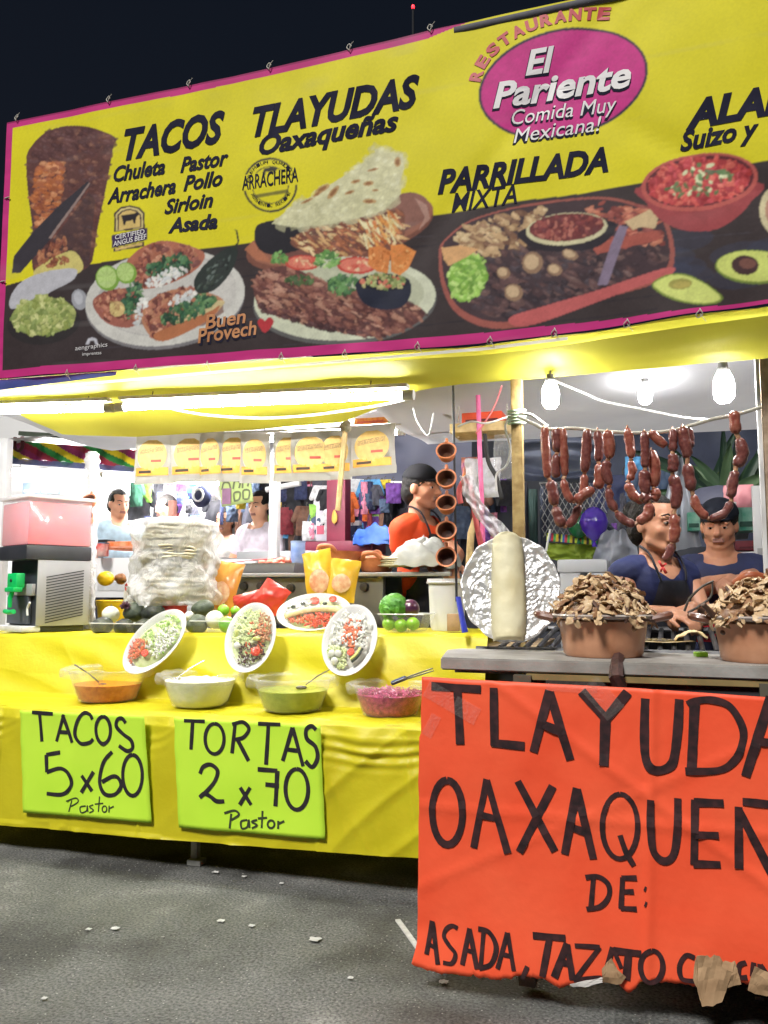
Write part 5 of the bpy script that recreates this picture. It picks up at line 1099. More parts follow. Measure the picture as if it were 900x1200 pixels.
# ---- yellow tub with fruit, white sauce bag at left
p = P(131, 735, y=3.95); t = thing('yellow_tub', 'yellow plastic tub holding a lemon, between post and tortilla stack', 'tub', (p.x, 3.95, TZ(p.x)))
k = MB(); k.lathe([(.001, 0), (.07, 0), (.085, .15), (.09, .15), (.088, .13)], (p.x, 3.95, TZ(p.x)), 28); k.build('tub_body', mat('yellow_plastic', lin((226, 190, 40)), .4, lin((214, 176, 30)), 6), t)
k = MB(); k.lathe([(.086, .15), (.094, .155), (.086, .162)], (p.x, 3.95, TZ(p.x)), 28); k.build('tub_rim', mat('yellow_plastic', (0, 0, 0)), t)
fruit('lemon', 124, 678, 3.93, 9, mat('lemon', lin((246, 206, 40)), .35, lin((236, 190, 30)), 20, .1, 80), 'big yellow lemon in the yellow tub', 1.1, .4)
k = MB(); c = P(141, 678, y=3.98); k.ell(c, (.035, .03, .03), jit=.35); tag(k.build('dried_chili', mat('dried_chili', (.16, .07, .03), .5, (.28, .12, .04), 40, .4), loc=c, angle=180), 'brown dried chilies in the yellow tub beside the lemon', 'chili')
c = P(152, 700, y=3.86); k = MB(); t = thing('sauce_pouch', 'white pouch with a red mark beside the wrapped tortilla stack', 'pouch', c); pillow(k, c, .07, .16, .03); k.build('pouch', m_plate, t, angle=180); k = MB(); q = P(148, 688, y=3.80); k.ell(q, (.010, .004, .022)); k.build('red_mark', mat('red_plastic', (0, 0, 0)), t)
# ---- drink dispenser
t = thing('drink_dispenser', 'refrigerated drink dispenser with a pink tank, green tap and louvred side', 'drink dispenser', Vector((-3.06, 3.62, TZ(-3.1))))
B = Matrix.Translation((-3.06, 3.62, TZ(-3.1))) @ Matrix.Rotation(R(38), 4, 'Z')     # local: -y front with tap... +x side louvres
def dbox(name, c, d, m, bev=.004, par=t, rz=0):
    k = MB(); k.box((0, 0, 0), d, bev=bev); k.xf(B @ Matrix.Translation(c)); return k.build(name, m, par)
pc = P(41, 737, y=3.46)
B = Matrix.Translation((pc.x, pc.y, TZ(pc.x) + .004)) @ Matrix.Rotation(R(66), 4, 'Z')      # origin at the front bottom corner, x along the louvred side, -x... front runs to the left
m_inx = mat('brushed_grey', (.40, .40, .42), .45, (.35, .35, .37), 6, metal=.3); m_drk = mat('dispenser_dark', (.045, .05, .062), .4, (.035, .038, .046), 9)
SW, FW, HH = .285, .30, .30          # side width, front width, lower body height
zt = P(41, 657, y=3.46).z - TZ(pc.x); ztop = P(45, 580, y=3.5).z - TZ(pc.x)
q0 = .055
L_ = [(0, 0), (SW, 0), (SW, FW), (0, FW)]
dbox('cooling_body', (SW/2, FW/2 - .0, .03 + (zt-.03)/2), (SW, FW, zt - .03), m_drk)
dbox('side_panel', (SW/2, -.003, .03 + (zt-.03)/2), (SW, .006, zt - .03), m_inx, .002)
k = MB()
for i in range(17):
    z_ = .065 + i*(zt-.12)/17*1.0; k.box((SW*.52, -.0075, z_), (SW*.72, .004, .0045), ry=-.18)
k.xf(B); k.build('louvres', mat('louvre_dark', (.02, .02, .025), .5), t, smooth=False)
dbox('base_tray', (-.02 + SW/2*.0, FW/2, .016), (.10, FW, .03), mat('white_plastic', (.78, .78, .78), .4), .01)
dbox('base_foot', (SW/2, FW/2, .014), (SW*.9, FW*.9, .028), m_drk)
dbox('drip_plate', (-.012, FW*.55, .11), (.02, FW*.8, .14), mat('slate_panel', (.10, .115, .14), .4, (.08, .09, .11), 8), .003)
dbox('steel_band', (-.012, FW*.5, .215), (.02, FW*.96, .06), m_inx, .003)
# dark tank foot and pink tank
dbox('tank_base', (SW/2 - .03, FW/2, zt + .038), (SW + .07, FW + .02, .075), mat('black_plastic_gloss', (.025, .027, .034), .4, (.035, .036, .045), 12), .008)
def trans_pink():
    m = mat('pink_drink', lin((238, 128, 140)), .2, lin((244, 150, 158)), 3, sss=.6, coat=.6); return m
th_ = ztop - zt - .10
dbox('pink_tank', (SW/2 - .03, FW/2, zt + .076 + th_*.46), (SW + .055, FW + .01, th_*.92), trans_pink(), .012)
dbox('tank_shell', (SW/2 - .03, FW/2, zt + .076 + th_*.5), (SW + .066, FW + .02, th_), film('tank_shell', (.95, .85, .86), .12, .08, 4, .05), .014)
dbox('tank_lid', (SW/2 - .03, FW/2, ztop - .018), (SW + .085, FW + .04, .02), film('pale_lid', (.95, .9, .9), .55, .2, 6, .1), .006)
dbox('tank_divider', (-.048, FW/2*.02 + .0, zt + .076 + th_*.46), (.006, .006, th_*.86), mat('pink_edge', lin((206, 90, 104)), .3), 0)
gm = mat('green_tap', lin((20, 196, 104)), .35, lin((16, 176, 92)), 8)
tp = MB(); f0 = Vector((-.075, .115, 0))
tp.box(f0 + Vector((.02, 0, .262)), (.05, .10, .075), bev=.008); tp.box(f0 + Vector((.0, -.02, .215)), (.05, .10, .025), bev=.006); tp.xf(B); tap = tp.build('tap', gm, t)
tp = MB(); tp.tube([f0 + Vector((-.0, -.01, .21)), f0 + Vector((-.012, -.01, .17)), f0 + Vector((-.01, -.01, .125))], [.011, .012, .009], 10); tp.tube([f0 + Vector((-.012, -.06, .105)), f0 + Vector((-.015, -.01, .100)), f0 + Vector((-.012, .04, .105))], .012, 10); tp.xf(B); tp.build('tap_lever', gm, t)
tp = MB(); tp.ell(f0 + Vector((-.006, .0, .262)), (.006, .009, .009)); tp.xf(B); tp.build('tap_screw', mat('screw_dark', (.02, .02, .02), .4), t)
tp = MB(); tp.tube(smooth_pts([f0 + Vector((.05, -.10, .15)), f0 + Vector((.05, -.075, .12)), f0 + Vector((.05, -.08, .085))], 5), .006, 8); tp.xf(B); tp.build('handle_mark', m_plate, t)
# ================================================================== CLAY CUPS, HANGING BAGS
m_clay = mat('clay', lin((206, 132, 92)), .6, lin((180, 106, 70)), 18, .12, 70); m_clayd = mat('clay_inside', lin((96, 56, 40)), .5, lin((70, 40, 30)), 20); m_glaze = mat('glazed_clay', lin((214, 158, 124)), .35, lin((192, 134, 100)), 12, coat=.3)
def clay_cup(px, py, y, r_px, label, tilt=62, group='small clay cups hung on a cord'):
    c = P(px, py, y=y); s = W(r_px, y, px); t = thing('clay_cup', label, 'cup', c, group)
    M = Matrix.Rotation(TH*.5, 4, 'Z') @ Matrix.Rotation(R(tilt), 4, 'X')
    k = MB(); k.lathe([(.001, -s*.95), (s*.5, -s*.95), (s*.72, -s*.8), (s*.86, -s*.35), (s*.86, -.0*s), (s*1.0, s*.12), (s*1.0, s*.2), (s*.84, s*.16)], c, 26, M=M); k.build('cup_body', m_clay, t)
    k = MB(); k.lathe([(s*.86, s*.15), (s*.74, -s*.05), (s*.74, -s*.35), (s*.5, -s*.78), (.001, -s*.82)], c, 26, M=M); k.build('cup_inside', m_clayd, t)
    k = MB(); k.tube([c + M @ Vector((s*.0, s*.8, -s*.2)), c + M @ Vector((0, s*1.35, -s*.15)), c + M @ Vector((0, s*1.30, s*.2)), c + M @ Vector((0, s*.95, s*.14))], s*.16, 8); k.build('handle', m_clay, t)
    return t
for i, (py, w_) in enumerate(((529, 'topmost'), (561, 'second from the top'), (590, 'middle'), (622, 'fourth from the top'), (653, 'lowest'))):
    clay_cup(523, py, 3.42, 12.5, 'clay cup on the cord beside the cook in orange, ' + w_ + ' of five', 54 + (6, 15, 2, 11, 20)[i])
k = MB(); 
k.sheet(lambda u, v: P(523 + (u-.5)*9 + 1.5*math.sin(v*30), 512 + v*172, y=3.48) + Vector((.006*nz(u*4, v*20), .012*nz(u*3, v*26, 3), 0)), 6, 60); tag(k.build('plastic_tie', m_bag, loc=P(523, 684, y=3.48), angle=180), 'twisted clear plastic strip that carries the five clay cups', 'plastic strip')
for i, (px, py) in enumerate(((104, 586), (101, 607))):
    clay_cup(px, py, 3.86, 9, 'clay cup tied to the wrapped post, ' + ('upper' if i == 0 else 'lower') + ' of the two', 48, 'clay cups tied to the wrapped post')
k = MB(); a = P(98, 618, y=3.84); k.tube([a, a + Vector((.004, 0, -.05)), a + Vector((.012, 0, -.09))], .007, 6); tag(k.build('dark_ladle', m_dk, loc=a), 'dark ladle handle hanging under the cups on the wrapped post', 'ladle')
# row of tortilla bags hung from a line
m_tb = mat('white_bag', (.80, .79, .75), .35, (.72, .70, .64), 9, .2, 24, coat=.3, sheet=.6)
m_pt = mat('tan_print', lin((232, 196, 120)), .5, lin((214, 178, 104)), 40); m_po2 = mat('orange_print', lin((240, 186, 84)), .5, lin((230, 160, 60)), 18); m_pd = mat('dark_print', lin((70, 56, 48)), .5); m_pr = mat('red_print', lin((204, 90, 70)), .5)
bagsx = [(180, 538, 40), (223, 536, 40), (248, 536, 27), (275, 535, 36), (299, 537, 30), (338, 535, 32), (365, 534, 42), (393, 533, 34), (437, 527, 46)]
names = ['at the left end of the row', 'just right of the pinkish post', 'third in the row, half hidden', 'fourth in the row', 'fifth in the row, left of the gap', 'first after the gap over the grey post', 'widest before the wooden stick', 'half hidden behind the wooden stick', 'at the right end of the row']
for i, (px, py, wp) in enumerate(bagsx):
    y = 3.78 + .02*(i % 2); c = P(px, py, y=y); w_ = W(wp*1.22, y, px); h_ = W(60, y, px); ph = i*1.7
    ax = (Matrix.Rotation(TH*.3 + .12*math.sin(i*2.1), 3, 'Z') @ Vector((1, 0, .03*math.sin(i)))).normalized(); up = Vector((0, 0, 1)); nn = ax.cross(up).normalized(); nn = nn if nn.y < 0 else -nn
    t = thing('tortilla_bag', 'white tortilla bag with a yellow oval print, ' + names[i], 'bag', c + Vector((0, 0, h_/2)), 'tortilla bags hung in a row')
    k = MB(); pillow(k, c, w_, h_, .022, ax, up, ph, 14, 14, .004); k.build('bag', m_tb, t, angle=180)
    off = lambda u, v: c + ax*w_*u + up*h_*v + nn*(.022*(max(0, math.sin(math.pi*(u+.5)))**.6)*(max(0, math.sin(math.pi*(v+.5)))**.7) + .006)
    k = MB(); k.sheet(lambda u, v: off((u-.5)*.78*math.sqrt(max(0.02, 1-((v-.5)*1.9)**2)), .06 + (v-.5)*.62), 8, 10); k.build('oval_print', m_pt, t, angle=180)
    k = MB(); k.sheet(lambda u, v: off((u-.5)*.86, -.34 + .16*v), 8, 3); k.build('orange_band', m_po2, t, angle=180)
    k = MB(); k.sheet(lambda u, v: off((u-.5)*.62, .08 + .10*v + .06*u) + nn*.003, 8, 2); k.build('word_print', mat('brown_print', lin((150, 122, 78)), .5, lin((212, 176, 108)), 160), t, angle=180)
    k = MB(); k.sheet(lambda u, v: off(-.0 + u*.26, -.08 + .05*v) + nn*.003, 4, 2); k.build('red_print', m_pr, t, angle=180)
    k = MB(); k.sheet(lambda u, v: off(-.34 + u*.34, -.29 + .05*v) + nn*.003, 4, 2); k.build('dark_print', m_pd, t, angle=180)
a, b = P(150, 508, y=3.79), P(470, 497, y=3.79); k = MB(); k.tube([a, a.lerp(b, .3) - Vector((0, 0, .012)), a.lerp(b, .6) - Vector((0, 0, .012)), b], .004, 6); tag(k.build('hanging_line', cm_, loc=a), 'pale line from which the tortilla bags hang', 'line')
# ================================================================== GOODS ON THE GRILL
# foil disc with a rolled tlayuda leaning on it
def crinkle_foil():
    m = mat('foil', (.86, .86, .86), .34, (.80, .80, .80), 10, .7, 46, metal=.6); return m
c = P(598, 690, y=2.74); s = W(57, 2.74, 598)
M = Matrix.Translation(c) @ Matrix.Rotation(TH*.6, 4, 'Z') @ Matrix.Rotation(R(-14), 4, 'X')
t = thing('foil_disc', 'big round tray wrapped in crinkled foil standing on the grey board', 'foil tray', c - Vector((0, 0, s*1.1)))
k = MB()
def fd(u, v):
    a = u*6.2832; r_ = v*(1 + .012*math.sin(a*9) + .01*math.sin(a*17)); x, z = s*1.0*r_*math.cos(a), s*1.13*r_*math.sin(a)
    cr = (.005*(1 - 2.4*abs(nz(x*17 + z*6, z*15, 1))) + .0035*(1 - 2.4*abs(nz(x*38, z*44 - x*12, 3))) + .0020*(1 - 2.4*abs(nz(x*90 - z*30, z*80, 5))))*(1 if v < .98 else .3); return M @ Vector((x, -cr - .012*max(0, v-.86)/.14, z))
k.sheet(fd, 220, 70); k.build('foil_face', crinkle_foil(), t, angle=180, thick=.003)
k = MB(); rr = [s*.30, s*.34, s*.36, s*.35, s*.34, s*.33, s*.30, s*.20]; zz_ = [-1.10, -.9, -.5, 0, .4, .8, 1.05, 1.13]
k.sheet(lambda u, v: M @ Vector((s*(-.06 + .02*math.sin(v*3)) + float(np.interp(v, [i/7 for i in range(8)], rr))*math.cos(math.pi*(u))*1.0, -.006 - .055*math.sin(math.pi*u)*(1 if .02 < v < .98 else .6) - .004*nz(u*5, v*12), s*float(np.interp(v, [i/7 for i in range(8)], zz_)))), 24, 40)
o = k.build('rolled_tortilla', mat('corn_tortilla', lin((238, 232, 198)), .6, lin((224, 214, 172)), 10, .15, 50), None, angle=180, loc=c); tag(o, 'pale rolled tlayuda tortilla leaning upright on the foil disc', 'tortilla')
# clay pots heaped with shredded meat
def cazuela(label, mlabel, px, pyb, wb, pyr, wr, y, seed, hl=True):
    c = P(px, pyb, y=y); c.z = GZ + .001; c.y += .09; s0, s1 = W(wb, c.y, px)/2, W(wr, c.y, px)/2; h = .112
    t = thing('clay_pot', label, 'pot', c, 'clay pots of meat on the grill board')
    k = MB(); k.lathe([(.001, 0), (s0*.94, 0), (s0, .01), (s0*1.04, h*.4), (s0*1.12, h*.93), (s0*1.16, h)], c, 44); k.build('pot_body', m_glaze, t)
    k = MB(); k.lathe([(s0*1.1, h*.98), (s1*1.0, h*1.02), (s1*1.03, h*1.09), (s1*1.0, h*1.13), (s1*.93, h*1.12), (s0*.9, h*.95), (.001, h*.9)], c, 44); k.build('pot_rim', mat('grey_enamel', (.52, .48, .45), .35, (.36, .30, .27), 12, coat=.3), t)
    for sg in (1, -1):
        k = MB(); q = c + Vector((sg*(s1*1.0), -.01, h*1.0)); k.tube(smooth_pts([q + Vector((-sg*.01, -.035, 0)), q + Vector((sg*.035, -.03, .010)), q + Vector((sg*.042, 0, .012)), q + Vector((sg*.035, .03, .010)), q + Vector((-sg*.01, .035, 0))], 4), .012, 8); k.build('handle', mat('brown_glaze', lin((128, 84, 66)), .35, lin((100, 60, 46)), 14, coat=.4), t)
    rnd = random.Random(seed); zc = c + Vector((0, 0, h*1.05)); hp = W(50, c.y, px)
    def dome(r_): return hp*(1 - r_**2.0)*.95
    ks = [MB(), MB(), MB()]
    for i in range(300):
        a = rnd.random()*6.2832; r_ = math.sqrt(rnd.random())*1.04; p = zc + Vector((s1*r_*math.cos(a), s1*r_*math.sin(a), dome(r_) - .002 + rnd.uniform(-.006, .008)))
        nn = Vector((math.cos(a)*r_*1.1, math.sin(a)*r_*1.1, 1)).normalized(); nn = (nn + Vector((rnd.uniform(-.8, .8), rnd.uniform(-.8, .8), rnd.uniform(-.3, .5)))).normalized(); e1 = nn.orthogonal().normalized(); an = rnd.random()*6.28; e1, e2 = e1*math.cos(an) + nn.cross(e1)*math.sin(an), nn.cross(e1)*math.cos(an) - e1*math.sin(an)
        L_, w_ = rnd.uniform(.024, .070), rnd.uniform(.009, .032); ph = rnd.random()*50; k = ks[0 if rnd.random() < .72 else (1 if rnd.random() < .8 else 2)]; bend = rnd.uniform(-.5, .9); tw = rnd.uniform(-.9, .9)
        def sl(u, v, sg):
            e = u - .5; f = (v - .5)*(.75 + .5*nz(u*3.5, ph) + .35*nz(u*9, ph+4))*(1 - (2*e)**4*.6); th = .0036*(1 - (2*v-1)**2*.8)*(1-(2*e)**6)
            return p + e1*L_*e + e2*w_*f + nn*(-bend*L_*e*e*1.6 + tw*w_*f*e*1.4 + .006*nz(u*4+ph, v*3) + sg*th)
        for sg in (1, -1): k.sheet(lambda u, v: sl(u, v, sg), 9, 4)
    core = MB(); core.sheet(lambda u, v: zc + Vector((s1*.93*v*math.cos(u*6.2832), s1*.93*v*math.sin(u*6.2832), dome(v) - .012)), 24, 8)
    hm = thing('shredded_meat', mlabel, 'meat', zc); hm['kind'] = 'stuff'
    for nme, k, m in (('pale_meat', ks[0], mat('pale_meat', lin((222, 194, 154)), .4, lin((188, 156, 118)), 60, .25, 90)), ('brown_meat', ks[1], mat('brown_meat', lin((166, 126, 92)), .45, lin((126, 90, 64)), 60, .25, 90)), ('dark_meat', ks[2], mat('dark_meat', lin((116, 90, 78)), .5, lin((80, 60, 54)), 60, .25, 90)), ('meat_core', core, mat('brown_meat', (0, 0, 0)))):
        k.build(nme, m, hm, angle=180)
    return c, zc, s1
cazuela('clay pot on the grey board in front of the woman, with two brown handles', 'grey brown shredded meat heaped in the clay pot in front of the woman', 705, 772, 90, 728, 116, 2.52, 3)
c2_, zc2, s2_ = cazuela('clay pot at the right edge of the photo with a tilted brown handle', 'grey brown shredded meat heaped in the pot at the right edge', 899, 776, 92, 726, 118, 2.46, 9)
k = MB(); p = zc2 + Vector((-.02, .0, .115)); k.tube(smooth_pts([p + Vector((-.045, 0, -.02)), p + Vector((-.01, -.01, .004)), p + Vector((.04, 0, -.004))], 5), [.014]*11, 9); tag(k.build('fried_sausage', mat('fried_sausage', lin((176, 100, 62)), .4, lin((140, 70, 44)), 20, .2), loc=p, angle=180), 'orange brown fried sausage piece on top of the meat at the right edge', 'sausage')
a = P(824, 708, y=2.47); t = thing('ladle', 'dark wooden ladle sticking out of the pot at the right edge', 'ladle', a); k = MB(); k.tube([a, a.lerp(P(850, 736, y=2.5), .5), P(850, 736, y=2.5)], [.011, .013, .01], 8, flat=.6); k.build('handle', mat('ladle_brown', lin((92, 66, 54)), .5), t); k = MB(); k.ell(P(855, 741, y=2.5), (.025, .02, .012)); k.build('ladle_bowl', mat('ladle_brown', (0, 0, 0)), t)
# tlayuda grilling on the bars
p = P(768, 739, y=2.92); p.z = GZ + .022
t = thing('grilled_tlayuda', 'half folded tlayuda with dark filling grilling on the bars', 'tlayuda', p)
k = MB(); k.sheet(lambda u, v: p + Vector((.125*math.cos(u*6.2832)*v, .075*math.sin(u*6.2832)*v, .004 + .008*v*v*nz(u*5, 3) + .004*v)), 36, 8); k.build('tortilla', mat('tortilla', (0, 0, 0)), t, angle=180, thick=.003)
k = MB(); rnd = random.Random(4)
for i in range(90):
    a = rnd.random()*6.28; r_ = math.sqrt(rnd.random())*.85; k.ell(p + Vector((.115*r_*math.cos(a) - .01, .066*r_*math.sin(a), .010)), (rnd.uniform(.005, .012), .006, .005), rz=rnd.random()*3, seg=7, rings=5, jit=.3)
k.build('dark_filling', mat('olive_filling', lin((112, 98, 48)), .5, lin((60, 48, 34)), 50, .3), t, angle=180)
k = MB(); k.sheet(lambda u, v: p + Vector((.06 + .10*u, -.05 + .11*v, .012 + .030*math.sin(math.pi*u*.9) + .010*nz(u*5, v*5))), 10, 10); k.build('folded_flap', mat('tortilla', (0, 0, 0)), t, angle=180, thick=.003)
p = P(822, 756, y=2.6); k = MB(); k.box((p.x, 2.66, GZ + .008), (.035, .03, .014), rz=.3, bev=.003); tag(k.build('lime_wedge', m_limef, loc=(p.x, 2.66, GZ)), 'small yellow green wedge lying on the grey board', 'lime')
# ================================================================== SAUSAGES ON A LINE
YG = 2.98
m_saus = mat('sausage', lin((102, 52, 50)), .34, lin((132, 80, 72)), 90, .35, 60, coat=.35); m_saus2 = mat('sausage_red', lin((134, 64, 54)), .34, lin((158, 98, 80)), 90, .35, 60, coat=.35); m_knot = mat('sausage_knot', lin((150, 96, 72)), .5, lin((190, 150, 116)), 50)
rope = [(606, 488), (626, 497), (640, 503), (672, 502), (700, 505), (735, 507), (765, 507), (790, 504), (812, 498), (836, 491), (862, 486), (892, 477)]
k = MB(); k.tube(smooth_pts([P(a, b, y=YG) for a, b in rope], 6), .0062, 8); tag(k.build('sausage_rope', mat('white_rope', (.62, .60, .52), .8, (.5, .47, .38), 70, .4, 200), loc=P(750, 507, y=YG)), 'pale rope carrying the sausages from the wooden post to the right post', 'rope')
SAUS = [
 ('leftmost sausage string, hanging in a long loop over the balloon', .0, [[(638, 500), (640, 530), (642, 560)], [(645, 563), (648, 578), (650, 592)], [(651, 594), (654, 606), (660, 617)], [(664, 617), (672, 608), (679, 592)], [(681, 588), (684, 572), (685, 556)], [(685, 553), (687, 530), (688, 503)]]),
 ('short double sausage string beside the first post bulb', -.028, [[(651, 502), (653, 516), (653, 530)], [(652, 533), (651, 546), (652, 560)]]),
 ('sausage string crossing the first loop with its tail to the right', -.036, [[(660, 502), (661, 530), (662, 558)], [(660, 562), (664, 578), (671, 588)], [(674, 588), (684, 580), (696, 573)]]),
 ('short dark sausage string left of the long middle loop', .012, [[(700, 505), (702, 522), (701, 541)], [(702, 544), (703, 558), (701, 573)]]),
 ('long sausage loop ending in a curled link beside the woman', -.016, [[(711, 505), (714, 520), (714, 537)], [(711, 540), (710, 552), (715, 568)], [(713, 572), (715, 586), (722, 599)], [(723, 601), (732, 610), (744, 615)], [(747, 612), (759, 604), (761, 590)], [(760, 588), (756, 583), (750, 580)]]),
 ('orange red sausage string over the woman, thinner than the rest', .014, [[(735, 502), (738, 520), (740, 537)], [(739, 540), (741, 552), (737, 563)], [(735, 566), (742, 580), (754, 588)]]),
 ('dark sausage string hanging over the forehead of the woman', -.02, [[(755, 505), (756, 526), (756, 548)], [(756, 551), (755, 564), (757, 580)]]),
 ('reddish sausage string just right of the dark one', .008, [[(763, 528), (767, 548), (766, 570)], [(766, 573), (768, 580), (764, 586)]]),
 ('single sausage slanting down beside the line', -.01, [[(763, 506), (770, 514), (780, 523)]]),
 ('straight sausage string reaching down past the face of the woman', .0, [[(788, 503), (789, 516), (788, 529)], [(788, 532), (789, 542), (788, 553)], [(788, 557), (793, 575), (791, 596)], [(789, 603), (791, 620), (788, 636)], [(787, 638), (784, 648), (779, 657)]]),
 ('widest sausage loop, hanging over the hat of the second woman', .0, [[(800, 500), (802, 516), (806, 536)], [(805, 544), (808, 560), (811, 575)], [(812, 580), (818, 596), (829, 607)], [(832, 608), (848, 602), (857, 588)], [(857, 583), (858, 568), (862, 552)], [(862, 547), (870, 532), (866, 514)], [(863, 508), (861, 494), (860, 482)]]),
 ('short sausage hanging behind the widest loop', .03, [[(806, 502), (807, 514), (808, 526)]]),
]
for i, (lab, dy, links) in enumerate(SAUS):
    y = YG + dy - .012; a0 = P(*links[0][0], y=y); t = thing('sausage_string', lab, 'sausages', a0, 'strings of sausages on the rope'); mm = m_saus2 if i in (2, 5, 7) else m_saus
    for j, l in enumerate(links):
        rad = W(5.9 + 1.0*math.sin(i*2 + j*1.3), y, 750); pts = smooth_pts([P(a, b, y=y + .004*math.sin(j*2+i)) for a, b in l], 7); n = len(pts); rr = [rad*(.22 + .78*min(1, 3.6*math.sin(math.pi*(q+.25)/(n-.5))**.9)) if True else 0 for q in range(n)]; rr = [rad*max(.46, (1-abs(2*q/(n-1)-1)**5)**.55)*(1 + .05*math.sin(q*1.1 + i*3 + j*5)) for q in range(n)]
        k = MB(); k.tube(pts, rr, 12); k.v = [tuple(Vector(v)*1 + Vector((.0034*nz(v[0]*70, v[1]*70, v[2]*70), .0034*nz(v[2]*70, v[0]*70, 3), 0))) for v in k.v]; k.build('sausage_link', mm if (j + i) % 4 else m_saus2, t, angle=180)
        if j < len(links)-1:
            k = MB(); k.tube([pts[-1], P(*links[j+1][0], y=y)], W(2.4, y), 6); k.build('knot', m_knot, t)
    k = MB(); k.tube([a0 + Vector((-.004, -.006, -.004)), a0 + Vector((0, .012 - dy, .010)), a0 + Vector((.004, .02 - dy, -.004))], .003, 6); k.build('tie', m_knot, t)
# ================================================================== COOK'S COUNTER BEHIND THE TABLE
YC = 4.25
m_st = mat('counter_steel', (.46, .46, .46), .35, (.38, .38, .39), 5, metal=.5); m_sd = mat('counter_front', (.17, .165, .155), .5, (.13, .13, .12), 5, metal=.3)
ca, cb = P(236, 672, y=YC), P(528, 672, y=YC); CZ = ca.z
t = thing('cook_counter', 'steel cooking counter with a dark front of round knobs behind the table', 'counter', Vector(((ca.x+cb.x)/2, 4.5, 0)))
k = MB(); k.box(((ca.x+cb.x)/2, 4.55, CZ - .012), (cb.x - ca.x, .62, .022), bev=.004); k.build('counter_top', m_st, t)
xk0, xk1 = P(272, 690, y=YC).x, P(446, 690, y=YC).x
k = MB(); k.box(((xk0+xk1)/2 - .1, YC + .06, CZ - .16), (xk1 - xk0 + .2, .04, .26)); k.build('front_panel', m_sd, t)
for px, py in ((286, 687), (306, 687), (341, 689), (427, 688)):
    p = P(px, py, y=YC + .035); k = MB(); k.lathe([(.001, .02), (.022, .018), (.026, .0), (.026, -.004)], p, 18, M=Matrix.Rotation(R(90), 4, 'X')); k.build('knob', mat('knob_dark', (.03, .026, .024), .35), t)
k = MB(); p = P(445, 700, y=YC + .05); k.box((p.x, YC + .08, p.z - .1), (.035, .035, .5)); k.build('frame_post', m_st, t)
k = MB(); p = P(462, 700, y=4.6); k.box((p.x, 4.6, p.z - .1), (.10, .05, .5)); k.build('blue_side', mat('slate_blue', (.05, .065, .09), .5), t)
for x in (ca.x + .05, cb.x - .05):
    k = MB(); k.box((x, 4.7, CZ/2 - .01), (.04, .04, CZ - .02)); k.build('leg', m_st, t)
k = MB(); k.box((P(480, 700, y=4.9).x, 4.9, .95), (.35, .3, .5), bev=.01); tag(k.build('grey_box', mat('grey_box', (.36, .37, .37), .6, (.3, .31, .31), 5), loc=(P(480, 700, y=4.9).x, 4.9, .7)), 'grey storage box under the right end of the cooking counter', 'box')
# white paper container and cardboard on the yellow table
p = P(518, 737, y=3.62); k = MB(); t = thing('white_bucket', 'tall white plastic bucket on the table under the clay cups', 'bucket', Vector((p.x, 3.72, TZ(p.x))))
k.lathe([(.001, 0), (.072, 0), (.078, .02), (.086, .22), (.092, .222), (.092, .235), (.084, .235), (.08, .20), (.001, .19)], (p.x, 3.72, TZ(p.x)), 32); k.build('bucket_body', mat('bright_white', (.82, .82, .82), .45, (.78, .78, .78), 4), t)
k = MB(); k.lathe([(.093, .212), (.096, .218), (.093, .224)], (p.x, 3.72, TZ(p.x)), 32); k.build('bucket_rim', m_white, t)
p = P(529, 735, y=3.5); k = MB(); k.box((p.x + .0, 3.54, TZ(p.x) + .042), (.055, .05, .075), bev=.003, rz=.2); tag(k.build('small_carton', m_cb, loc=(p.x, 3.54, TZ(p.x) + .004)), 'small brown carton beside the white bucket', 'carton')
p = P(543, 740, y=3.35); k = MB(); k.tube([P(545, 741, y=3.35), P(541, 722, y=3.35), P(537, 700, y=3.36)], [.030, .026, .024], 10, flat=.4); tag(k.build('blue_bottle', mat('blue_plastic', lin((70, 84, 214)), .35, lin((58, 70, 196)), 5), loc=P(545, 741, y=3.35)), 'bright blue plastic scoop standing beside the foil disc', 'scoop')
# trays on the counter
def steel_tray(label, pxa, pxb, y, hgt, m=m_st):
    a, b = P(pxa, 668, y=y), P(pxb, 668, y=y); c = Vector(((a.x+b.x)/2, y + .14, CZ + .001)); hw = (b.x - a.x)/2; tt = thing('steel_tray', label, 'tray', c); k = MB()
    o_ = [(-hw+.02, -.12, 0), (hw-.02, -.12, 0), (hw-.02, .12, 0), (-hw+.02, .12, 0)]; u_ = [(-hw, -.15, hgt), (hw, -.15, hgt), (hw, .15, hgt), (-hw, .15, hgt)]; l_ = [(-hw-.012, -.162, hgt+.001), (hw+.012, -.162, hgt+.001), (hw+.012, .162, hgt+.001), (-hw-.012, .162, hgt+.001)]
    k.add([c + Vector(v) for v in o_+u_+l_], [(0, 1, 2, 3)] + [(i, (i+1) % 4, 4+(i+1) % 4, 4+i) for i in range(4)] + [(4+i, 4+(i+1) % 4, 8+(i+1) % 4, 8+i) for i in range(4)]); k.build('tray_body', m, tt, smooth=False); return c, hw
c, hw = steel_tray('wide steel tray of raw meat on the cooking counter', 250, 346, 4.3, .055)
k = MB(); rnd = random.Random(2)
for i in range(60): k.ell(c + Vector((rnd.uniform(.02, hw*.75), rnd.uniform(-.09, .1), .045 + rnd.uniform(0, .035))), (rnd.uniform(.02, .04), .02, .016), rz=rnd.random()*3, seg=8, rings=6, jit=.3)
tag(k.build('raw_meat', mat('raw_meat', lin((232, 140, 118)), .45, lin((206, 104, 86)), 30, .2), loc=c + Vector((0, 0, .03)), angle=180), 'pinkish chopped raw meat heaped in the steel tray on the counter', 'meat', kind='stuff')
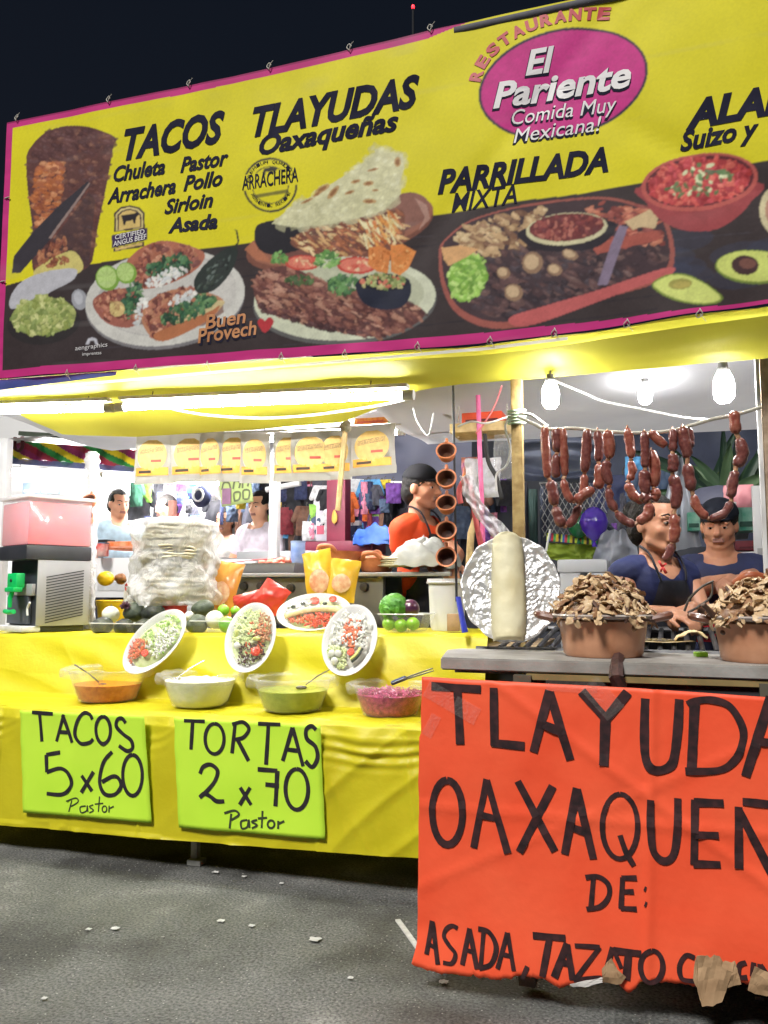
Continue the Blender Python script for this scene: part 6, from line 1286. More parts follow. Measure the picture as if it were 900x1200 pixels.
k = MB(); a = c + Vector((-hw*.8, -.05, .065)); k.tube([a, a + Vector((.16, 0, .014)), a + Vector((.3, .04, .022))], [.008, .007, .012], 8, flat=.5); tag(k.build('red_knife', mat('red_plastic', (0, 0, 0)), loc=a), 'red handled spatula lying across the steel tray', 'spatula')
p = P(268, 640, y=4.8); k = MB(); k.box((p.x - .05, 4.9, CZ + .05), (.5, .3, .10), bev=.015); tag(k.build('white_container', mat('bright_white', (0, 0, 0)), loc=(p.x - .05, 4.9, CZ)), 'low white container behind the steel tray', 'container')
p = P(300, 640, y=5.0); k = MB(); k.box((p.x + .12, 5.05, CZ + .08), (.55, .06, .17), bev=.006); tag(k.build('steel_box', mat('grey_steel_box', (.40, .41, .42), .4, (.33, .34, .36), 4, metal=.4), loc=(p.x + .12, 5.05, CZ)), 'grey steel splash board behind the raw meat tray', 'steel box')
def jar(px, pyb, y, wp, hp, m, name, label, cat):
    p = P(px, pyb, y=y); r_, h = W(wp, y, px)/2, W(hp, y, px); t = thing(name, label, cat, p); k = MB(); k.lathe([(.001, 0), (r_*.9, 0), (r_, h*.06), (r_, h*.94), (r_*.94, h)], p, 24); k.build('body', m, t); k = MB(); k.lathe([(r_*1.03, h*.93), (r_*1.05, h*.96), (r_*1.03, h), (.001, h*1.0)], p, 24); k.build('lid', mat('jar_lid', (.2, .28, .42), .4), t)
jar(349, 664, 4.45, 17, 30, mat('blue_tin', lin((104, 130, 180)), .4, lin((150, 166, 196)), 14), 'blue_tin', 'blue tin between the raw meat tray and the clay pot', 'tin')
def open_pot(label, px, pyb, wp, hp, y, lid=False):
    p = P(px, pyb, y=y); p.z = CZ + .001; p.y += .08; r_, h = W(wp, p.y, px)/2, W(hp, p.y, px); t = thing('clay_pot', label, 'pot', p, 'clay pots on the cooking counter')
    k = MB(); k.lathe([(.001, 0), (r_*.70, 0), (r_*.78, h*.08), (r_*.92, h*.6), (r_*1.0, h*.92), (r_*1.05, h), (r_*.98, h*1.0), (r_*.9, h*.7), (r_*.7, h*.15), (.001, h*.12)], p, 36); k.build('pot_body', m_clay, t)
    k = MB(); q = p + Vector((0, -r_*.98, h*.95)); k.tube(smooth_pts([q + Vector((-.05, .01, 0)), q + Vector((-.03, -.018, .028)), q + Vector((.03, -.018, .028)), q + Vector((.05, .01, 0))], 5), .013, 8); k.build('handle', m_clay, t)
    if lid:
        k = MB(); k.lathe([(r_*1.0, h*1.0), (r_*.7, h*1.16), (.02, h*1.26), (.001, h*1.26)], p, 30); k.build('lid', m_clay, t)
        k = MB(); k.tube(smooth_pts([p + Vector((-.03, 0, h*1.2)), p + Vector((-.015, 0, h*1.5)), p + Vector((.015, 0, h*1.5)), p + Vector((.03, 0, h*1.2))], 5), .008, 8); k.build('lid_handle', m_clay, t)
open_pot('wide open clay pot with an upright handle on the cooking counter', 387, 668, 60, 24, 4.2)
open_pot('lidded clay pot beside the folded grey cloth on the counter', 436, 668, 44, 16, 4.28, True)
p = P(497, 650, y=4.3); k = MB()
k.sheet(lambda u, v: p + Vector((.20*math.cos(u*6.2832)*math.sin(v*1.57), .12*math.sin(u*6.2832)*math.sin(v*1.57), -.07 + .15*math.cos(v*1.57))) * 1.0 + Vector((0, 0, .0)) + Vector((.02*nz(u*9, v*5), .0, .03*fbm(math.cos(u*6.28)*2, math.sin(u*6.28)*2, v*3))), 50, 18)
tag(k.build('grey_plastic_bundle', mat('grey_plastic', lin((196, 196, 188)), .35, lin((166, 168, 162)), 7, .4, 14, coat=.3), loc=p, angle=180), 'lumpy grey plastic bundle on the counter in front of the cook in orange', 'bundle')
p = P(470, 664, y=4.24)
t = thing('cloth_stack', 'pale stack of tortilla wraps at the foot of the grey bundle', 'wraps', p)
for i in range(4):
    k = MB(); k.ell(p + Vector((.01*math.sin(i*2), .06, .008 + .012*i)), (.16 - .012*i, .09, .010), rz=.2*math.sin(i*3), jit=.12, seg=24); k.build('wrap', mat('cream_wrap', lin((230, 222, 190)), .7, lin((206, 196, 160)), 20, .2), t, angle=180)
# ================================================================== PEOPLE
def vmul(a, s): return Vector(a) * s
def hand(mb, wr, d, up, S, side=1, curl=.6):
    """palm, four unequal bent fingers and a thumb; d: pointing direction, up: back of the hand"""
    d = Vector(d).normalized(); up = (Vector(up) - d*Vector(up).dot(d)).normalized(); s_ = d.cross(up) * side
    pc = wr + d*.045*S; mb.ell(pc, (.044*S, .036*S, .016*S), M=None, rz=0) if False else None
    for o in (-.024, -.008, .008, .024): mb.capsule(wr + d*.005*S + s_*o*S*.6, wr + d*.085*S + s_*o*S, .0125*S, .0115*S, 10, 4)
    for o, L_ in ((-.027, .056), (-.009, .070), (.009, .074), (.027, .066)):
        a = wr + d*.085*S + s_*o*S; b = a + (d*math.cos(curl*.6) - up*math.sin(curl*.6))*L_*.42*S; c_ = b + (d*math.cos(curl*1.5) - up*math.sin(curl*1.5))*L_*.34*S; e = c_ + (d*math.cos(curl*2.2) - up*math.sin(curl*2.2))*L_*.26*S
        mb.capsule(a, b, .0092*S, .0086*S, 9, 3); mb.capsule(b, c_, .0086*S, .0078*S, 9, 3); mb.capsule(c_, e, .0078*S, .0066*S, 9, 3)
    a = wr + d*.022*S + s_*.026*S; b = a + (d*.75 + s_*.65 - up*.15).normalized()*.036*S; c_ = b + (d*.85 - s_*.1 - up*.55).normalized()*.032*S
    mb.capsule(a, b, .013*S, .0105*S, 9, 3); mb.capsule(b, c_, .0105*S, .0085*S, 9, 3)
def person(label, loc, H, yaw, head_yaw, head_tilt, wide, head_s, arms, skin, shirt, hair, vox_=.0055, sleeves=0.0, apron=None, cap=None, bun=False, trousers=(.03, .03, .045), detail=True, group=None, lips=(.30, .07, .06), long_hair=False, neck_z=.802, neck_w=.045, vneck=.25):
    """arms: {+1: (elbow, wrist, hand_dir, hand_up, curl), -1: ...} world points; +1 is the person's right"""
    loc = Vector(loc); M = Matrix.Translation(loc) @ Matrix.Rotation(yaw, 4, 'Z') @ Matrix.Scale(H, 4)
    t = thing('person', label, 'person', loc, group)
    def w3(x, y, z): return M @ Vector((x*wide, y*wide**.7, z))
    nb = M @ Vector((0, .0, .835)); hc = M @ Vector((0, .012, .925))
    HM = Matrix.Translation(hc) @ Matrix.Rotation(yaw + head_yaw, 4, 'Z') @ Matrix.Rotation(head_tilt, 4, 'X') @ Matrix.Scale(H*head_s, 4)
    Rm = M.to_3x3().normalized()
    def el(mb, c, r, MM=M, wd=True, seg=20, rings=14):
        f = wide if (wd and MM is M) else 1; mb.ell(Vector((c[0]*f, c[1]*f**.7, c[2])), (r[0]*f, r[1]*f**.8, r[2]), M=MM, seg=seg, rings=rings)
    def torso(mb, g):
        el(mb, (0, 0, .745), (.108+g, .066+g, .092+g)); el(mb, (0, .004, .64), (.096+g, .066+g, .11+g)); el(mb, (0, -.002, .54), (.10+g, .072+g, .08+g))
        for s_ in (1, -1): mb.capsule(w3(s_*.03, -.004, .812), w3(s_*.098, -.004, .786), (.036+g)*H*wide**.5, (.038+g)*H*wide**.5)
    sh = {s_: w3(s_*.106, -.002, .778) for s_ in (1, -1)}
    b = MB(); torso(b, 0); ra = H*wide**.7
    b.capsule(M @ Vector((0, -.006, .80)), M @ Vector((0, .004, .885)), .041*ra, .034*ra, 16)
    for s_ in (1, -1):
        eb, wr, hd, hu, cu_ = arms[s_]
        b.capsule(sh[s_], Vector(eb), .036*ra, .027*ra, 14); b.capsule(Vector(eb), Vector(eb).lerp(Vector(wr), .4), .027*ra, .0265*ra, 14); b.capsule(Vector(eb).lerp(Vector(wr), .35), Vector(wr), .0265*ra, .0165*ra, 14)
        hand(b, Vector(wr), hd, hu, H/1.62*(1.05 if detail else 1.1), s_, cu_)
        b.capsule(w3(s_*.05, 0, .50), w3(s_*.052, .004, .28), .056*ra, .038*ra); b.capsule(w3(s_*.052, .004, .28), w3(s_*.054, -.008, .05), .036*ra, .022*ra); b.capsule(w3(s_*.054, -.012, .022), w3(s_*.058, .07, .016), .022*ra, .016*ra)
    h = lambda c, r, **kw: b.ell(c, r, M=HM, seg=24, rings=18, **kw)
    h((0, -.010, .016), (.0475, .056, .052)); h((0, .010, -.014), (.042, .042, .048)); h((0, .020, -.042), (.030, .027, .022)); h((0, .038, -.056), (.013, .011, .010))
    def hcap(a, c, ra_, rb_): b.capsule(HM @ Vector(a), HM @ Vector(c), ra_*H*head_s, rb_*H*head_s, 12, 5)
    hcap((0, .050, .006), (0, .062, -.014), .0055, .0088); h((.007, .055, -.017), (.0062, .0062, .0052)); h((-.007, .055, -.017), (.0062, .0062, .0052))
    hcap((-.024, .0405, .013), (.024, .0405, .013), .0072, .0072); hcap((-.012, .050, -.0375), (.012, .050, -.0375), .0052, .0052); hcap((-.011, .050, -.030), (.011, .050, -.030), .0046, .0046)
    for s_ in (1, -1):
        h((s_*.022, .030, -.016), (.016, .015, .016)); h((s_*.0465, -.004, -.006), (.006, .013, .018)); hcap((s_*.030, .010, -.040), (s_*.012, .034, -.054), .013, .012)
    if abs(head_s) > .5: b.capsule(HM @ Vector((0, -.012, -.035)), M @ Vector((0, -.004, .83)), .034*ra, .039*ra, 16)
    vox(b, 'body', skin, t, vox_, 4)
    if detail:
        for s_ in (1, -1):
            k = MB(); k.ell((s_*.0185, .0445, .0015), (.0078, .0045, .0042), M=HM); e = k.build('eye', mat('eye_white', (.50, .45, .42), .3, coat=.5), t)
            k = MB(); k.ell((s_*.0185, .0482, .0012), (.0038, .0016, .0038), M=HM); k.build('iris', mat('iris_dark', (.02, .012, .008), .2), e)
            k = MB(); k.tube([HM @ Vector((s_*.0098, .0470, .0042)), HM @ Vector((s_*.0188, .0492, .0058)), HM @ Vector((s_*.0278, .0440, .0034))], .0019*H, 6); k.build('eyelid', skin, t)
            k = MB(); k.tube([HM @ Vector((s_*.008, .0515, .0175)), HM @ Vector((s_*.019, .0495, .0215)), HM @ Vector((s_*.032, .041, .0175))], [.0022*H, .0026*H, .0012*H], 6); k.build('eyebrow', mat('brow_dark', (.02, .014, .011), .7), t)
        k = MB(); k.capsule(HM @ Vector((-.0125, .0528, -.0375)), HM @ Vector((.0125, .0528, -.0375)), .0038*H, .0038*H); k.capsule(HM @ Vector((-.0115, .0526, -.0305)), HM @ Vector((.0115, .0526, -.0305)), .0032*H, .0032*H)
        vox(k, 'lips', mat('lips_%d' % int(lips[0]*100), lips, .4), t, .002, 2)
    HI = HM.inverted(); MI = M.inverted()
    k = MB(); k.ell((0, -.014, .020), (.0515, .0575, .0535), M=HM, seg=28, rings=20, jit=.05); k.ell((0, -.034, -.012), (.046, .040, .046), M=HM, seg=24, rings=18)
    if bun: k.ell((0, -.072, .03), (.026, .024, .026), M=HM, jit=.1)
    if long_hair: k.capsule(HM @ Vector((0, -.045, -.02)), M @ Vector((0, -.05, .78)), .035*H, .025*H)
    def hcut(p):
        q = HI @ p; return not (q.y > .030 - .75*max(0, q.z - .022) and q.z < .047 and True) and not (q.z < -.004 and q.y > -.004 and abs(q.x) > .036)
    vox(k, 'hair', hair, t, max(.004, vox_), 3, hcut, tuft=.0022)
    # shirt
    k = MB(); torso(k, .008)
    for s_ in (1, -1):
        if sleeves > 0: k.capsule(sh[s_], sh[s_].lerp(Vector(arms[s_][0]), sleeves), .0405*ra, .037*ra, 16)
        else: k.capsule(w3(s_*.06, -.003, .806), w3(s_*.088, -.003, .785), .036*ra, .039*ra, 16)
    def scut(p):
        q = MI @ p; neck = abs(q.x) < neck_w and -.05 < q.y < .12 and q.z > neck_z + abs(q.x)*vneck + (.02 if q.y < 0 else 0)
        return not neck and q.z > .47 and q.z < .842
    vox(k, 'shirt', shirt, t, max(.005, vox_), 6, scut, tuft=.0)
    k = MB()
    for s_ in (1, -1): k.capsule(w3(s_*.05, 0, .51), w3(s_*.052, .004, .28), .062*ra, .045*ra); k.capsule(w3(s_*.052, .004, .28), w3(s_*.054, -.008, .07), .044*ra, .034*ra)
    el(k, (0, -.002, .53), (.106, .078, .07)); vox(k, 'trousers', mat('trousers_%d' % int(trousers[2]*1000), trousers, .7), t, .009, 4)
    for s_ in (1, -1): k = MB(); k.ell(w3(s_*.056, .03, .024), (.034*H, .078*H, .024*H), rz=yaw); k.build('shoe', mat('shoe', (.03, .03, .03), .5), t)
    if apron:
        k = MB(); torso(k, .0155)
        vox(k, 'apron', apron, t, .0055, 5, lambda p: (lambda q: q.y > .012 and q.z < .775 - .0 and abs(q.x) < (.045 + .32*max(0, .775 - q.z))*wide and q.z > .44)(MI @ p))
        for s_ in (1, -1):
            k = MB(); k.tube(smooth_pts([w3(s_*.040, .074, .772), w3(s_*.046, .066, .800), w3(s_*.046, .038, .842), w3(s_*.042, .0, .862), w3(s_*.02, -.036, .866)], 5), .0065*H, 8, flat=.5); k.build('apron_strap', apron, t)
    if cap:
        k = MB(); k.ell((0, -.012, .030), (.0545, .0605, .050), M=HM, seg=28, rings=18)
        vox(k, 'cap', cap, t, .004, 3, lambda p: (HI @ p).z > .026 - .10*(HI @ p).y)
        k = MB(); k.sheet(lambda u, v: HM @ Vector(((u-.5)*.088*(1-.3*v*v), .040 + .030*v*(1-(2*u-1)**2*.6) - .02*(2*u-1)**2, .030 - .004*v - .008*(2*u-1)**2)), 12, 6); k.build('cap_brim', cap, t, angle=180, thick=.003)
    return t
sk1 = mat('skin_brown', lin((196, 144, 116)), .48, lin((182, 128, 100)), 7, .06, 120, sss=.12); sk2 = mat('skin_tan', lin((198, 142, 112)), .48, lin((184, 126, 96)), 7, .06, 120, sss=.12); sk3 = mat('skin_pale', lin((222, 170, 140)), .48, lin((208, 150, 120)), 7, sss=.1)
m_hair = mat('black_hair', (.0045, .0036, .0032), .6, (.010, .008, .007), 90, .5, 160, spec=.25)
m_navy = mat('navy_cloth', lin((34, 44, 92)), .75, lin((26, 34, 74)), 12, .8, 11); m_navy2 = mat('navy_tee', lin((38, 46, 84)), .8, lin((30, 36, 68)), 12, .8, 11); m_org_sh = mat('orange_shirt', lin((250, 92, 40)), .7, lin((240, 78, 30)), 10, .7, 10); m_apr = mat('black_apron', (.016, .017, .024), .45, (.03, .032, .042), 8, .25, 26)
# woman in front, behind the grill
hx = P(777, 618, y=3.42)
H1 = P(768, 581, y=3.42).z / 1.0
w1 = person('woman in a navy sleeveless top and black apron behind the grill, looking right', (hx.x - .035, 3.45, 0), H1, R(-142), R(10), R(-4), .98, 1.15,
    {1: (P(737, 722, y=3.26), P(788, 718, y=3.16), (P(806, 723, y=3.10) - P(786, 717, y=3.16)), (0, -.5, 1), .75), -1: (P(824, 722, y=3.46), P(812, 712, y=3.22), (-.6, -.6, -.25), (.2, -.4, .9), .9)},
    sk1, m_navy, m_hair, .0052, 0, m_apr, None, True, lips=(.30, .13, .11), neck_z=.775, neck_w=.05, vneck=.7)
# ribbon badge and tongs
k = MB(); q = P(776, 664, y=3.305)
for d in ((-.012, .022), (.016, .012), (-.006, -.020), (.014, -.026)): k.sheet(lambda u, v, d=d: q + Vector((d[0]*u - d[1]*.35*(v-.5), -.012 - .008*math.sin(u*3), d[1]*u + d[0]*.35*(v-.5))), 5, 3)
o = k.build('ribbon', mat('red_ribbon', lin((236, 76, 76)), .45), w1, angle=180, thick=.001)
t = thing('tongs', 'thin black looped tongs held by the woman at the grill', 'tongs', P(806, 716, y=3.1))
k = MB(); k.tube(smooth_pts([P(802, 716, y=3.08), P(808, 702, y=3.09), P(822, 688, y=3.10), P(836, 681, y=3.12)], 6), .0042, 8); k.build('tong_arm', m_dk, t)
k = MB(); k.tube(smooth_pts([P(806, 718, y=3.09), P(820, 710, y=3.10), P(833, 699, y=3.11), P(835, 683, y=3.12)], 6), .0042, 8); k.build('tong_arm', m_dk, t)
# second woman
hx = P(838, 618, y=3.98); H2 = P(838, 586, y=3.98).z
person('woman in a navy tee and dark cap behind, hands together, under the widest sausage loop', (hx.x + .02, 4.02, 0), H2, R(176), R(-6), R(-14), 1.12, 1.04,
    {1: (P(818, 690, y=3.92), P(856, 679, y=3.80), (.9, -.25, .1), (0, -.5, 1), .7), -1: (P(880, 678, y=3.95), P(872, 680, y=3.80), (-.75, -.45, -.1), (0, -.5, 1), .8)},
    sk2, m_navy2, m_hair, .0055, .42, None, mat('navy_cap', (.010, .012, .02), .8, spec=.2), False, lips=(.34, .16, .13))
# cook in orange
hx = P(491, 572, y=4.72); H3 = P(490, 543, y=4.72).z - .012
person('man in an orange tee, black apron and black cap standing behind the counter', (hx.x - .0, 4.74, 0), H3, R(-112), R(4), R(-4), .90, 1.02,
    {1: (P(468, 652, y=4.62), P(505, 660, y=4.45), (.7, -.5, -.2), (0, -.4, 1), .6), -1: (P(535, 650, y=4.62), P(530, 662, y=4.42), (.2, -.9, -.2), (0, 0, 1), .6)},
    sk2, m_org_sh, m_hair, .006, .55, m_apr, mat('black_cap', (.006, .006, .008), .8, spec=.2), False, lips=(.36, .18, .15))
# people of the stalls beyond
def far_person(label, px, pyt, y, H, yaw, skin, shirt, hair, arm_fwd=.25):
    x = P(px, pyt, y=y).x; loc = Vector((x, y, P(px, pyt, y=y).z - H)); F = Matrix.Rotation(yaw, 3, 'Z')
    # they stand on the raised floor of the far stall
    sh_ = {s_: loc + F @ Vector((s_*.2, 0, .78*H)) for s_ in (1, -1)}
    arms = {s_: (sh_[s_] + F @ Vector((s_*.05, .06, -.28)), sh_[s_] + F @ Vector((s_*-.02, .06 + arm_fwd, -.30)), F @ Vector((0, 1, -.1)), (0, 0, 1), .5) for s_ in (1, -1)}
    return person(label, loc, H, yaw, 0, R(-12), 1.0, 1.05, arms, skin, shirt, hair, .010, .5, None, None, False, detail=True)
# ================================================================== STALLS BEYOND
def flat(name, label, cat, pts, y, m, thick=.01, group=None, kind=None, sub=None):
    """board or cloth seen at its own distance: outline in photograph points on the plane y"""
    q = [P(a, b, y=y) for a, b in pts]; c = sum(q, Vector())/len(q); bm = bmesh.new(); bm.faces.new([bm.verts.new(p) for p in q]); r_ = bmesh.ops.extrude_face_region(bm, geom=bm.faces[:])
    for v in [e for e in r_['geom'] if isinstance(e, bmesh.types.BMVert)]: v.co.y += thick
    k = MB(); k.bm(bm); return tag(k.build(name, m, loc=c, smooth=False), label, cat, group, kind)
def cloth_sheet(name, label, cat, quad, y, m, ph=0, pleat=0.02, freq=30, vert=True, nu=50, nv_=20, y2=None):
    q = [P(*p, y=(y2 if (y2 and i < 2) else y)) for i, p in enumerate(quad)]     # TL TR BR BL
    def f(u, v):
        p = q[0].lerp(q[1], u).lerp(q[3].lerp(q[2], u), v); p.y += pleat*math.sin((u if vert else v)*freq + 2*nz(u*3, v*3, ph)) + pleat*1.5*nz(u*4, v*4, ph+3); p.z += pleat*.4*nz(u*7, v*3, ph); return p
    k = MB(); k.sheet(f, nu, nv_); return tag(k.build(name, m, loc=q[3], angle=180), label, cat)
m_dgt = mat('dark_grey_tarp', lin((84, 90, 108)), .55, lin((66, 72, 90)), 3, .15, 20); m_mgt = mat('grey_tarp', lin((92, 94, 112)), .6, lin((84, 86, 104)), 2, .1, 14); m_lgt = mat('light_grey_tarp', lin((176, 180, 188)), .6, lin((150, 154, 164)), 4, .2, 14)
# night backdrop: an added dark sheet standing in for the darkness beyond the stalls
k = MB(); k.sheet(lambda u, v: (-16 + 20*u, 9.6 + .1*math.sin(u*90) + .08*nz(u*30, v*5), 3.0*v), 160, 12); tag(k.build('night_backdrop', mat('night_backdrop_dark', (.035, .038, .05), .7, (.02, .022, .03), 1.5, .2, 9), loc=(-6, 9.6, 0), angle=180), 'dark backdrop sheet added behind all the stalls to stand in for the night', 'wall')
# --- right: dark pleated tarpaulin, light grey drape, plant, boxes
cloth_sheet('pleated_tarp', 'dark grey tarpaulin with level folds behind the sausages', 'tarp', [(606, 486), (712, 488), (706, 566), (604, 562)], 4.95, m_dgt, 1, .02, 26, False, 30, 40)
cloth_sheet('dark_tarp', 'plain dark blue tarpaulin hanging behind the leafy plant', 'tarp', [(690, 480), (910, 466), (920, 640), (690, 640)], 6.6, mat('night_tarp', lin((58, 64, 84)), .7, lin((44, 50, 68)), 3, .1, 14), 2, .03, 14)
cloth_sheet('grey_drape', 'light grey plastic drape hanging between the two women', 'tarp', [(792, 534), (800, 536), (822, 640), (762, 650)], 5.2, m_lgt, 3, .02, 12)
cloth_sheet('grey_cover', 'light grey plastic cover behind the shoulder of the front woman', 'cover', [(706, 620), (744, 622), (750, 668), (690, 668)], 4.7, m_lgt, 6, .03, 9)
# agave-like plant
pc_ = P(848, 588, y=5.9); t = thing('leafy_plant', 'spiky green plant fanning out above the second woman', 'plant', pc_ - Vector((0, 0, .25)))
rnd = random.Random(8)
for i in range(40):
    a = rnd.uniform(-1.5, 1.5); L_ = rnd.uniform(.35, .72); yy = rnd.uniform(-.25, .25); d = Vector((math.sin(a), yy, math.cos(a)*.8 + .12)); wd = rnd.uniform(.025, .05); s1 = d.cross(Vector((0, -1, 0))).normalized(); b0 = pc_ + Vector((rnd.uniform(-.1, .1), rnd.uniform(-.05, .05), rnd.uniform(-.08, .05)))
    k = MB(); k.sheet(lambda u, v: b0 + d*L_*u + Vector((0, 0, -.22*u*u*L_*abs(math.sin(a)) - .05*u*u)) + s1*wd*(v-.5)*2*(math.sin(math.pi*min(1, .18 + u*.82))**.8)*.9 + Vector((0, -.012*abs(v-.5)*2, 0)), 9, 4); k.build('leaf', mat(('leaf_dark', 'leaf_mid', 'leaf_light')[i % 3], [(.028, .062, .036), (.05, .105, .05), (.10, .17, .08)][i % 3], .5, [(.02, .045, .03), (.04, .08, .04), (.07, .13, .06)][i % 3], 8, sheet=.15), t, angle=180)
k = MB(); k.lathe([(.001, -.25), (.14, -.25), (.17, -.08), (.18, -.06), (.001, -.07)], pc_, 20); k.build('planter', mat('planter_grey', (.2, .2, .2), .6), t)
def crate(name, label, cat, px0, py0, px1, py1, y, dp, m, text=None, tm=None):
    a, b = P(px0, py1, y=y), P(px1, py0, y=y); c = (a+b)/2; t = thing(name, label, cat, Vector((c.x, y + dp/2, a.z))); k = MB(); k.box((c.x, y + dp/2, c.z), (b.x-a.x, dp, b.z-a.z), bev=.004); k.build('box_body', m, t)
    if text:
        k = MB(); h_ = (b.z-a.z); put_text(k, text, Vector((a.x + (b.x-a.x)*.12, y - .003, c.z - h_*.30)), Vector((a.x + (b.x-a.x)*.82, y - .003, c.z - h_*.30)), Vector((0, 0, h_*.26)), None, .03); k.build('lettering', tm, t, smooth=False)
    else:
        k = MB(); k.box((c.x, y - .002, a.z + (b.z-a.z)*.28), ((b.x-a.x)*.8, .006, (b.z-a.z)*.22)); k.build('print_band', tm or m_white, t)
    return t
crate('white_carton', 'white carton with black print behind the head of the second woman', 'carton', 838, 588, 863, 620, 5.0, .2, mat('bright_white', (0, 0, 0)), 'OCCO', mat('black_print', (.02, .02, .02), .5))
crate('teal_carton', 'teal green carton right of the white carton', 'carton', 865, 594, 888, 622, 5.1, .2, mat('teal_card', lin((64, 150, 124)), .6, lin((150, 200, 180)), 12), None, mat('dark_teal', lin((40, 84, 70)), .6))
crate('green_carton', 'small green carton left of the head of the second woman', 'carton', 806, 600, 820, 622, 5.1, .2, mat('teal_card', (0, 0, 0)), None, mat('dark_teal', (0, 0, 0)))
p = P(866, 590, y=5.2); k = MB(); pillow(k, p, .16, .22, .05, ph=3); tag(k.build('pink_bag', mat('pink_bag', lin((226, 160, 166)), .5, lin((206, 130, 140)), 6, .2), loc=p, angle=180), 'pale pink bag beside the hanging loop at the right', 'bag')
p = P(842, 585, y=5.6); k = MB(); k.lathe([(.001, .09), (.12, .07), (.22, .01), (.25, -.05)], p, 24); tag(k.build('grey_umbrella', m_mgt, loc=p), 'small grey domed umbrella behind the cap of the second woman', 'umbrella')
crate('white_board', 'white board leaning at the right edge behind the second post', 'board', 886, 568, 915, 690, 4.5, .03, mat('bright_white', (0, 0, 0)), None, mat('pale_band', (.6, .6, .6), .6))
crate('red_box', 'dark red box top behind the arm of the second woman', 'box', 862, 633, 905, 645, 4.9, .3, mat('dark_red_box', lin((120, 40, 50)), .6, lin((96, 30, 40)), 9), None, mat('dark_red_band', lin((90, 26, 36)), .6))
crate('white_cabinet', 'low white cabinet right of the second woman', 'cabinet', 868, 646, 905, 706, 4.85, .3, mat('bright_white', (0, 0, 0)), None, mat('pale_band', (.6, .6, .6), .6))
crate('red_crate', 'bright red crate low between the woman and the right pot', 'crate', 812, 726, 838, 752, 3.75, .15, mat('red_crate', lin((206, 44, 58)), .5, lin((180, 34, 48)), 8), None, mat('dark_red_band', (0, 0, 0)))
# cooler
a, b = P(656, 716, y=4.4), P(709, 655, y=4.4); t = thing('cooler', 'white cool box with a small black latch behind the foil disc', 'cooler', Vector(((a.x+b.x)/2, 4.6, a.z - .3)))
k = MB(); k.box(((a.x+b.x)/2, 4.6, (a.z+b.z)/2 - .18), (b.x-a.x, .36, b.z-a.z + .30), bev=.012); k.build('cooler_body', mat('cool_white', (.66, .68, .72), .5, (.62, .64, .68), 4), t); k = MB(); k.box(((a.x+b.x)/2, 4.6, b.z - .035), (b.x-a.x + .02, .38, .07), bev=.012); k.build('cooler_lid', mat('cool_white', (0, 0, 0)), t)
q = P(684, 676, y=4.41); k = MB(); k.box((q.x, 4.414, q.z), (.035, .012, .04), bev=.003); k.build('latch', mat('black_print', (0, 0, 0)), t)
# lime table, balloon, net
cloth_sheet('lime_cloth', 'lime green cloth edge hanging behind the foil disc', 'cloth', [(640, 636), (712, 639), (712, 657), (640, 656)], 4.9, mat('lime_cloth', lin((164, 186, 72)), .6, lin((140, 164, 56)), 7, .1), 5, .015, 22)
k = MB(); q0_, q1_ = P(640, 629, y=4.85), P(700, 634, y=4.85); cols_ = [lin(c) for c in ((204, 226, 60), (40, 110, 180), (206, 60, 70), (60, 170, 90), (230, 200, 60), (60, 60, 70))]
k.sheet(lambda u, v: q0_.lerp(q1_, u) + Vector((0, .04*v, .045*(v-.5))), 40, 2); k.col = [(*cols_[int((i % 41)/41*13*1.7) % 6], 1) for i in range(41*3)]; tag(k.build('striped_belt', vcol('striped_print', .6), loc=q0_, angle=180, thick=.006), 'many coloured striped belt lying along the lime cloth', 'belt')
p = P(696, 612, y=4.7); t = thing('balloon', 'shiny purple balloon beside the face of the front woman', 'balloon', p); r_ = W(17, 4.7, 696); k = MB(); k.lathe([(.001, r_*1.1), (r_*.45, r_*.98), (r_*.85, r_*.55), (r_, 0), (r_*.86, -r_*.55), (r_*.5, -r_*1.0), (r_*.15, -r_*1.3), (.001, -r_*1.35)], p, 28); k.build('skin', mat('purple_balloon', lin((78, 50, 170)), .15, lin((66, 40, 150)), 6, coat=.6), t); k = MB(); k.lathe([(.001, 0), (r_*.12, -.01), (r_*.2, -.03)], p - Vector((0, 0, r_*1.32)), 12); k.build('knot', mat('purple_balloon', (0, 0, 0)), t)
p = P(678, 615, y=4.85); t = thing('balloon', 'dark green balloon half hidden behind the purple one', 'balloon', p); r_ = W(14, 4.85, 678); k = MB(); k.ell(p, (r_*.9, r_*.9, r_*1.2)); k.build('skin', mat('green_balloon', lin((34, 110, 66)), .2, coat=.5), t); k = MB(); k.lathe([(.001, 0), (r_*.12, -.01), (r_*.2, -.03)], p - Vector((0, 0, r_*1.18)), 12); k.build('knot', mat('green_balloon', (0, 0, 0)), t)
p = P(725, 628, y=5.0); k = MB(); k.sheet(lambda u, v: p + Vector((.30*(u-.5), .1*v, .06 + .04*math.sin(u*9) - .12*v + .02*nz(u*9, v*4))), 20, 8); tag(k.build('bunched_cloth', mat('slate_blue', (0, 0, 0)), loc=p, angle=180, thick=.01), 'dark bunched cloth beside the purple balloon', 'cloth')
net = thing('net', 'pale diamond net hanging under the dark tarpaulin behind the sausages', 'net', P(665, 600, y=5.0))
k = MB(); n0, n1 = P(632, 566, y=5.0), P(712, 628, y=5.0)
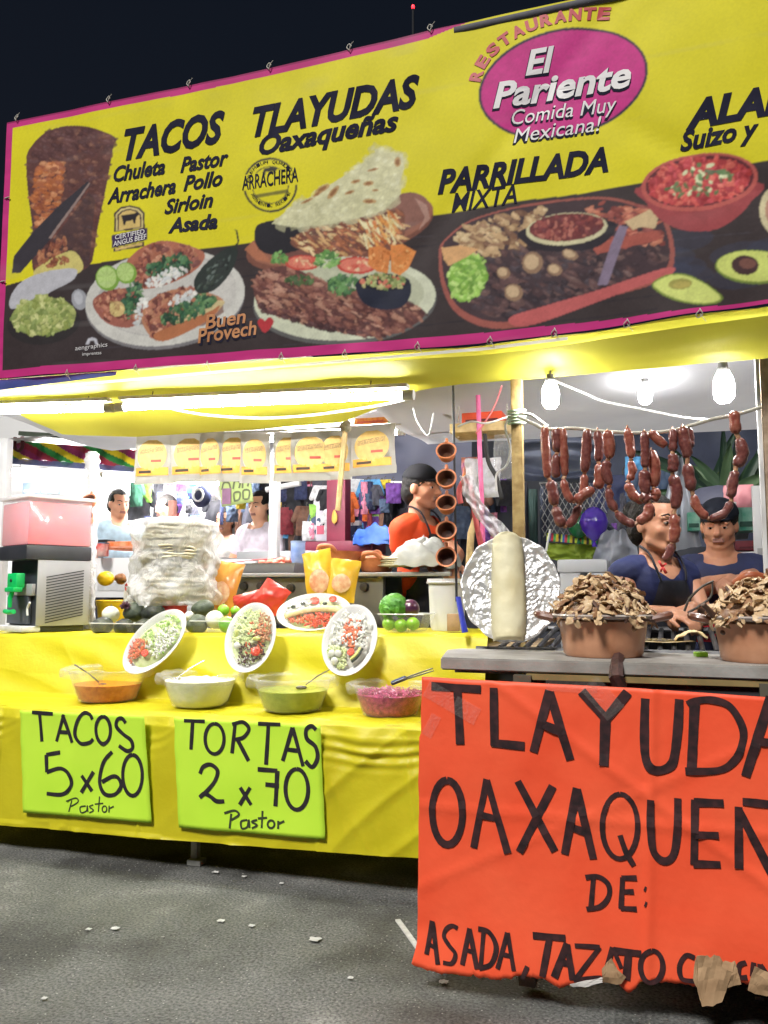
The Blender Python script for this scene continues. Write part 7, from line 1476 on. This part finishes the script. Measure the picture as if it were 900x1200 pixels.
for i in range(-9, 20):
    a0 = n0.x + (n1.x - n0.x)*i/11; pts = []
    for sg in (1, -1):
        pts = [Vector((a0 + sg*.020*(1 if j % 2 else -1)*0 + sg*(j/12)*(n0.z-n1.z)*.55 + (0 if sg == 1 else .2), 5.0 + .01*math.sin(j+i), n0.z - (n0.z-n1.z)*j/12)) for j in range(13)]; pts = [p for p in pts if n0.x <= p.x <= n1.x]
        if len(pts) > 2: k.tube(pts, .0028, 4, cap=False)
k.build('cords', mat('net_grey', (.5, .5, .5), .7), net, angle=180)
k = MB(); k.tube([n0, Vector((n1.x, 5.0, n0.z))], .005, 5); k.build('top_cord', mat('net_grey', (0, 0, 0)), net)
# tall hanging goods between posts
for px, py0, py1, wp, col, lab in ((625, 575, 660, 10, (46, 70, 66), 'dark green bottle sleeve hanging left of the net'), (615, 566, 640, 8, (40, 40, 52), 'narrow dark cloth hanging beside the wooden post'), (638, 572, 655, 9, (60, 66, 84), 'slate cloth strip hanging at the left of the net')):
    p = P(px, (py0+py1)/2, y=5.3); k = MB(); pillow(k, p, W(wp, 5.3), W(py1-py0, 5.3), .03, ph=px); tag(k.build('hanging_cloth', mat('hang_%d' % px, lin(col), .7, tuple(v*.6 for v in lin(col)), 9), loc=p, angle=180), lab, 'cloth')
# --- between the posts: shelf, box, bags
t = thing('hanging_shelf', 'rough pale plank hung from the roof right of the clay cups', 'shelf', P(565, 506, y=3.9)); a, b = P(533, 503, y=3.9), P(598, 507, y=3.9); k = MB(); k.box(a.lerp(b, .5), ((b-a).length, .22, .045), bev=.004); k.build('plank', m_wood2, t)
for px in (537, 594):
    q = P(px, 506, y=3.9); k = MB(); k.tube([q + Vector((0, 0, -.03)), q + Vector((.004, 0, .15)), q + Vector((0, .02, .30))], .005, 6); k.build('cord', cm_, t)
crate('orange_box', 'flat orange box lying on the hanging plank', 'box', 541, 481, 588, 498, 3.88, .14, mat('orange_box', lin((240, 96, 60)), .5, lin((228, 84, 50)), 6), None, mat('dark_red_band', (0, 0, 0)))
crate('green_board', 'long green painted board above the cook in orange', 'board', 452, 483, 531, 496, 4.4, .03, mat('green_paint', lin((64, 140, 70)), .5, lin((52, 124, 58)), 6), None, mat('orange_print', (0, 0, 0)))
crate('orange_label_board', 'orange label strip at the left end of the green board', 'label', 415, 487, 453, 498, 4.36, .03, mat('orange_label', lin((232, 160, 70)), .5, lin((206, 100, 60)), 40), None, mat('red_print', (0, 0, 0)))
p = P(590, 535, y=3.85); k = MB(); pillow(k, p, W(22, 3.85), W(52, 3.85), .04, ph=5, crump=.015); tag(k.build('clear_bag', m_bag, loc=p, angle=180), 'clear plastic bag hanging against the wooden post', 'bag')
p = P(566, 560, y=4.2); k = MB(); pillow(k, p, W(40, 4.2), W(46, 4.2), .05, ph=9, crump=.03); tag(k.build('white_bag', film('white_film', (0, 0, 0)), loc=p, angle=180), 'white crumpled bag hanging among the pink straps', 'bag')
p = P(550, 556, y=4.6); k = MB(); pillow(k, p, W(18, 4.6), W(40, 4.6), .05, ph=2, crump=.02); tag(k.build('purple_pouch', mat('purple_cloth', lin((96, 50, 140)), .6, lin((236, 150, 70)), 9), loc=p, angle=180), 'purple and orange pouch hanging beside the clay cups', 'pouch')
p = P(582, 650, y=4.8); crate('dark_locker', 'dark blue cupboard in the gap behind the white streamer', 'cupboard', 540, 575, 600, 700, 4.9, .2, mat('dark_locker', (.022, .028, .042), .6, (.016, .02, .032), 4), None, mat('locker_band', (.05, .055, .07), .6))
k = MB(); k.tube([P(548, 690, y=4.0), P(552, 625, y=4.0), P(560, 600, y=4.0)], .018, 8); tag(k.build('wooden_bar', m_wood2, loc=P(548, 690, y=4.0)), 'short pale wooden bar standing behind the clay cups', 'bar')
# white cords
m_cord = mat('white_cord', (.74, .74, .72), .6, (.66, .66, .64), 40)
def cord(label, pts, y, r_=.0035, y2=None):
    q = [P(a, b, y=y + ((y2 - y)*i/(len(pts)-1) if y2 else 0)) for i, (a, b) in enumerate(pts)]; k = MB(); k.tube(smooth_pts(q, 8), r_, 7); tag(k.build('cord', m_cord, loc=q[0]), label, 'cord')
cord('thick white cord sagging under the awning from tube lamp to wooden stick', [(196, 478), (240, 486), (300, 490), (350, 488), (400, 482), (450, 474), (484, 466)], 3.3, .0065)
cord('white cord looped in front of the green board', [(484, 478), (488, 492), (497, 507), (503, 508), (508, 484)], 3.4, .004)
cord('white cord tied from the plank to the wooden post', [(536, 500), (552, 494), (570, 496), (590, 490), (602, 486)], 3.3, .004)
cord('slack white cord hanging down the left of the wooden post', [(598, 488), (592, 500), (598, 525), (594, 545), (582, 556), (582, 575)], 3.2, .0045)
cord('white cord running from the first bulb up to the right post', [(652, 447), (690, 463), (707, 470), (745, 478), (800, 489), (836, 492)], 3.3, .005)
cord('white cord curving from the wooden post to the first bulb', [(608, 484), (622, 486), (634, 494), (642, 500)], 3.1, .006)
cord('thin white cord dropping beside the wooden post above the foil disc', [(645, 620), (642, 634), (640, 646)], 3.0, .004)
k = MB(); k.tube(smooth_pts([P(588, 452, y=3.4), P(580, 475, y=3.4), P(566, 498, y=3.4), P(558, 508, y=3.4)], 6), .004, 6); tag(k.build('thin_cord', mat('red_cord', lin((206, 110, 110)), .6), loc=P(558, 508, y=3.4)), 'thin red cord crossing in front of the orange box', 'cord')
# knotted cord round the wooden post
k = MB(); q = P(604, 488, y=3.12)
for i in range(5): k.tube([q + Vector((.032*math.cos(a), .03 + .032*math.sin(a), .012*i - .02 + .006*math.sin(a))) for a in [6.2832*j/12 for j in range(13)]], .0055, 6)
tag(k.build('rope_knot', mat('green_white_rope', lin((206, 214, 196)), .8, lin((150, 186, 150)), 60), loc=q), 'pale rope wound round the wooden post where the sausage line is tied', 'rope')
# --- middle: grey tent, maroon stand, blue bag, goods
cloth_sheet('grey_tent', 'smooth dark grey tent cloth behind the cook in orange', 'tent', [(398, 512), (552, 505), (552, 592), (400, 580)], 6.4, m_mgt, 4, .03, 8, True, 30, 12)
cloth_sheet('grey_tent_slope', 'darker sloping tent roof behind the grey post', 'tent', [(322, 554), (404, 560), (440, 586), (330, 566)], 6.6, mat('slope_tarp', lin((62, 64, 78)), .6, lin((50, 52, 66)), 3), 7, .02, 8, True, 20, 8)
t = thing('maroon_stand', 'maroon painted stand with a thick upright behind the clay pots', 'stand', Vector((P(398, 640, y=5.6).x, 5.6, .8)))
a, b = P(386, 640, y=5.6), P(408, 560, y=5.6); k = MB(); k.box(((a.x+b.x)/2, 5.6, (a.z+b.z)/2), (b.x-a.x, .12, b.z-a.z + .1), bev=.006); k.build('upright', mat('maroon', lin((124, 42, 64)), .5, lin((104, 34, 54)), 6), t)
a, b = P(352, 650, y=5.45), P(442, 634, y=5.45); k = MB(); k.box(((a.x+b.x)/2, 5.5, (a.z+b.z)/2), (b.x-a.x, .3, b.z-a.z), bev=.006); k.build('beam', mat('maroon', (0, 0, 0)), t)
k = MB(); q = P(392, 606, y=5.52); k.ell(q, (.02, .01, .05), jit=.3); k.build('gold_mark', mat('gold_paint', lin((206, 160, 70)), .5), t)
a = P(436, 642, y=5.3); k = MB(); k.sheet(lambda u, v: a + Vector((-.13 + .34*u, -.04*math.sin(u*3.1), .02 + (.13 + .05*nz(u*5, 1))*v*math.sin(.5 + u*2.2) + .02*nz(u*8, v*6))), 20, 10); tag(k.build('blue_bag', mat('blue_tarp_bag', lin((46, 92, 196)), .4, lin((96, 136, 214)), 8, .3, 20), loc=a, angle=180, thick=.03), 'crumpled bright blue plastic bag left of the cook in orange', 'bag')
crate('red_sign_box', 'pale box with pink stripes left of the maroon upright', 'box', 370, 588, 384, 634, 5.9, .15, mat('pale_box', lin((214, 206, 214)), .6, lin((190, 186, 200)), 9), None, mat('pink_band', lin((206, 96, 120)), .6))
crate('white_red_box', 'small white and red box right of the maroon upright', 'box', 408, 610, 421, 634, 5.9, .15, mat('pale_box', (0, 0, 0)), None, mat('red_band', lin((210, 70, 60)), .6))
# garments hanging in the crowded stalls: copies of three shapes
def garment(kind, m):
    t = thing('garment', '', 'garment', (0, 0, 0)); k = MB(); w_, h_ = {'shirt': (.42, .62), 'strip': (.16, .75), 'bag': (.3, .4)}[kind]; ph = random.random()*9
    pillow(k, Vector((0, 0, -h_/2)), w_, h_, .05, ph=ph, nu=16, nv_=16, crump=.03); k.build('cloth', m, t, angle=180)
    if kind == 'shirt':
        for s_ in (1, -1):
            k = MB(); k.capsule((s_*w_*.40, 0, -.07), (s_*w_*.62, .01, -.30), .07, .06, 10, 3); k.xf(Matrix.Scale(.5, 4, (0, 1, 0))); k.build('sleeve', m, t, angle=180)
    k = MB(); k.tube(smooth_pts([Vector((0, 0, -.01)), Vector((.0, 0, .05)), Vector((.02, 0, .08)), Vector((.03, 0, .05))], 4), .006, 5); k.build('hook', m_dk, t); return t
PAL = {'black': (30, 30, 38), 'charcoal': (62, 62, 74), 'navy': (36, 44, 80), 'slate blue': (74, 92, 120), 'dark red': (120, 34, 46), 'pink': (224, 140, 166), 'lime green': (150, 206, 90), 'white': (222, 222, 226), 'dark green': (30, 74, 56), 'brown': (104, 72, 56), 'purple': (104, 60, 140), 'yellow': (230, 200, 60), 'sky blue': (90, 160, 214), 'orange': (236, 120, 60)}
PROT = {}
def hang(kind, col, px, py, y, s=1.0, rz=0.0):
    lab = col + {'shirt': ' garment hanging in the crowded stalls behind the counter', 'strip': ' narrow cloth hanging in the crowded stalls behind the counter', 'bag': ' small bag hanging in the crowded stalls behind the counter'}[kind]
    p = P(px, py, y=y); key = (kind, col)
    if key not in PROT:
        o = garment(kind, mat('cloth_' + col.replace(' ', '_'), lin(PAL[col]), .75, tuple(v*.6 for v in lin(PAL[col])), 10, .2, 12)); PROT[key] = o; o['label'] = lab; o['group'] = 'goods hanging in the stalls behind'; o.location = p; o.rotation_euler.z = rz; o.scale = (s, s, s)
    else: copy_tree(PROT[key], loc=p, rz=rz, scale=s)
rnd = random.Random(21)
rail = []
for px, py, col, kind, s in ((172, 574, 'lime green', 'bag', .8), (186, 570, 'black', 'strip', .9), (163, 580, 'black', 'shirt', .6), (215, 560, 'purple', 'bag', .55), (228, 566, 'navy', 'bag', .6), (236, 590, 'white', 'shirt', .75), (246, 566, 'pink', 'bag', .5), (253, 590, 'black', 'shirt', .7), (270, 592, 'white', 'bag', .5), (280, 596, 'brown', 'strip', .55), (288, 600, 'charcoal', 'shirt', .6), (216, 592, 'sky blue', 'bag', .4), (222, 602, 'yellow', 'strip', .3), (212, 600, 'dark red', 'bag', .45), (296, 570, 'slate blue', 'bag', .7),
    (338, 572, 'black', 'shirt', 1.0), (346, 578, 'charcoal', 'shirt', .9), (356, 574, 'navy', 'shirt', 1.0), (364, 580, 'black', 'strip', .9), (331, 582, 'yellow', 'strip', .35), (352, 588, 'pink', 'strip', .5), (345, 592, 'brown', 'strip', .6), (366, 584, 'lime green', 'strip', .5), (380, 576, 'black', 'shirt', .9), (378, 568, 'charcoal', 'bag', .6), (415, 582, 'charcoal', 'shirt', .8), (424, 578, 'black', 'shirt', .9), (430, 576, 'dark green', 'strip', .9), (434, 578, 'lime green', 'strip', .4), (446, 578, 'black', 'shirt', 1.0), (455, 582, 'black', 'strip', .8), (440, 574, 'dark red', 'bag', .4), (451, 572, 'yellow', 'bag', .35), (460, 574, 'sky blue', 'bag', .45), (420, 596, 'slate blue', 'bag', .6), (412, 600, 'pink', 'bag', .4), (430, 604, 'white', 'bag', .5), (362, 562, 'dark red', 'bag', .35), (374, 562, 'white', 'bag', .35), (352, 564, 'sky blue', 'bag', .3), (384, 604, 'dark red', 'strip', .4), (404, 582, 'navy', 'shirt', .8), (314, 574, 'black', 'shirt', .9), (308, 568, 'navy', 'bag', .6), (468, 600, 'charcoal', 'shirt', .8),
    (544, 600, 'black', 'shirt', .8), (556, 590, 'navy', 'strip', .8), (574, 600, 'charcoal', 'shirt', .9), (590, 590, 'black', 'strip', .8),
    (730, 560, 'navy', 'shirt', .7), (744, 545, 'sky blue', 'bag', .5), (752, 560, 'pink', 'strip', .4), (757, 568, 'dark green', 'strip', .6), (766, 555, 'slate blue', 'shirt', .7), (722, 575, 'charcoal', 'shirt', .7)):
    s = s*.68 if s > .75 else s; hang(kind, col, px, py - 4 - (6 if s < .7 else 0), (7.0 if px < 330 else 6.0 + .05*(px % 7)) if px < 600 else 6.2, s, rnd.uniform(-.5, .5))
for i in range(92):     # smaller goods packed between the larger ones
    if i < 26 or i >= 64: px, py, y = rnd.uniform(330, 462), rnd.uniform(560, 618), 5.85 + .3*rnd.random()
    elif i < 44: px, py, y = rnd.uniform(160, 325), rnd.uniform(556, 610), 6.7 + .3*rnd.random()
    elif i < 54: px, py, y = rnd.uniform(706, 790), rnd.uniform(545, 625), 5.7 + .3*rnd.random()
    else: px, py, y = rnd.uniform(540, 600), rnd.uniform(540, 620), 4.7 + .15*rnd.random()
    hang(rnd.choice(('bag', 'bag', 'strip', 'shirt')), rnd.choice(list(PAL)), px, py, y, rnd.uniform(.22, .42), rnd.uniform(-.6, .6))
# lamps of the stalls further off
for px, py, y, lab in ((150, 590, 8.6, 'far lamp glowing left of the man in pale blue'), (250, 560, 8.8, 'far lamp glowing above the round navy cap'), (350, 552, 9.0, 'far lamp glowing beside the grey post'), (470, 590, 9.0, 'far lamp glowing behind the cook in orange'), (735, 540, 8.6, 'far lamp glowing behind the sausages'), (785, 500, 8.4, 'far lamp above the spiky plant')):
    p = P(px, py, y=y); t = thing('far_lamp', lab, 'lamp', p, 'lamps of the far stalls'); k = MB(); k.ell(p, (.04, .04, .055)); k.build('bulb_glass', mat('far_glow', (1, .97, .92), .4, (1, .97, .92), emit=60), t); k = MB(); k.tube([p + Vector((0, 0, .05)), p + Vector((0, 0, .12))], .02, 8); k.build('bulb_socket', mat('grey_socket', (0, 0, 0)), t); k = MB(); k.tube([p + Vector((0, 0, .12)), p + Vector((0, .02, .6))], .006, 5); k.build('cord', mat('dark_wire', (0, 0, 0)), t)
# rails they hang from
for lab, a, b, y in (('long grey rail of hanging clothes behind the counter', (300, 560), (480, 566), 6.2), ('pale rail of hanging goods in the far left stall', (158, 556), (300, 556), 7.1)):
    k = MB(); k.tube([P(*a, y=y), P(*b, y=y)], .012, 8); tag(k.build('clothes_rail', m_galv, loc=P(*a, y=y)), lab, 'rail')
k = MB(); a, b = P(312, 574, y=5.8), P(352, 566, y=5.8); k.tube([a, b], .022, 8); tag(k.build('pale_pole', m_white, loc=a), 'short pale level pole crossing the grey post', 'pole')
# round cap with a badge, lime hand-written card
p = P(236, 581, y=6.6); t = thing('round_badge_cap', 'round navy cap with a pale ring badge among the far goods', 'cap', p); k = MB(); k.ell(p, (.10, .05, .11)); k.build('crown', mat('cloth_navy', (0, 0, 0)), t); k = MB(); k.tube([p + Vector((.05*math.cos(a), -.056, .055*math.sin(a))) for a in [6.2832*i/16 for i in range(17)]], .010, 6); k.build('ring_badge', m_white, t)
t = thing('price_card', 'tilted pale green hand written card hanging among the far goods', 'sign', P(278, 575, y=6.0)); q = [P(256, 562, y=6.0), P(293, 556, y=6.0), P(297, 588, y=6.0), P(260, 594, y=6.0)]
k = MB(); k.sheet(lambda u, v: q[0].lerp(q[1], u).lerp(q[3].lerp(q[2], u), v), 6, 6); k.build('card', mat('pale_green_card', lin((204, 222, 150)), .6, lin((190, 210, 130)), 5), t, thick=.004)
k = MB()
for st in ([(260, 574), (262, 566), (268, 566), (270, 573)], [(273, 573), (275, 564), (281, 565), (280, 572)], [(284, 572), (285, 562), (291, 563), (290, 570)], [(275, 588), (274, 578), (281, 577), (280, 585), (275, 587)], [(285, 585), (285, 575), (292, 575), (291, 584), (286, 585)]):
    k.ribbon([Vector((v.x, 5.992, v.z)) for v in smooth_pts([P(*s_, y=5.99) for s_ in st], 4)], .016, (0, -1, 0))
k.build('faded_writing', mat('faded_ink', lin((120, 130, 96)), .6), t, smooth=False)
p = P(265, 590, y=5.98); k = MB(); k.box((p.x, 5.985, p.z + .06), (.08, .006, .13), rz=.0); k.build('purple_patch', mat('mauve_patch', lin((160, 120, 150)), .6), t)
# --- far left: blazing white stall
m_ww = mat('white_wall', (.82, .82, .82), .7, (.78, .78, .79), 2)
k = MB(); k.sheet(lambda u, v: (-9.5 + (P(322, 500, y=7.3).x + 9.5)*u, 7.3 + .03*math.sin(u*30), .6 + 2.8*v), 60, 6); tag(k.build('white_stall_wall', m_ww, loc=(-5, 7.3, .6), angle=180), 'white back wall of the bright far stall at left', 'wall')
k = MB(); xa, xb = P(-60, 500, y=6.0).x, P(300, 500, y=6.0).x; k.sheet(lambda u, v: (xa + (xb-xa)*u, 5.7 + 1.7*v, 2.42 - .02*math.sin(v*5)), 20, 8); tag(k.build('white_stall_roof', m_ww, loc=(-5, 6.5, 2.4), angle=180), 'white roof sheet of the bright far stall at left', 'roof')
a, b = P(24, 508, y=5.75), P(165, 517, y=5.75); k = MB(); k.box(a.lerp(b, .5) + Vector((0, 0, 0)), ((b-a).length, .05, .035), ry=-math.atan2(b.z-a.z, b.x-a.x)); tag(k.build('green_beam', mat('dark_green_beam', lin((74, 84, 70)), .6), loc=a), 'dark green roof beam above the striped bunting', 'beam')
a, b = P(24, 513, y=5.7), P(330, 530, y=5.7); 
# striped bunting, blue band
t = thing('striped_bunting', 'red, green and yellow diagonal striped bunting at far left', 'bunting', P(16, 548, y=5.85))
k = MB(); qa, qb = P(12, 516, y=5.85), P(168, 528, y=5.85); NU, NV = 150, 14
k.sheet(lambda u, v: qa.lerp(qb, u) + Vector((0, .02*math.sin(u*40), -(.155 - .02*u)*v - .012*abs(math.sin(u*22))*v)), NU, NV); sc_ = [lin(c) for c in ((150, 40, 62), (40, 130, 62), (238, 214, 40), (146, 44, 96))]
k.col = [(*sc_[int((i/NU*9 - j/NV*2.6) % 4)], 1) for j in range(NV+1) for i in range(NU+1)]; k.build('striped_cloth', vcol('bunting_print', .6), t, angle=180)
k = MB(); k.sheet(lambda u, v: qa.lerp(qb, u) + Vector((0, .01, -(.158 - .02*u) - .05*v)), 30, 2); k.build('blue_band', mat('slate_band', lin((104, 112, 156)), .6), t, angle=180)
k = MB(); q = P(22, 520, y=5.8); k.tube(smooth_pts([q + Vector((-.04, 0, .06)), q + Vector((-.04, 0, -.03)), q + Vector((0, 0, -.06)), q + Vector((.04, 0, -.03)), q + Vector((.035, 0, .06))], 5), .016, 7); k.build('red_curl', mat('dark_red_band', (0, 0, 0)), t)
for px, lab in ((36, 'left'), (58, 'right')):
    a, b = P(px - 10, 579, y=6.9), P(px + 11, 565, y=6.9); crate('grey_window', 'hazy grey blue window of the bright far stall, ' + lab + ' of two', 'window', px - 10, 565, px + 11, 579, 6.9, .03, mat('hazy_blue', lin((150, 168, 184)), .4, lin((110, 130, 150)), 6), None, mat('hazy_band', lin((206, 214, 220)), .5))
t = thing('white_sign', 'white board with pink letters in the far stall', 'sign', P(130, 570, y=6.7)); a, b = P(110, 582, y=6.7), P(150, 560, y=6.7); k = MB(); k.box(((a.x+b.x)/2, 6.72, (a.z+b.z)/2), (b.x-a.x, .03, b.z-a.z)); k.build('board', m_ww, t); k = MB(); put_text(k, 'ICU', P(112, 579, y=6.69), P(130, 578, y=6.69), Vector((0, 0, .10)), None, .02); k.build('lettering', mat('pink_letters', lin((240, 110, 200)), .5), t, smooth=False)
p = P(134, 575, y=6.62); k = MB(); k.box((p.x + .02, 6.62, p.z), (.09, .05, .30), bev=.01); tag(k.build('dark_speaker', mat('grey_dim', (.12, .12, .13), .6), loc=p), 'dark upright box behind the head of the man in pale blue', 'box')
crate('far_counter', 'white counter of the bright far stall behind the tortilla stack', 'counter', 100, 652, 250, 700, 5.6, .5, m_ww, None, mat('pale_band', (0, 0, 0)))
far_person('man in a pale blue shirt working at the bright far stall', 139, 574, 6.15, 1.68, R(-120), sk3, mat('pale_blue_shirt', lin((190, 218, 236)), .7), m_hair)
far_person('person in a pale pink top seen behind the grey post', 305, 576, 6.3, 1.66, R(170), sk3, mat('pale_pink_top', lin((222, 212, 226)), .7), m_hair)
far_person('dark haired person in white far behind, under the pale green card', 265, 596, 7.0, 1.6, R(180), sk1, mat('white_top', lin((230, 226, 222)), .7), m_hair)
far_person('person with a pink face in white behind the pinkish wooden post', 196, 580, 6.8, 1.64, R(160), sk3, mat('white_top', (0, 0, 0)), m_hair)
k = MB(); p = P(140, 640, y=5.75); rnd = random.Random(5)
crate('orange_tray', 'orange tray of goods on the far white counter', 'tray', 122, 634, 160, 644, 5.58, .3, mat('orange_tray', lin((238, 120, 60)), .5, lin((250, 170, 130)), 20), None, mat('salmon_band', lin((244, 170, 140)), .5))
jar(119, 652, 5.55, 16, 16, mat('red_jam', lin((220, 60, 50)), .3, lin((240, 200, 190)), 9), 'red_jar', 'small red and white jar on the far counter', 'jar')
crate('black_radio', 'small black box beside the man in pale blue', 'box', 114, 632, 126, 640, 5.58, .1, mat('black_print', (0, 0, 0)), None, mat('grey_dim', (0, 0, 0)))
# floor of packed boards under the far stalls
# --- litter on the asphalt
m_lit = mat('paper_scrap', (.62, .62, .60), .8, (.5, .5, .48), 60)
for i, (px, py, s) in enumerate(((104, 1090, 5), (135, 1089, 7), (259, 1080, 7), (295, 1086, 6), (369, 1102, 10), (411, 1147, 5), (253, 1023, 6), (286, 1028, 4), (520, 1152, 8), (890, 1172, 8), (52, 1171, 5), (330, 1036, 4))):
    p = P(px, py, z=.003); r_ = W(s, p.y, px)/2*1.2; k = MB(); ph = i*2.1; k.sheet(lambda u, v: p + Vector((r_*2*(u-.5)*(1+.3*nz(v*3, ph)), r_*1.6*(v-.5)*(1+.4*nz(u*3, ph)), .003 + .35*r_*abs(nz(u*2.5, v*2.5, ph)) )), 5, 5)
    lab = ['small pale scrap, left one of a pair on the asphalt', 'white paper scrap, right one of a pair on the asphalt', 'flat pale scrap on the asphalt below the TORTAS card', 'upright pale chip on the asphalt right of the flat scrap', 'largest white paper scrap on the open asphalt', 'tiny white scrap nearest the orange sign on the asphalt', 'white scrap at the edge of the table shadow', 'tiny pale chip beside the scrap at the table shadow', 'white triangular scrap below the lower corner of the orange sign', 'white cap lying under the torn right end of the orange sign', 'tiny scrap at the lower left corner of the asphalt', 'tiny pale chip just beyond the table shadow'][i]
    tag(k.build('paper_scrap', m_lit, loc=p, smooth=False, thick=.0015), lab, 'scrap')
k = MB(); a, b = P(466, 1078, z=.004), P(492, 1114, z=.004); k.box(a.lerp(b, .5), ((b-a).length, .018, .006), rz=math.atan2(b.y-a.y, b.x-a.x), bev=.002); tag(k.build('white_strip', m_lit, loc=a), 'pale flat strip lying on the asphalt beside the orange sign', 'strip')
# distant red light on a mast
p = P(484, 8, y=40); t = thing('red_beacon', 'tiny red warning light in the night sky above the banner', 'beacon', Vector((p.x, 40, 0)))
k = MB(); k.ell(p, (.09, .09, .12)); k.build('red_lamp', mat('red_glow', (1, .02, .03), .4, (1, .02, .03), emit=6), t); k = MB(); k.tube([(p.x, 40, 0), (p.x, 40, p.z - .1)], .06, 6); k.build('mast', mat('night_mast', (.012, .014, .02), .8), t)
